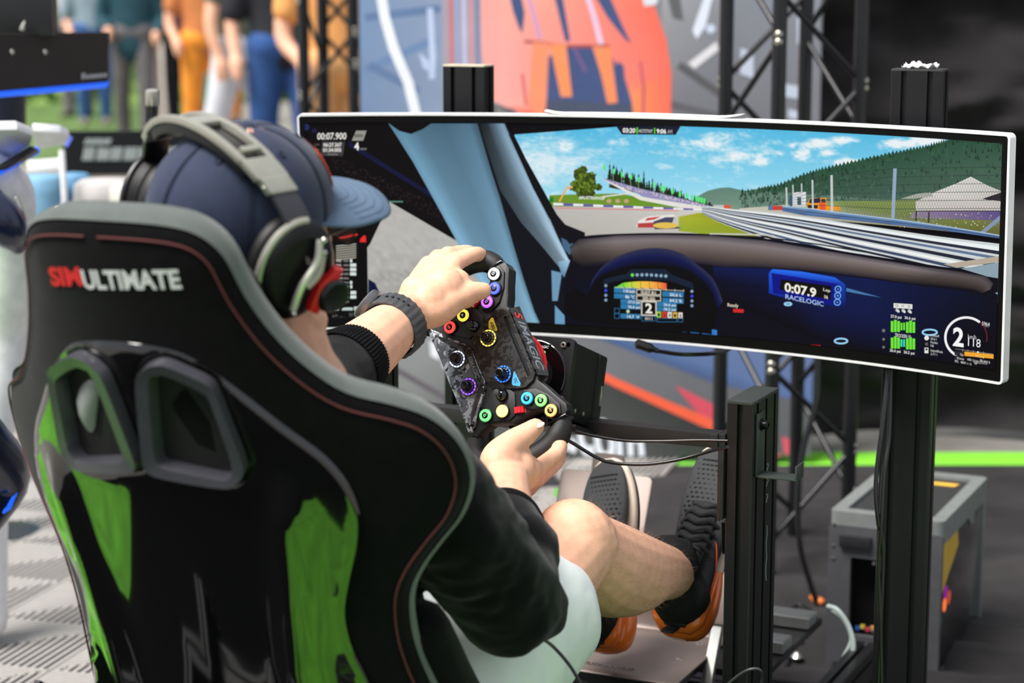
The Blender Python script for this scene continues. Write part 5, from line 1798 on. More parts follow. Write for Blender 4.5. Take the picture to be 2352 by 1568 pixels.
# joints (right side is nearest the camera)
SR_, SL_ = W(.150, -1.035, .812), W(-.215, -1.03, .826)
ER_, EL_ = P(1158, 1372, 2.31), P(706, 918, 2.42)
WR_, WL_ = P(1158, 1108, 2.56), P(930, 728, 2.67)
HIPC = W(RC, -.93, .42)
HR_, HL_ = W(RC + .10, -.93, .41), W(RC - .10, -.93, .41)
KR_, KL_ = P(1322, 1258, 2.63), W(-.13, -.53, .585)
AR_, AL_ = P(1545, 1318, 2.99), W(-.03, -.125, .405)
NECK0 = W(RC + .045, -1.035, .872)
# head frame
_ex = nrm([.736, -.586, -.336])
_fw = A3([.66, .73, .18]); _fw = nrm(_fw - _ex * (_fw @ _ex))
_up = np.cross(_ex, _fw)
def cam2w(v):
    """camera axes (right, into the picture, up) -> world"""
    return v[0] * A3([1, 0, 0]) + v[1] * A3([0, _c, -_s]) + v[2] * A3([0, _s, _c])
HX, HF, HU = cam2w(_ex), cam2w(_fw), cam2w(_up)
HC = P(566, 512, 2.11)
HD = Fr(HC, HX, HF, HU)                       # x right ear, y face, z crown

sk = MB()
# head: skull, jaw, brow, cheeks, nose, ears
sk.ball(HD(0, -.012, .022), (.076, .096, .088), 22, 16, HD)
sk.ball(HD(.004, .034, -.050), (.071, .072, .076), 20, 14, HD)
sk.ball(HD(0, .068, -.100), (.046, .042, .030), 16, 10, HD)
sk.ball(HD(0, .048, -.005), (.062, .040, .045), 16, 12, HD)
for s_ in (1, -1):
    sk.ball(HD(s_ * .040, .052, -.040), (.024, .026, .024), 12, 8, HD)
    sk.ball(HD(s_ * .030, .082, .008), (.024, .010, .009), 12, 8, HD)
    sk.ball(HD(s_ * .082, -.010, -.022), (.008, .018, .030), 12, 10, HD)
    sk.limb([HD(s_ * .070, .004, -.055), HD(s_ * .064, .040, -.095), HD(s_ * .034, .076, -.112)], [.018, .022, .020], 10)
sk.limb([HD(0, .090, .004), HD(0, .104, -.016), HD(0, .112, -.036)], [.009, .011, .014], 10)
sk.ball(HD(0, .094, -.066), (.024, .010, .006), 12, 8, HD)
sk.ball(HD(0, .090, -.076), (.020, .011, .007), 12, 8, HD)
# neck, torso
sk.limb([HD(0, -.022, -.05), HD(.006, .0, -.11) * .6 + NECK0 * .4, NECK0, W(RC, -1.05, .82)], [(.062, .062), (.066, .068), (.072, .070), (.10, .08)], 18, up=RV)
sk.limb([HD(.035, .0, -.05), HD(.03, .01, -.11) * .5 + NECK0 * .5 + RV * .012, NECK0 + RV * .02], [.048, .056, .060], 14)
sk.limb([W(RC, -1.045, .805), W(RC, -1.03, .74), W(RC, -.99, .62), W(RC, -.95, .50), HIPC], [(.165, .08), (.165, .10), (.155, .105), (.16, .11), (.165, .10)], 20, up=RV)
sk.limb([SL_, W(RC, -1.05, .83), SR_], [.055, .075, .055], 14)
# arms
def elbow_bow(a, b, k):
    return (a + b) / 2 + k
sk.limb([SR_, elbow_bow(SR_, ER_, RV * .012), ER_], [.052, .050, .043], 14)
sk.limb([ER_, ER_ * .65 + WR_ * .35, ER_ * .2 + WR_ * .8, WR_], [.045, .048, .036, (.033, .029)], 16, up=RV)
sk.limb([SL_, elbow_bow(SL_, EL_, RV * -.05 - UV * .03), EL_], [.052, .050, .043], 14)
sk.limb([EL_, EL_ * .66 + WL_ * .34, EL_ * .22 + WL_ * .78, WL_], [.046, .047, .038, (.0345, .0300)], 16, up=nrm(np.cross(WL_ - EL_, A3([0, 1.0, .3]))))
# legs
sk.limb([HR_, HR_ * .5 + KR_ * .5 + UV * .01, KR_ + UV * .004], [.090, .078, .058], 18)
sk.ball(KR_ + (KR_ - AR_) * .02 + UV * .010, .055, 16, 12)
cdir = nrm(AR_ - KR_)
sk.limb([KR_, KR_ + (AR_ - KR_) * .25 - UV * .016, KR_ + (AR_ - KR_) * .5 - UV * .016, KR_ + (AR_ - KR_) * .78 - UV * .004, AR_], [.056, .066, .062, .046, .038], 18)
sk.limb([HL_, HL_ * .5 + KL_ * .5, KL_], [.088, .074, .056], 16)
sk.limb([KL_, KL_ + (AL_ - KL_) * .3 - UV * .012, KL_ + (AL_ - KL_) * .7, AL_], [.054, .058, .044, .036], 16)


def hand(W0, E0, fingers, thumb, palm):
    """fingers: four chains MCP..tip in (u, v, depth); thumb chain; radii taper"""
    mcp = []
    for k, ch in enumerate(fingers):
        p = [P(*q) for q in ch]
        r0 = (.0112, .0114, .0106, .0092)[k]
        sk.limb(p, [r0 * 1.08] + [r0] * (len(p) - 2) + [r0 * .82], 12)
        sk.ball(p[0], r0 * 1.22, 12, 8)
        mcp.append(p[0])
    fw_ = nrm(W0 - E0)
    for k, m in enumerate(mcp):                    # back of the hand
        a = W0 + (mcp[k] - sum(mcp) / 4) * .45
        sk.limb([a - fw_ * .004, a * .45 + m * .55, m], [.0175, .0170, .0128], 12)
    for a, b in zip(mcp[:-1], mcp[1:]):            # webbing keeps the palm closed
        sk.limb([W0 * .55 + a * .45, (a + b) / 2 * .86 + W0 * .14], [.0165, .0115], 10)
    t = [P(*q) for q in thumb]
    sk.limb([W0 * .8 + t[0] * .2] + t, [.021, .0235, .0190, .0152, .0120], 14)
    for q in palm:
        sk.ball(P(*q[:3]), q[3], 14, 10)
    return mcp, t


handL = hand(WL_, EL_, [
    [(1046, 604, 2.742), (1092, 583, 2.772), (1106, 596, 2.800), (1090, 614, 2.818)],
    [(1030, 587, 2.762), (1074, 580, 2.795), (1092, 596, 2.825), (1076, 614, 2.838)],
    [(1006, 592, 2.780), (1046, 582, 2.815), (1066, 600, 2.845), (1056, 618, 2.852)],
    [(984, 606, 2.792), (1014, 594, 2.825), (1034, 610, 2.852), (1034, 626, 2.856)]],
    [(1000, 712, 2.685), (1044, 687, 2.700), (1082, 672, 2.712), (1110, 667, 2.722)],
    [(1020, 662, 2.708, .030), (985, 690, 2.69, .030), (1050, 650, 2.722, .020), (960, 672, 2.712, .026), (1000, 640, 2.74, .026), (1068, 682, 2.712, .0165)])
handR = hand(WR_, ER_, [
    [(1232, 1078, 2.640), (1277, 1042, 2.668), (1284, 1020, 2.700), (1262, 1006, 2.718)],
    [(1228, 1100, 2.660), (1275, 1062, 2.695), (1280, 1038, 2.728), (1256, 1022, 2.740)],
    [(1214, 1118, 2.678), (1258, 1080, 2.715), (1264, 1052, 2.746), (1242, 1036, 2.752)],
    [(1196, 1132, 2.690), (1236, 1096, 2.725), (1244, 1068, 2.752), (1224, 1050, 2.756)]],
    [(1142, 1058, 2.575), (1172, 1022, 2.592), (1206, 998, 2.606), (1230, 980, 2.616)],
    [(1185, 1075, 2.60, .027), (1175, 1100, 2.60, .027), (1205, 1080, 2.622, .023), (1160, 1060, 2.585, .024), (1192, 1050, 2.61, .018)])
body = remesh(sk, .0030, 5, .5).build('body', m_skin, driver, smooth=180)
# fine leg hair along the right leg
hair = MB()
bv = A3(body.data.vertices[0:0] if False else [tuple(v.co) for v in body.data.vertices]) + root_loc(driver)
bn = A3([tuple(v.normal) for v in body.data.vertices])
la = AR_ - KR_
tpar = ((bv - KR_) @ la) / (la @ la)
dleg = np.linalg.norm(bv - (KR_ + np.outer(tpar, la)), axis=1)
cand = np.where((tpar > -.12) & (tpar < .92) & (dleg < .085))[0]
for i in rng.choice(cand, 900):
    p, n_ = bv[i], bn[i]
    d_ = nrm(n_ * .55 + nrm(la) * .75 + (rng.rand(3) - .5) * .8)
    L_ = .008 + .010 * rng.rand()
    q1, q2 = p + d_ * L_ * .5, p + d_ * L_ + (nrm(la) - n_ * .3) * L_ * .3
    hair.tube([p - n_ * .0005, q1, q2], [.00012, .0001, .00004], 3, cap=False)
hair.build('leg_hair', mat('brown_leg_hair', (140, 100, 70), .6), driver, smooth=0, fixn=False)['kind'] = 'stuff'
# thumbnail of the right hand
tn = P(1241, 976, 2.606)
MB().ball(tn, (.0052, .0030, .0068), 12, 8, frz(tn, P(1230, 980, 2.616) - P(1206, 998, 2.606))).build('thumbnail', mat('fingernail', (238, 206, 190), .3), driver)

# ---- sweatshirt: torso and sleeves
sw = MB()
sw.limb([W(RC, -1.05, .842), W(RC, -1.045, .80), W(RC, -1.03, .73), W(RC, -.98, .62), W(RC + .01, -.94, .50), W(RC + .01, -.92, .44)], [(.11, .075), (.185, .092), (.185, .112), (.178, .122), (.185, .128), (.18, .12)], 26, up=RV)
sw.limb([SL_ + UV * .004, W(RC, -1.06, .838), SR_ + UV * .004], [.066, .082, .066], 16)
sw.limb([NECK0 - UV * .055, NECK0 - UV * .028], [.085, .076], 16)
e2 = ER_ * .42 + WR_ * .58
sw.limb([SR_, SR_ * .55 + ER_ * .45 + RV * .014 - UV * .008, ER_ + RV * .004 - UV * .004], [.068, .068, .063], 20)
sw.limb([ER_ + RV * .004, ER_ * .72 + WR_ * .28 + UV * .010, e2 + UV * .004], [.066, .060, .046], 20)
sw.ball(P(1196, 1270, 2.36), .050, 16, 12)
sw.ball(P(1215, 1390, 2.34), .048, 16, 12)
sw.limb([SL_, elbow_bow(SL_, EL_, RV * -.05 - UV * .03), EL_ + UV * .006], [.072, .068, .058], 18)
e3 = EL_ * .62 + WL_ * .38
sw.limb([EL_, e3 - nrm(WL_ - EL_) * .02], [.058, .050], 18)
sh_ = remesh(sw, .0060, 6, .5)
# folds: push the cloth in and out along noise
V = A3(sh_.v)
for i in range(len(V)):
    p = V[i]
    k = noise.fractal(Vector((p[0] * 13, p[1] * 13, p[2] * 20)), 1.0, 2.0, 3)
    c_ = min(1, max(0, (p[2] - .5) / .05))
    V[i] = p + nrm(p - (ER_ * .5 + SR_ * .5)) * k * .008
sh_.v = [tuple(p) for p in V]
shirt = sh_.build('sweatshirt', m_blk, driver, smooth=180)
# ribbed cuff of the pushed up left sleeve
ax = nrm(WL_ - EL_)
cf = frz(e3 - ax * .012, ax)
MB().loft([[cf((.0475 + .0008 * math.cos(t * 66)) * k * math.cos(t), (.0475 + .0008 * math.cos(t * 66)) * k * math.sin(t), z) for t in np.linspace(0, 2 * math.pi, 264, endpoint=False)]
           for k, z in ((1.10, -.006), (1.12, .004), (1.04, .022), (.98, .040), (.93, .042), (.88, .036))], True, False, False).build('cuff', m_rib, shirt, smooth=60)
ax2 = nrm(WR_ - ER_)
cf2 = frz(e2 - ax2 * .005, ax2)
MB().loft([[cf2(.0485 * k * math.cos(t), .0485 * k * math.sin(t), z) for t in np.linspace(0, 2 * math.pi, 60, endpoint=False)] for k, z in ((1.05, -.006), (1.06, .004), (.98, .020), (.92, .028), (.85, .024))], True, False, False).build('cuff', m_rib, shirt, smooth=60)

# ---- shorts
so_ = MB()
hemR = HR_ * .30 + KR_ * .70
hemL = HL_ * .3 + KL_ * .7
so_.limb([HR_ + RV * .01, HR_ * .62 + KR_ * .38 - UV * .004, hemR - UV * .012], [(.125, .115), (.118, .110), (.104, .102)], 22)
so_.limb([HL_ - RV * .01, HL_ * .62 + KL_ * .38, hemL], [(.115, .11), (.105, .10), (.094, .09)], 20)
so_.limb([HR_ - UV * .01, HL_ - UV * .01], [.13, .13], 18)
sm_ = remesh(so_, .0070, 5, .5)
V = A3(sm_.v)
for i in range(len(V)):
    p = V[i]
    V[i] = p + UV * .006 * noise.fractal(Vector((p[0] * 16, p[1] * 16, p[2] * 9)), 1.0, 2.0, 3) + RV * .005 * noise.noise(Vector((p[0] * 22, p[1] * 30, p[2] * 12)))
sm_.v = [tuple(p) for p in V]
sm_.build('shorts', m_white, driver, smooth=180)
# ---- shoes and socks (children of the driver)
m_mesh = mat('black_knit_upper', (44, 45, 48), .75, bump=.3, bs=1500)
m_orange = mat('orange_heel_unit', (255, 122, 44), .22, spec=.5, coat=.5, var=.05, sub=.2)
m_cream = mat('cream_midsole', (226, 206, 186), .6)
m_sock = mat('black_sock', (18, 18, 20), .9, bump=.4, bs=900)
m_lace = mat('black_lace', (24, 24, 26), .8)
m_swoosh = mat('orange_mark', (255, 92, 30), .5)


def shoe(fr, sgn, ankle):
    """fr: origin heel bottom, x toe, y lateral (outer side = +sgn), z instep"""
    L = .300
    secs = [(.0, .020, .0, .036, .066), (.02, .036, .0, .042, .082), (.05, .041, -.001, .046, .088), (.085, .039, -.001, .044, .084), (.12, .038, .0, .042, .076), (.16, .043, .002, .042, .064), (.20, .048, .003, .042, .054), (.235, .047, .002, .040, .045), (.265, .041, .0, .038, .037), (.288, .029, -.003, .036, .030), (.300, .010, -.005, .033, .026)]
    def ring(x, hwid, cy, zb, zt, n=22):
        o = []
        for t in np.linspace(0, 2 * math.pi, n, endpoint=False):
            c, s = math.cos(t), math.sin(t)
            yy = cy * sgn + hwid * (abs(c) ** .75) * (1 if c > 0 else -1) * (1 - .28 * max(0, s))
            zz = (zb + zt) / 2 + (zt - zb) / 2 * (abs(s) ** .8) * (1 if s > 0 else -1)
            o.append(fr(x, yy, zz))
        return o
    toe = lambda x: .016 * max(0, (x - .2) / .1) ** 2            # toe spring
    D = crs([A3(k) for k in secs], 4)
    up_ = MB().loft([ring(k[0] + 0, k[1], k[2], k[3] * .55 + toe(k[0]), k[4] + toe(k[0])) for k in D]).build('shoe', m_mesh, driver, smooth=180)
    # midsole
    ms = MB()
    def solering(x, hw_, cy, z0, z1, n=18):
        return [fr(x, cy * sgn + hw_ * (abs(math.cos(t)) ** .55) * (1 if math.cos(t) > 0 else -1), (z0 + z1) / 2 + (z1 - z0) / 2 * (abs(math.sin(t)) ** .55) * (1 if math.sin(t) > 0 else -1)) for t in np.linspace(0, 2 * math.pi, n, endpoint=False)]
    Dm = [k for k in D if k[0] > .085]
    ms.loft([solering(k[0] + .002, k[1] + .0035, k[2], .006 * (1 if k[0] < .27 else 1) + toe(k[0]), .028 + toe(k[0]) - .004 * max(0, (k[0] - .2) / .1)) for k in Dm])
    ms.build('midsole', m_cream, up_, smooth=50)
    MB().loft([solering(k[0] + .001, k[1] + .001, k[2], .0 + toe(k[0]), .008 + toe(k[0])) for k in Dm]).build('outsole', mat('dark_outsole', (34, 32, 34), .7), up_, smooth=50)
    # heel air unit
    air = [(-.010, .012, .012, .030), (-.004, .030, .004, .038), (.010, .041, .0, .042), (.035, .0475, -.001, .043), (.065, .047, .0, .038), (.095, .043, .004, .030), (.125, .036, .010, .022)]
    Da = crs([A3(k) for k in air], 4)
    MB().loft([solering(k[0], k[1], 0, k[2], k[3], 22) for k in Da]).build('heel_air_unit', m_orange, up_, smooth=60)
    # orange heel wrap above it
    Dw = crs([A3(k) for k in ((-.004, .022, .034, .050), (.010, .038, .034, .060), (.035, .0425, .034, .058), (.07, .042, .034, .048), (.10, .040, .032, .038))], 4)
    MB().loft([solering(k[0] - .001, k[1] + .001, 0, k[2], k[3], 20) for k in Dw]).build('heel_wrap', m_orange, up_, smooth=60)
    # tongue, laces, collar
    MB().limb([fr(.095, 0, .084), fr(.13, 0, .076), fr(.17, 0, .061), fr(.195, 0, .052)], [(.026, .009), (.026, .008), (.024, .007), (.020, .005)], 14, up=fr.y).build('tongue', m_lace, up_, smooth=180)
    for i in range(6):
        x = .115 + i * .0155
        z = .0895 - .0019 * i * i * .30 - .0042 * i
        MB().tube(crs([fr(x, -.030, z - .014), fr(x + .004, -.016, z + .003), fr(x - .002, 0, z + .007), fr(x + .004, .016, z + .003), fr(x, .030, z - .014)], 4), (.0036), 7, flat=.6).build('lace', m_lace, up_, smooth=60)
    MB().tube(crs([fr(.115, .0, .100), fr(.104, .020, .108), fr(.094, .030, .1), fr(.108, .012, .103)], 5), .0026, 7).build('lace', m_lace, up_, smooth=60)
    MB().tube(crs([fr(.115, .0, .100), fr(.110, -.020, .107), fr(.104, -.028, .098)], 5), .0026, 7).build('lace', m_lace, up_, smooth=60)
    MB().tube([fr(.103, -.012, .1085), fr(.100, .012, .1095)], .0017, 6).build('lace_tip', mat('lace_tip_gold', (206, 186, 140), .3, .4), up_)
    # ventilation pits of the knit, in rows over the toe
    pits = MB()
    for i in range(13):
        for j in range(9):
            x = .175 + i * .0082
            y = (-.034 + j * .0085 + (.0042 if i % 2 else 0)) * (1 - max(0, (x - .24) / .12))
            k = min(D, key=lambda q: abs(q[0] - x))
            if abs(y) > k[1] * .78:
                continue
            zb, zt = k[3] * .55 + toe(x), k[4] + toe(x)
            s_ = math.sqrt(max(0, 1 - (abs(y) / (k[1] * .8)) ** 2.4))
            z = (zb + zt) / 2 + (zt - zb) / 2 * (s_ ** .8)
            pits.ball(fr(x, y, z - .0004), (.0021, .0037, .0014), 6, 4, fr)
    pk = pits.build('knit_pits', mat('knit_pit_black', (4, 4, 5), .9), up_, smooth=0)
    pk['kind'] = 'stuff'
    # side mark
    sw_ = [(.060, .046), (.068, .041), (.085, .042), (.110, .050), (.140, .062), (.108, .054), (.084, .049), (.072, .050), (.066, .055), (.060, .052)]
    def side(x, z):
        k = min(D, key=lambda q: abs(q[0] - x))
        zb, zt = k[3] * .55, k[4]
        s_ = max(-1, min(1, (z - (zb + zt) / 2) / ((zt - zb) / 2)))
        c = math.sqrt(max(0, 1 - abs(s_) ** 2.5))
        return fr(x, sgn * (k[2] * 1 + k[1] * (c ** .75) * (1 - .28 * max(0, s_)) + .0016), z)
    m_ = MB(); pts = [tuple(p) for p in crs(sw_, 3, True)]
    tri = tessellate_polygon([[Vector((a, b, 0)) for a, b in pts]])
    m_.add([side(a, b) for a, b in pts], [tuple(t) for t in tri]); m_.build('side_mark', m_swoosh, up_, smooth=0)
    # pull tab with lettering
    tf = Fr(fr(-.006, 0, .070), fr.y, nrm(fr.z * .8 - fr.x * .5), nrm(-fr.x))
    tb = MB().box(tf, .020, .030, .004, (0, 0, .004)).build('pull_tab', m_lace, up_, bevel=.001)
    text_part('lettering', '270', Fr(tf(0, 0, .0062), tf.y, -tf.x, tf.z), .022, .009, mat('tab_white', (220, 220, 218), .5), tb, .01, .2)
    # sock
    a = fr(.045, 0, .060)
    ax_ = nrm(ankle - a)
    e = a + ax_ * .062
    f_ = frz(a, ax_)
    k_ = MB().limb([a, (a + e) / 2, e], [(.046, .044), (.042, .040), (.040, .039)], 18)
    k_.build('sock', m_sock, up_, smooth=60)
    MB().loft([[frz(e, ax_)((.0405 + .001 * math.cos(t * 30)) * m * math.cos(t), (.0405 + .001 * math.cos(t * 30)) * m * math.sin(t), z) for t in np.linspace(0, 2 * math.pi, 120, endpoint=False)] for m, z in ((.98, -.03), (1.06, -.025), (1.06, .010), (1.0, .016), (.9, .012))], True, False, False).build('sock_cuff', m_sock, up_, smooth=60)
    return up_


def foot_frame(heel, toe_, side_hint):
    x = nrm(toe_ - heel)
    y = side_hint - x * (side_hint @ x)
    y = nrm(y)
    return Fr(heel, x, y, np.cross(x, y))
# right shoe: heel on the plate, toe on the throttle pedal
heelR = P(1570, 1462, 3.035)
toeR = P(1678, 1040, 3.14)
fR = foot_frame(heelR, toeR, -RV - FV * .30)
ROLL = lambda f, a: Fr(f.o, f.x, f.y * math.cos(a) + f.z * math.sin(a), f.z * math.cos(a) - f.y * math.sin(a))
if (fR.z @ FV) > 0:
    fR = Fr(fR.o, fR.x, -fR.y, -fR.z)
_sg = 1 if fR.y @ RV > 0 else -1
fR = ROLL(fR, _sg * R_(12))
shoe(fR, _sg, AR_)
heelL = P(1418, 1490, 3.17)
toeL = P(1424, 1030, 3.26)
fL = foot_frame(heelL, toeL, -RV + FV * .35)
if (fL.z @ FV) > 0:
    fL = Fr(fL.o, fL.x, -fL.y, -fL.z)
shoe(fL, -1 if fL.y @ RV > 0 else 1, AL_)
# ============================================================ cap, headset, glasses, watch
m_cap_b = mat('navy_cap_twill', (31, 41, 68), .8, var=.12, vs_=80, bump=.4, bs=1300, sheen=.25)
m_brim = mat('skylit_brim_blue', (86, 107, 130), .8, var=.06, vs_=80, bump=.3, bs=1300)  # cap blue made lighter: skylight put into the brim's colour
m_seam = mat('navy_seam', (26, 35, 58), .85)
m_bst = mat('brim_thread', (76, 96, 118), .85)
cap = thing('baseball_cap', 'navy blue baseball cap with a curved brim worn by the driver', 'cap', HD(0, 0, .02))
CA = A3([.0835, .1065, .096]); CC = A3([0, -.010, .016])
def capp(az, k, off=0.0):
    """az: azimuth from the face, k: 0 rim .. 1 crown"""
    sx, cy = math.sin(az), math.cos(az)
    zrim = .012 + .030 * cy - .010                       # the rim is high at the brow, low at the nape
    el0 = math.asin(max(-1, min(1, (zrim - CC[2]) / CA[2])))
    el = el0 + (math.pi / 2 - el0) * k
    flat = 1 - .05 * k ** 3
    a = CA + off
    return HD(CC[0] + a[0] * math.cos(el) * sx, CC[1] + a[1] * math.cos(el) * cy, CC[2] + a[2] * flat * math.sin(el))
for p in range(6):
    a0 = p * math.pi / 3
    mb = MB()
    rings = []
    for k in np.linspace(0, .985, 16):
        row = []
        for t in np.linspace(0, 1, 11):
            puffy = .0018 * math.sin(math.pi * t) ** .6
            row.append(capp(a0 + t * math.pi / 3, k, puffy))
        rings.append(row)
    inner = [[HC + (q - HC) * .975 for q in r] for r in rings]
    mb.loft(rings, closed=False)
    mb.loft(inner, closed=False)
    mb.build('crown_panel', m_cap_b, cap, smooth=180)
    for da in (-.02, .02):
        MB().tube([capp(a0 + da, k, .0012) for k in np.linspace(0, .97, 14)], .0006, 5).build('seam_stitch', m_seam, cap)
MB().lathe(Fr(capp(0, 1, .0), HX, HF, HU), [(.008, -.001), (.0078, .003), (.005, .0055), (.0005, .0062)], 16).build('top_button', m_cap_b, cap)
for p in range(6):
    e = capp(p * math.pi / 3 + math.pi / 6, .62, .002)
    MB().lathe(frz(e, e - HC), [(.0042, -.001), (.0042, .0008), (.0022, .0012), (.002, -.001)], 12).build('eyelet', m_seam, cap)
# brim
bo = []
for t in np.linspace(-66, 66, 23):
    bo.append((.0815 * math.sin(R_(t)), .1035 * math.cos(R_(t)) - .016))
tip = [(.0815 * math.sin(R_(66)) , .1035 * math.cos(R_(66)) - .016), (.082, .075), (.079, .110), (.068, .146), (.042, .168), (0, .177), (-.042, .168), (-.068, .146), (-.079, .110), (-.082, .075), (-.0815 * math.sin(R_(66)), .1035 * math.cos(R_(66)) - .016)]
out = [tuple(p) for p in crs(tip, 4)]
outline = bo[:-1] + out[:-1]
def brim_fn(x, y, h):
    zr = .032 - 3.4 * x * x - .06 * (y - .09) - 1.0 * max(0, y - .09) ** 2
    return HD(x, y, zr + h)
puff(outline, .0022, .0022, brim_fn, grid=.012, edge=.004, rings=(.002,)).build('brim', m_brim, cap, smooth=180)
for i in range(5):
    q = [(x * (1 - .09 * (i + 1)), .085 + (y - .085) * (1 - .12 * (i + 1))) for x, y in out[6:-6]]
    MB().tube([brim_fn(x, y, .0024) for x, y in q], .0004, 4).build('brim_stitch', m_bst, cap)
pt_ = MB()
rings = [[capp(a, k, .0035) for a in np.linspace(R_(-38), R_(38), 12)] for k in np.linspace(.08, .46, 7)]
pt_.loft(rings, closed=False)
pt_.build('front_patch', mat('orange_patch', (240, 84, 40), .7), cap, smooth=180)

# ---- headset
m_olive = mat('olive_grey_metal', (172, 170, 158), .34, .55, var=.05)
m_hblk = mat('headset_black', (20, 20, 23), .35, bump=.1, bs=1500)
m_dark = mat('headset_dark_slide', (60, 58, 66), .5)
hs = thing('headset', 'black and olive grey gaming headset over the cap', 'headset', HD(0, -.03, -.05))
BR = A3([.114, .112])
def band(th, y=0.0, off=0.0):
    c, s = math.cos(R_(th)), math.sin(R_(th))
    return HD(-.010 + (BR[0] + off) * c * (1 + .04 * s), -.012 - .050 * max(0, s) ** 1.2 + y, -.004 + (BR[1] + off) * max(s, -.3))
def strip(a0, a1, y0, y1, t0, t1, name, material, n=18):
    rings = []
    for th in np.linspace(a0, a1, n):
        rings.append([band(th, y0, t0), band(th, y1, t0), band(th, y1, t1), band(th, y0, t1)])
    return MB().loft(rings).build(name, material, hs, smooth=40, bevel=.0015)
strip(-8, 42, -.0165, .0165, .004, .010, 'slide_arm', m_dark)
strip(138, 188, -.0165, .0165, .004, .010, 'slide_arm', m_hblk)
strip(36, 45, -.0185, .0185, .003, .0118, 'band_end', m_olive, 6)
strip(135, 144, -.0185, .0185, .003, .0118, 'band_end', m_olive, 6)
strip(44, 56, -.021, .021, .003, .0105, 'band_bridge', m_olive, 6)
strip(124, 136, -.021, .021, .003, .0105, 'band_bridge', m_olive, 6)
strip(55, 125, -.022, -.0135, .003, .0105, 'band_rail', m_olive, 26)
strip(55, 125, .0135, .022, .003, .0105, 'band_rail', m_olive, 26)
strip(86, 96, -.015, .015, .0035, .010, 'band_bridge', m_olive, 5)
strip(59, 62, -.012, .012, .008, .0145, 'band_clip', m_olive, 4)
strip(50, 130, -.019, .019, -.008, .003, 'band_padding', m_hblk)
for a in (40, 52):
    e = band(a, -.0178, .007)
    MB().ball(e, .0022, 8, 6).build('rivet', m_chrome, hs)
for s_ in (1, -1):
    cc = HD(s_ * .094 - (.022 if s_ < 0 else 0), -.022, -.014)
    nx = nrm(HX * s_ + HF * -.10 - HU * .10)
    f = Fr(cc, nrm(HF - nx * (HF @ nx)), nrm(np.cross(nx, HF)) * 1.0, nx)
    if f.y @ HU < 0:
        f.y = -f.y
    ov = lambda rx, ry, z, n=36: [f(rx * math.cos(t), ry * math.sin(t), z) for t in np.linspace(0, 2 * math.pi, n, endpoint=False)]
    MB().loft([ov(.034, .042, -.026), ov(.042, .052, -.022), ov(.044, .054, -.012), ov(.041, .050, -.004)]).build('ear_cushion', mat('ear_cushion_leather', (16, 16, 17), .55), hs, smooth=60)
    cup = MB().loft([ov(.043, .053, -.006), ov(.046, .056, .002), ov(.0455, .055, .012), ov(.041, .050, .019), ov(.034, .042, .0215), ov(.033, .041, .019), ov(.020, .028, .0195)]).build('ear_cup', mat('headset_cup_black', (9, 9, 10), .5, spec=.3), hs, smooth=50)
    MB().tube([f(.0455 * math.cos(R_(t)), .0555 * math.sin(R_(t)), .010) for t in np.linspace(85, 200, 20)], .0042, 8).build('cup_rim', m_olive if s_ > 0 else m_hblk, cup)
    if s_ == 1:
        MB().tube(crs([f(.012, .040, .026), f(.010, .018, .030), f(-.004, -.006, .031), f(-.008, -.034, .028)], 5), [(.006, .004)] * 16, 8).build('yoke_bracket', mat('pale_steel_bracket', (206, 206, 196), .35, .6), cup)
        MB().tube(crs([f(.016, .026, .029), f(.012, .006, .033), f(.000, -.008, .033)], 5), .0042, 8).build('yoke_bracket', m_olive, cup)
        for a, b in ((.013, .042), (-.009, -.038), (.016, .028)):
            MB().ball(f(a, b, .031), .0034, 10, 6).build('rivet', m_chrome, cup)
        MB().prism(f, [(.014, -.040), (.022, -.012), (.040, .004), (.049, .004), (.046, -.010), (.032, -.030), (.026, -.046)], .016, .028).build('red_accent', mat('red_headset_trim', (214, 36, 34), .35), cup, smooth=30, bevel=.0012)
        dl = Fr(f(.040, -.026, .022), f.x, f.y, nrm(f.z + f.x * .25))
        MB().lathe(dl, [(.0185, -.006), (.0195, .002), (.0185, .009), (.0165, .0115), (.0150, .0110), (.001, .0112)], 30).build('volume_dial', mat('dial_dark_green', (22, 27, 24), .35), cup)
        bdg = Fr(band(4, .004, .0104), nrm(band(4, .02) - band(4, -.02)), nrm(band(8) - band(0)), nrm(np.cross(band(4, .02) - band(4, -.02), band(8) - band(0))))
        if bdg.z @ HX < 0:
            bdg = Fr(bdg.o, -bdg.x, bdg.y, -bdg.z)
        bb = MB().prism(bdg, rrect(.022, .024, .003, 3), 0, .0012).build('maker_badge', m_olive, hs, bevel=.0004)
        MB().prism(bdg, [(-.006, -.008), (-.001, -.008), (.000, .001), (.007, .008), (.002, .008), (-.002, -.001)], .0012, .0016).build('badge_mark', m_hblk, bb, smooth=0)
    else:
        MB().tube([f(.010, .03, .022), f(.012, .075, .026), f(.012, .110, .026)], [(.008, .006)] * 3, 10).build('microphone_boom', m_hblk, cup, smooth=50)
        MB().tube([f(.012, .105, .026), f(.012, .122, .026)], [(.0092, .0072)] * 2, 12).build('boom_cap', m_olive, cup, bevel=.002)
        MB().box(f, .012, .003, .002, (.020, .028, .022)).build('red_accent', mat('red_headset_trim', (214, 36, 34)), cup)

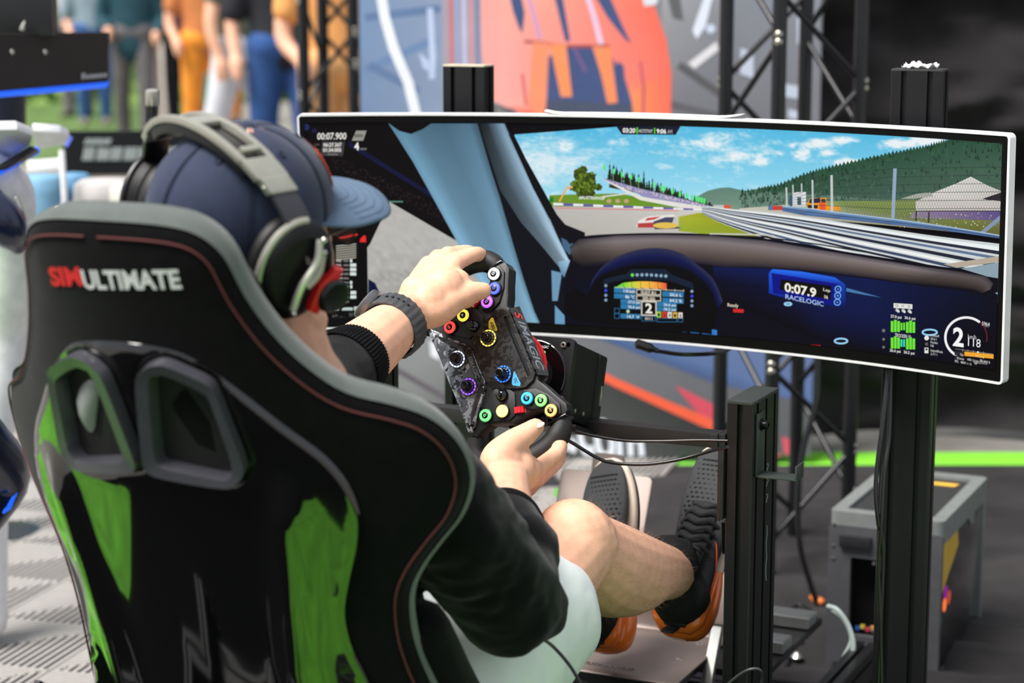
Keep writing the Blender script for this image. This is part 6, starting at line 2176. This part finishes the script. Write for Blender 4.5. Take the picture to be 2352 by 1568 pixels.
# ---- glasses
gl = thing('eyeglasses', 'thin framed eyeglasses worn under the cap brim', 'glasses', HD(0, .09, -.02))
m_gf = mat('glasses_frame_dark', (30, 26, 28), .3)
lens_m = mat('clear_lens', (255, 255, 255), .02, trans=1.0, var=0)
for s_ in (1, -1):
    f = Fr(HD(s_ * .033, .108, -.006), nrm(HX - HF * s_ * .12), HU, nrm(np.cross(nrm(HX - HF * s_ * .12), HU)))
    rr_l = rrect(.048, .036, .012, 6)
    MB().tube([f(a, b, 0) for a, b in rr_l], .0014, 6, loop=True).build('rim', m_gf, gl)
    MB().prism(f, rrect(.046, .034, .011, 6), -.0006, .0006).build('lens', lens_m, gl, smooth=30)
    MB().tube(crs([f(s_ * .024, .008, 0), HD(s_ * .068, .07, .002), HD(s_ * .077, .02, .0), HD(s_ * .078, -.01, -.010)], 5), .0016, 6).build('temple', m_gf, gl)
MB().tube(crs([HD(-.010, .112, -.002), HD(0, .116, .001), HD(.010, .112, -.002)], 5), .0014, 6).build('bridge', m_gf, gl)

# ---- watch on the left wrist
wt = thing('wrist_watch', 'dark grey sports watch with a ribbed strap on the left wrist', 'watch', WL_)
ax = nrm(WL_ - EL_)
o_ = EL_ * .12 + WL_ * .88
side_ = nrm(ray(930, 728)); top_ = nrm(np.cross(ax, side_))
if top_ @ UV < 0:
    top_ = -top_
xx = nrm(np.cross(top_, ax))
f = Fr(o_, top_, xx, ax)                      # x towards the back of the hand side
if f.y @ ray(930, 728) > 0:
    f.y = -f.y
def wr(t, k, z):
    a, b = .0395 * k, .0355 * k
    return f(a * math.cos(t), b * math.sin(t), z)
rings = []
for z, k in ((-.0185, 1.0), (-.0185, 1.05), (-.015, 1.085), (.015, 1.085), (.0185, 1.05), (.0185, 1.0)):
    rings.append([wr(t, k + .022 * (math.cos(t * 26) > -.3) * (k > 1.0), z) for t in np.linspace(0, 2 * math.pi, 156, endpoint=False)])
MB().loft(rings, True, False, False).build('strap', mat('dark_grey_rubber_strap', (62, 62, 64), .5, bump=.1, bs=2000), wt, smooth=30)
ct = R_(-14)
cf_ = frz(wr(ct, 1.02, 0), wr(ct, 1.1, 0) - o_, ax)
MB().lathe(cf_, [(.0205, 0), (.0225, .003), (.0225, .010), (.0205, .012), (.0188, .0118), (.001, .0118)], 36).build('case', mat('watch_case_grey', (104, 104, 106), .32, .5), wt)
MB().lathe(cf_, [(.0186, .0116), (.0184, .0124), (.001, .0126)], 30).build('glass', m_gloss, wt)
for k in range(5):
    t = R_(34 + k * 11)
    q = wr(t, 1.112, .0)
    MB().ball(q, (.0028, .0016, .0012), 8, 6, frz(q, q - o_, ax)).build('strap_hole', m_bolt, wt)
# ============================================================ computer tower and loose cables
m_pcg = mat('grey_computer_case', (134, 138, 136), .45, .3, bump=.08, bs=900)
m_pcd = mat('dark_grey_case_panel', (92, 92, 96), .45, .3, bump=.08, bs=900)
m_mesh2 = mat('dark_mesh_panel', (36, 38, 38), .7, bump=.5, bs=800)
pc = thing('computer_tower', 'grey computer tower with a dark glass side panel standing behind the right post', 'computer', W(.232, .965, 0))
R0, R1, Q0, Q1, ZT = .122, .342, .765, 1.165, .330
PF = lambda r, q, z: W(r, q, z)
cx, cq = (R0 + R1) / 2, (Q0 + Q1) / 2
b = MB()
# top frame: rounded ring
outer = rrect(R1 - R0, Q1 - Q0, .014, 4, cx, cq)
inn = rrect(R1 - R0 - .052, Q1 - Q0 - .060, .006, 4, cx, cq)
MB().prism(RIG, outer, ZT - .046, ZT, holes=[inn]).build('top_frame', m_pcg, pc, smooth=30, bevel=.0)
MB().box(RIG, R1 - R0 - .05, Q1 - Q0 - .058, .006, (cx, cq, ZT - .010)).build('top_mesh', m_mesh2, pc, smooth=0)
# rear face (towards the driver) with openings
rf = Fr(W(cx, Q0, 0), RV, UV, -FV)
w_ = R1 - R0
holes = [rrect(.052, .155, .005, 3, -.040, .165), rrect(.060, .10, .004, 3, .055, .115)]
MB().prism(rf, rrect(w_, ZT - .03, .008, 3, 0, (ZT - .03) / 2 + .004), -.010, .004, holes=holes).build('rear_panel', m_pcd, pc, smooth=30)
MB().box(rf, w_ - .02, ZT - .06, .004, (0, .15, -.05)).build('inner_back', mat('case_inside_black', (6, 6, 7), .6), pc, smooth=0)
hd_ = MB().box(rf, .062, .024, .012, (-.056, .275, .008)).build('handle_bar', mat('case_handle_dark', (40, 40, 43), .4), pc, bevel=.002)
for x, y in ((-.100, .305), (-.100, .262), (-.100, .236), (-.020, .235), (-.018, .10)):
    MB().lathe(Fr(rf(x, y, .004), rf.x, rf.y, rf.z), [(.0035, 0), (.0032, .0018), (.0005, .0024)], 10).build('thumb_screw', m_chrome, pc)
for i in range(22):
    MB().ball(rf(-.004 + .006 * (i % 2), .100 + .0085 * (i // 2), .0042), (.0022, .0022, .001), 6, 4, rf).build('vent_hole', m_bolt, pc)
for k, c in enumerate(((40, 90, 170), (196, 180, 60), (190, 60, 80), (200, 150, 90))):
    MB().box(rf, .008, .007, .006, (-.052 + .010 * k, .098 + .004 * (k % 2), -.012)).build('port', mat('port_%d' % k, c, .5), pc)
MB().box(RIG, w_ - .004, Q1 - Q0 - .004, .02, (cx, cq, .02)).build('bottom_tray', m_pcd, pc, smooth=0, bevel=.004)
for r_, q_ in ((R0 + .02, Q0 + .03), (R1 - .02, Q0 + .03), (R0 + .02, Q1 - .03), (R1 - .02, Q1 - .03)):
    MB().lathe(Fr(W(r_, q_, 0), RV, FV, UV), [(.014, 0), (.012, .012)], 12).build('case_foot', m_bolt, pc)
# right side: dark glass and what shines behind it
gm = mat('dark_glass', (16, 18, 18), .06, coat=.6, alpha=1.0)
MB().box(RIG, .004, Q1 - Q0 - .03, ZT - .075, (R1 - .006, cq, .15)).build('side_glass', gm, pc, bevel=.001)
MB().box(RIG, .012, .016, ZT - .05, (R1 - .008, Q1 - .008, .15)).build('corner_post', m_pcg, pc, bevel=.003)
MB().box(RIG, .010, .010, ZT - .05, (R0 + .006, Q1 - .006, .15)).build('corner_post', m_pcd, pc, bevel=.003)
MB().box(RIG, .004, Q1 - Q0 - .03, ZT - .06, (R0 + .003, cq, .15)).build('left_panel', m_pcd, pc, bevel=.001)
MB().box(RIG, w_ - .02, .004, ZT - .06, (cx, Q1 - .003, .15)).build('front_mesh', m_mesh2, pc, smooth=0)
gs = Fr(W(R1 - .0035, 0, 0), FV, UV, RV)
MB().prism(gs, [(Q0 + .012, .292), (Q0 + .135, .292), (Q0 + .150, .250), (Q0 + .06, .205), (Q0 + .012, .18)], 0, .0012).build('yellow_sticker', mat('yellow_sticker', (206, 168, 60), .6), pc, smooth=0)
MB().prism(gs, [(Q0 + .225, .290), (Q0 + .300, .290), (Q0 + .285, .262), (Q0 + .262, .262)], 0, .0014).build('panel_latch', m_pcg, pc, smooth=0)
for (a, z, c, e_) in ((.055, .178, (150, 20, 150), .5), (.050, .155, (250, 120, 50), .8), (.085, .160, (230, 90, 60), .25), (.012, .13, (0, 120, 120), .25), (.010, .06, (0, 150, 110), .3)):
    MB().prism(gs.at(Q0 + a, z, 0), circ(.014, 14), 0, .0008).build('case_light', mat('case_light_%d' % c[0], c, .4, emit=c, es=e_), pc, smooth=0)
MB().prism(RIG, [(R1 - .10, Q1 - .085), (R1 - .050, Q1 - .085), (R1 - .044, Q1 - .064), (R1 - .10, Q1 - .064)], ZT - .0068, ZT - .0055).build('yellow_tape', mat('yellow_tape', (226, 172, 60), .6), pc, smooth=0)

# cables hanging along the right post and lying on the floor
cable('long black cable hanging beside the right monitor post', [P(2040, 850, 3.06), P(2030, 950, 3.05), P(2012, 1100, 3.04), P(2016, 1190, 3.04), P(2028, 1260, 3.05), P(2024, 1400, 3.06), P(2018, 1560, 3.07), P(2016, 1600, 3.07)], .0035, 'cables at the right post')
cable('second black cable crossing the first beside the right post', [P(2046, 850, 3.06), P(2042, 1000, 3.05), P(2030, 1090, 3.04), P(2024, 1200, 3.04), P(2018, 1300, 3.05), P(2022, 1420, 3.06), P(2026, 1600, 3.07)], .0032, 'cables at the right post')
m_gcab = mat('pale_grey_cable', (176, 188, 184), .4)
cable('pale grey cable looping in front of the computer tower', [P(1902, 1392, 3.6), P(1925, 1402, 3.58), P(1950, 1440, 3.57), P(1960, 1490, 3.56), P(1940, 1530, 3.56), P(1920, 1570, 3.55), P(1910, 1620, 3.55)], .0048, 'pale cables by the computer', m=m_gcab)
cable('second pale grey cable twisted beside the computer tower', [P(1912, 1400, 3.62), P(1940, 1425, 3.6), P(1956, 1470, 3.58), P(1935, 1520, 3.58), P(1945, 1560, 3.57), P(1960, 1620, 3.56)], .0046, 'pale cables by the computer', m=m_gcab)
cable('black cable on the floor in front of the truss', [on_floor(1800, 1560) + UV * .02, on_floor(1830, 1500) + UV * .02, on_floor(1880, 1490) + UV * .03, on_floor(1920, 1530) + UV * .03, on_floor(1900, 1590) + UV * .02], .004, 'floor cables')
cable('black cable coiled on the floor below the right upright', [on_floor(1790, 1440) + UV * .02, on_floor(1840, 1420) + UV * .03, on_floor(1880, 1470) + UV * .03, on_floor(1830, 1520) + UV * .03, on_floor(1790, 1480) + UV * .02], .004, 'floor cables')
cable('thin black cable hanging inside the truss tower', [P(1878, 820, 4.3), P(1872, 930, 4.3), P(1845, 1030, 4.3), P(1832, 1140, 4.3), P(1838, 1250, 4.3), P(1862, 1340, 4.3), P(1890, 1420, 4.3)], .007, None)
cable('thin black cable draped over the white shorts', [P(1236, 1460, 2.33), P(1270, 1484, 2.34), P(1310, 1530, 2.34), P(1345, 1590, 2.34)], .0022)
cable('thin grey cable running to the right upright base', [P(1640, 1600, 2.80), P(1690, 1556, 2.78), P(1720, 1538, 2.77), P(1744, 1538, 2.77), P(1750, 1560, 2.78), P(1745, 1600, 2.79)], .0026, None, m=mat('dark_grey_cable', (52, 54, 54), .4))
for k, (u, v) in enumerate(((1830, 1535), (1800, 1475), (1868, 1462))):
    f_ = on_floor(u, v)
    tag(MB().lathe(Fr(f_ + UV * .02, (1, 0, 0), (0, 1, 0), (0, 0, 1)), [(.009, 0), (.013, .005), (.006, .013), (.003, .015)], 14).build('cable_clamp', m_chrome, None), ('shiny metal clamp beside the coiled floor cable', 'shiny metal clamp behind the right upright', 'shiny metal clamp near the truss foot')[k], 'clamp', 'metal clamps on the floor')
tag(MB().limb([on_floor(1868, 1395) + UV * .02, on_floor(1885, 1402) + UV * .02], [.011, .009], 10).build('orange_plug', mat('orange_plug_plastic', (196, 104, 34), .5), None, smooth=180), 'small orange plug lying among the cables', 'plug')
bx = Fr(on_floor(1835, 1545) + UV * .0, nrm(RV), nrm(FV), UV)
# ============================================================ people and things in the background
m_skin2 = mat('skin_far', (232, 176, 146), .6, var=.05)
def far_person(label, x, y, h, face, shirt, trousers, shoes, hair, arm=(0, 0), sleeve=.5, stride=.0, shirt_len=.0, extra=None):
    """standing figure: face = heading angle (0 looks towards the camera)"""
    k = h / 1.75
    c, s = math.cos(face), math.sin(face)
    f = Fr((x, y, 0), (c, s, 0), (-s, c, 0), (0, 0, 1))
    f = Fr(f.o, f.x * k, f.y * k, f.z * k)
    t = thing('person', label, 'person', (x, y, 0), 'people in the background')
    legs, feet = [], []
    sk_, tr, sh_ = MB(), MB(), MB()
    sk_.ball(f(0, -.01, 1.63), (.078 * k, .098 * k, .115 * k), 14, 10, Fr((0, 0, 0), nrm(f.x), nrm(f.y), UV))
    sk_.limb([f(0, .02, 1.56), f(0, .02, 1.44)], [.058 * k, .062 * k], 10)
    sk_.limb([f(0, -.105, 1.63), f(0, -.118, 1.60)], [.012 * k, .016 * k], 8)
    sh_.limb([f(0, .01, 1.44), f(0, .01, 1.34), f(0, 0, 1.15), f(0, 0, .98 - shirt_len)], [(.13 * k, .09 * k), (.205 * k, .115 * k), (.18 * k, .115 * k), (.185 * k, .125 * k)], 18, up=f.x)
    for sd, a in ((1, arm[0]), (-1, arm[1])):
        S0 = f(sd * .205, .01, 1.40)
        E0 = f(sd * .265, .03 - .05 * a, 1.12)
        H0 = f(sd * (.27 - .16 * a), -.04 - .24 * a, .87 + .24 * a)
        Wm = E0 + (H0 - E0) * .8
        cut = E0 + (Wm - E0) * max(0, (sleeve - .5) * 2) if sleeve > .5 else S0 + (E0 - S0) * sleeve * 2
        sk_.limb([S0, E0, Wm], [.050 * k, .043 * k, .032 * k], 10)
        sk_.limb([Wm, H0, H0 - UV * .06 * k + f.y * -.02], [.034 * k, .042 * k, .026 * k], 10)
        for q in range(4):
            sk_.limb([H0 + f.y * (-.02 + .018 * q), H0 + f.y * (-.02 + .018 * q) - UV * .085 * k], [.011 * k, .009 * k], 6)
        if sleeve > .5:
            sh_.limb([S0, E0, cut], [.075 * k, .062 * k, .055 * k], 12)
        else:
            sh_.limb([S0, cut], [.078 * k, .072 * k], 12)
        st = stride * sd
        hip, kn, an = f(sd * .095, 0, .95), f(sd * .11, -.02 - st * .5, .50), f(sd * .11, .03 - st, .08)
        tr.limb([hip, kn, an], [.105 * k, .075 * k, .062 * k], 14)
        fr_ = f.at(sd * .11, .03 - st, 0)
        feet.append(MB().limb([fr_(0, .05, .045), fr_(0, -.05, .05), fr_(0, -.17, .035)], [(.042 * k, .042 * k), (.044 * k, .04 * k), (.036 * k, .028 * k)], 12, up=nrm(f.x)))
    tr.limb([f(-.08, 0, .98), f(.08, 0, .98)], [.125 * k, .125 * k], 14)
    remesh(sk_, .014, 2).build('body', m_skin2, t, smooth=180)
    remesh(sh_, .018, 3).build('shirt', mat('cloth_%d_%d_%d' % shirt, shirt, .85, var=.12, vs_=9), t, smooth=180)
    remesh(tr, .018, 3).build('trousers', mat('cloth_%d_%d_%d' % trousers, trousers, .85, var=.15, vs_=9), t, smooth=180)
    for m in feet:
        m.build('shoe', mat('shoe_%d_%d_%d' % shoes, shoes, .7), t, smooth=180)
    hm = MB(); hm.ball(f(0, .015, 1.665), (.086 * k, .1 * k, .1 * k), 12, 8, Fr((0, 0, 0), nrm(f.x), nrm(f.y), UV))
    hm.build('hair', mat('hair_%d_%d_%d' % hair, hair, .8), t, smooth=180)
    if extra:
        extra(t, f, k)
    return t
def gx(u, y):
    return (u - 1176) / FPX * (y * _c + CAM_H * 0 + 0.0) / 1.0
def at_px(u, y):
    """x on the ground line y metres away seen at column u"""
    d = y * _c + CAM_H * _s * .6
    return (u - 1176) / FPX * d
far_person('man in black t-shirt and blue jeans walking left of the truss', at_px(655, 11.4), 11.4, 1.86, R_(18), (26, 28, 36), (34, 72, 128), (60, 50, 46), (60, 44, 34), (.05, .05), .42, .10)
far_person('person in olive top and pale grey trousers mid stride', at_px(548, 12.6), 12.6, 1.80, R_(70), (92, 98, 84), (206, 208, 216), (90, 90, 96), (90, 64, 40), (.25, .0), .2, .26)
def bag(t, f, k):
    MB().limb([f(.20, -.12, .62), f(.20, -.12, .40)], [.07, .08], 12).build('teal_bag', mat('teal_bag', (22, 158, 132), .6), t, smooth=180)
far_person('person in navy jacket carrying a teal bag', at_px(424, 18.5), 18.5, 1.72, R_(-10), (28, 34, 70), (22, 22, 32), (60, 50, 48), (40, 30, 26), (.55, .1), .95, .0, extra=bag)
far_person('person in ochre trousers beside the navy jacket', at_px(476, 15.5), 15.5, 1.78, R_(15), (196, 120, 66), (226, 140, 40), (190, 160, 130), (110, 70, 40), (.2, .3), .3, .06)
far_person('person in dark teal coat with grey trousers and white shoes', at_px(308, 18.2), 18.2, 1.80, R_(5), (18, 62, 74), (92, 88, 90), (230, 226, 224), (50, 40, 34), (.35, .5), .95, .12, .12)
far_person('person in light grey trousers next to the dark teal coat', at_px(372, 19.2), 19.2, 1.76, R_(-20), (40, 44, 64), (190, 180, 174), (190, 180, 170), (60, 44, 34), (.4, .3), .95, .10)
far_person('person in pale blue top and blue jeans near the hedge', at_px(216, 21.0), 21.0, 1.78, R_(10), (128, 146, 160), (46, 84, 140), (120, 110, 104), (150, 110, 70), (.6, .3), .5, .0)
far_person('person in grey shirt standing by the hedge at far left', at_px(176, 22.5), 22.5, 1.82, R_(-15), (176, 172, 184), (120, 110, 120), (90, 84, 80), (90, 60, 40), (.5, .5), .4, .0)
far_person('person in tan clothing behind the left truss', at_px(780, 9.6), 9.6, 1.78, R_(25), (230, 160, 92), (214, 160, 104), (236, 236, 240), (80, 54, 36), (.1, .4), .3, .1)
far_person('person in violet top partly behind the black t-shirt', at_px(515, 21.5), 21.5, 1.84, R_(0), (120, 116, 164), (196, 126, 60), (110, 90, 80), (60, 44, 36), (.2, .2), .6, .0)

# hedge with leaves, seen between the people
m_hedge = mat('hedge_leaves', (96, 128, 62), .8, var=.5, vs_=2.2, bump=.8, bs=20)
hv, hf = [], []
hedge = thing('hedge', 'tall green hedge behind the people in the background', 'hedge', (-3.2, 27, 0))
nx, nz = 170, 46
for j in range(nz + 1):
    for i in range(nx + 1):
        x, z = -16 + 34 * i / nx, 4.2 * j / nz
        y = 26 + .8 * (j / nz) ** 3 - .55 * fbm(x * .9, z * 1.1, 3.0, 4) - .22 * fbm(x * 4, z * 4, 9.0, 3)
        hv.append((x, y, z))
        if i and j:
            a = j * (nx + 1) + i
            hf.append((a, a - 1, a - nx - 2, a - nx - 1))
mkobj('foliage', hv, hf, m_hedge, hedge, smooth=180)
lf = MB()
for i in range(7500):
    x, z = -16 + 33 * rng.rand(), 4.0 * rng.rand()
    y = 25.6 - .55 * fbm(x * .9, z * 1.1, 3.0, 4) + .3 * (rng.rand() - .8)
    a = 6.28 * rng.rand(); r_ = .06 + .05 * rng.rand()
    n1 = A3([math.cos(a), .3 * (rng.rand() - .5), math.sin(a)]) * r_; n2 = A3([-math.sin(a) * .5, .4 * (rng.rand() - .5), math.cos(a) * .5]) * r_
    p = A3([x, y, z])
    lf.add([p - n1, p + n2, p + n1, p - n2], [(0, 1, 2, 3)])
lo = lf.build('leaves', mat('hedge_leaf_light', (134, 164, 84), .7, var=.4, vs_=1.5), hedge, smooth=0, fixn=False)
lo['kind'] = 'stuff'

# ------------------------------------------------------------ the neighbouring simulator stand on the left
m_bp = mat('black_brown_panel', (34, 30, 28), .6, bump=.1, bs=600)
m_led = mat('blue_led_edge', (20, 90, 230), .4, emit=(24, 96, 240), es=.9)
pn = thing('display_panel', 'black display panel with a glowing blue lower edge at upper left', 'display', P(120, 215, 4.3))
a_, b_, c_, d_ = P(-140, 78, 4.0), P(252, 73, 4.5), P(250, 188, 4.5), P(-140, 222, 4.0)
nx_ = nrm(np.cross(b_ - a_, d_ - a_)) * .02
if nx_[1] < 0:
    nx_ = -nx_
mb = MB(); mb.add([a_, b_, c_, d_, a_ + nx_, b_ + nx_, c_ + nx_, d_ + nx_], [(0, 1, 2, 3), (7, 6, 5, 4), (0, 4, 5, 1), (1, 5, 6, 2), (2, 6, 7, 3), (3, 7, 4, 0)])
mb.build('panel', m_bp, pn, smooth=0, bevel=.003)
mb = MB(); mb.tube([d_ - UV * .004 + nx_ * .5, c_ - UV * .004 + nx_ * .5, c_ + (b_ - c_) * .06 + nx_ * .5], .0085, 8).build('light_edge', m_led, pn)
for u in (27, 103):
    p_ = on_plane(u, 120, a_, nrm(nx_)); MB().ball(p_, .006, 10, 6).build('screw', m_chrome, pn)
ex_ = nrm(b_ - a_); ey_ = nrm(a_ - d_)
for k in range(6):
    q = [on_plane(u, v, a_, nrm(nx_)) - nrm(nx_) * .002 for u, v in ((186 + k * 10, 182 - k * .9), (193 + k * 10, 181 - k * .9), (194 + k * 10, (168 if k == 0 else 173) - k * .9), (187 + k * 10, (168 if k == 0 else 173) - k * .9))]
    mb = MB(); mb.add(q + [p - nrm(nx_) * -.001 for p in q], [(0, 1, 2, 3), (7, 6, 5, 4), (0, 4, 5, 1), (1, 5, 6, 2), (2, 6, 7, 3), (3, 7, 4, 0)])
    mb.build('panel_mark', mat('panel_white_ink', (190, 194, 198), .6), pn, smooth=0)
mb = MB(); mb.box(WORLD, .22, .06, .10, P(10, 30, 4.3)); mb.build('clamp_block', m_hblk, pn, bevel=.006)
MB().tube([P(50, 70, 4.28), P(60, 44, 4.28), P(85, 46, 4.28)], .007, 8).build('clamp_arm', m_chrome, pn)
MB().tube([P(-30, 190, 4.7), P(-30, 330, 4.7)], .09, 12).build('support_column', mat('dark_navy_column', (22, 28, 48), .6), pn)
MB().tube([P(-50, 325, 4.7), P(-50, 325, 4.7) * A3([1, 1, 0])], .028, 12).build('support_pole', m_hblk, pn)
MB().lathe(Fr(P(-50, 325, 4.7) * A3([1, 1, 0]), (1, 0, 0), (0, 1, 0), (0, 0, 1)), [(.2, 0), (.2, .012), (.03, .03)], 28).build('support_base', m_hblk, pn)

m_wp = mat('white_gloss_panel', (236, 236, 240), .3, coat=.3)
ws = thing('white_simulator_body', 'white curved body of the neighbouring simulator with blue light strips', 'simulator', P(60, 540, 3.9) * A3([1, 1, 0]))
def slab(name, pxs, d0, d1, th, m, par):
    pts = [P(u, v, d0 + (d1 - d0) * t) for (u, v), t in zip(pxs, np.linspace(0, 1, len(pxs)))]
    n_ = nrm(np.cross(pts[1] - pts[0], pts[2] - pts[1]))
    mb = MB(); k_ = len(pts)
    mb.add(pts + [p + n_ * th for p in pts], [tuple(range(k_)), tuple(range(2 * k_ - 1, k_ - 1, -1))] + [(i, (i + 1) % k_, k_ + (i + 1) % k_, k_ + i) for i in range(k_)])
    return mb.build(name, m, par, smooth=30, bevel=.004)
slab('front_wing', [(-60, 300), (40, 298), (76, 312), (70, 335), (0, 375), (-60, 390)], 3.7, 3.9, .02, m_wp, ws)
slab('wing_underside', [(-60, 392), (0, 377), (72, 334), (80, 342), (0, 392), (-60, 410)], 3.72, 3.9, .02, m_hblk, ws)
MB().tube([P(-60, 412, 3.7), P(0, 392, 3.76), P(84, 346, 3.88)], .008, 8).build('light_strip', m_led, ws)
slab('rear_wing', [(75, 300), (140, 304), (160, 316), (150, 334), (82, 346)], 4.3, 4.4, .02, m_wp, ws)
MB().tube([P(140, 304, 4.38), P(161, 318, 4.4), P(150, 335, 4.4)], .006, 8).build('light_strip', mat('pale_blue_led', (120, 140, 240), .4, emit=(110, 130, 250), es=.6), ws)
MB().limb([P(-60, 400, 3.8), P(10, 440, 3.85), P(24, 520, 3.9), P(20, 640, 3.95), P(0, 760, 4.0), P(-20, 900, 4.0), P(-30, 1010, 4.0), P(-40, 1180, 4.0), P(-40, 1420, 4.0)], [.06, .055, .05, .06, .06, .06, .05, .05, .05], 18).build('side_body', m_wp, ws, smooth=180)
MB().limb([P(-40, 480, 3.7), P(10, 520, 3.72), P(40, 560, 3.75)], [.05, .045, .02], 12).build('navy_trim', mat('navy_gloss_trim', (22, 30, 62), .3, coat=.4), ws, smooth=180)
MB().limb([P(36, 455, 3.78), P(50, 500, 3.78), P(62, 540, 3.78)], [.007, .008, .006], 10).build('chrome_trim', m_chrome, ws, smooth=180)
MB().limb([P(24, 470, 3.74), P(38, 505, 3.74)], [.006, .006], 8).build('red_trim', mat('red_trim', (200, 40, 30), .4), ws, smooth=180)
MB().limb([P(-60, 1000, 3.2), P(0, 1090, 3.3), P(-40, 1180, 3.3)], [.05, .05, .04], 14).build('lower_trim', mat('navy_gloss_trim', (22, 30, 62)), ws, smooth=180)
MB().tube([P(-20, 1190, 3.28), P(20, 1165, 3.28), P(38, 1120, 3.28)], .005, 8).build('light_strip', m_led, ws)

sg = thing('black_counter_sign', 'long black counter front with white lettering behind the driver', 'sign', P(320, 400, 6.2) * A3([1, 1, 0]))
sa = P(146, 302, 6.0); sb_ = P(640, 298, 6.7); sc_ = P(640, 397, 6.7); sd_ = P(146, 402, 6.0)
n_ = A3([-.1, .995, 0]) * .04
mb = MB(); mb.add([sa, sb_, sc_, sd_, sa + n_, sb_ + n_, sc_ + n_, sd_ + n_], [(0, 1, 2, 3), (7, 6, 5, 4), (0, 4, 5, 1), (1, 5, 6, 2), (2, 6, 7, 3), (3, 7, 4, 0)])
mb.build('front', mat('counter_black', (14, 20, 22), .6), sg, smooth=0)
nn_ = nrm(np.cross(sb_ - sa, sd_ - sa)); nn_ = nn_ if nn_[1] < 0 else -nn_
xs_, ys_ = nrm(sb_ - sa), nrm(sa - sd_)
mw = mat('sign_white_ink', (206, 214, 210), .6)
def blurred_marks(u0, v0, u1, v1, n, par):
    for k in range(n):                       # too blurred to read: slanted block marks
        a = u0 + (u1 - u0) * k / n
        b = u0 + (u1 - u0) * (k + .78 + .1 * (k % 2)) / n
        q = [on_plane(*p, sa, nn_) + nn_ * .003 for p in ((a, v1), (b, v1), (b + 6, v0 + (3 if k % 3 == 1 else 0)), (a + 6, v0))]
        mb = MB(); mb.add(q + [p - nn_ * .002 for p in q], [(0, 1, 2, 3), (7, 6, 5, 4), (0, 4, 5, 1), (1, 5, 6, 2), (2, 6, 7, 3), (3, 7, 4, 0)])
        mb.build('sign_mark', mw, par, smooth=0)
blurred_marks(188, 338, 470, 368, 9, sg)
blurred_marks(192, 318, 252, 332, 7, sg)
mb = MB(); mb.add([sd_, sc_, sc_ * A3([1, 1, 0]), sd_ * A3([1, 1, 0]), sd_ + n_, sc_ + n_, (sc_ + n_) * A3([1, 1, 0]), (sd_ + n_) * A3([1, 1, 0])], [(0, 1, 2, 3), (7, 6, 5, 4), (0, 4, 5, 1), (1, 5, 6, 2), (2, 6, 7, 3), (3, 7, 4, 0)])
mb.build('lower_front', mat('counter_beige', (186, 172, 160), .7), sg, smooth=0)
# poufs and a grey wheel-shaped stool in front of the counter
for lab, u, v, d, rx, hh, c in (('pale blue round pouf left of the counter', 104, 470, 5.3, .055, .16, (110, 156, 186)), ('blue round pouf partly behind the glass stand', 172, 470, 5.4, .045, .17, (92, 140, 176)),
                                ('grey round stool in front of the black counter', 250, 470, 5.1, .085, .13, (176, 172, 170)), ('pale grey drum beside the round stool', 300, 474, 4.9, .05, .11, (206, 204, 196))):
    b0 = P(u, v, d)
    zt_ = b0[2] + hh / 2
    tag(MB().lathe(Fr((b0[0], b0[1], 0), (1, 0, 0), (0, 1, 0), (0, 0, 1)), [(rx * .9, 0), (rx, .03), (rx * 1.04, zt_ - .05), (rx, zt_ - .012), (rx * .8, zt_), (.001, zt_ + .004)], 28).build('pouf', mat('pouf_%d' % c[0], c, .7), None, smooth=50), lab, 'stool', 'round stools by the counter')
gs_ = thing('acrylic_stand', 'clear edged display stand with a bright metal foot left of the counter', 'stand', P(145, 520, 5.0) * A3([1, 1, 0]))
MB().tube([P(142, 345, 5.0), P(150, 490, 5.0), P(150, 490, 5.0) * A3([1, 1, 0])], .008, 8).build('stand_edge', m_wp, gs_)
MB().ball(P(135, 487, 4.98), .014, 12, 8).build('metal_knob', m_chrome, gs_)
slab('shelf', [(60, 368), (140, 362), (143, 388), (62, 396)], 5.0, 5.0, .01, m_wp, gs_)
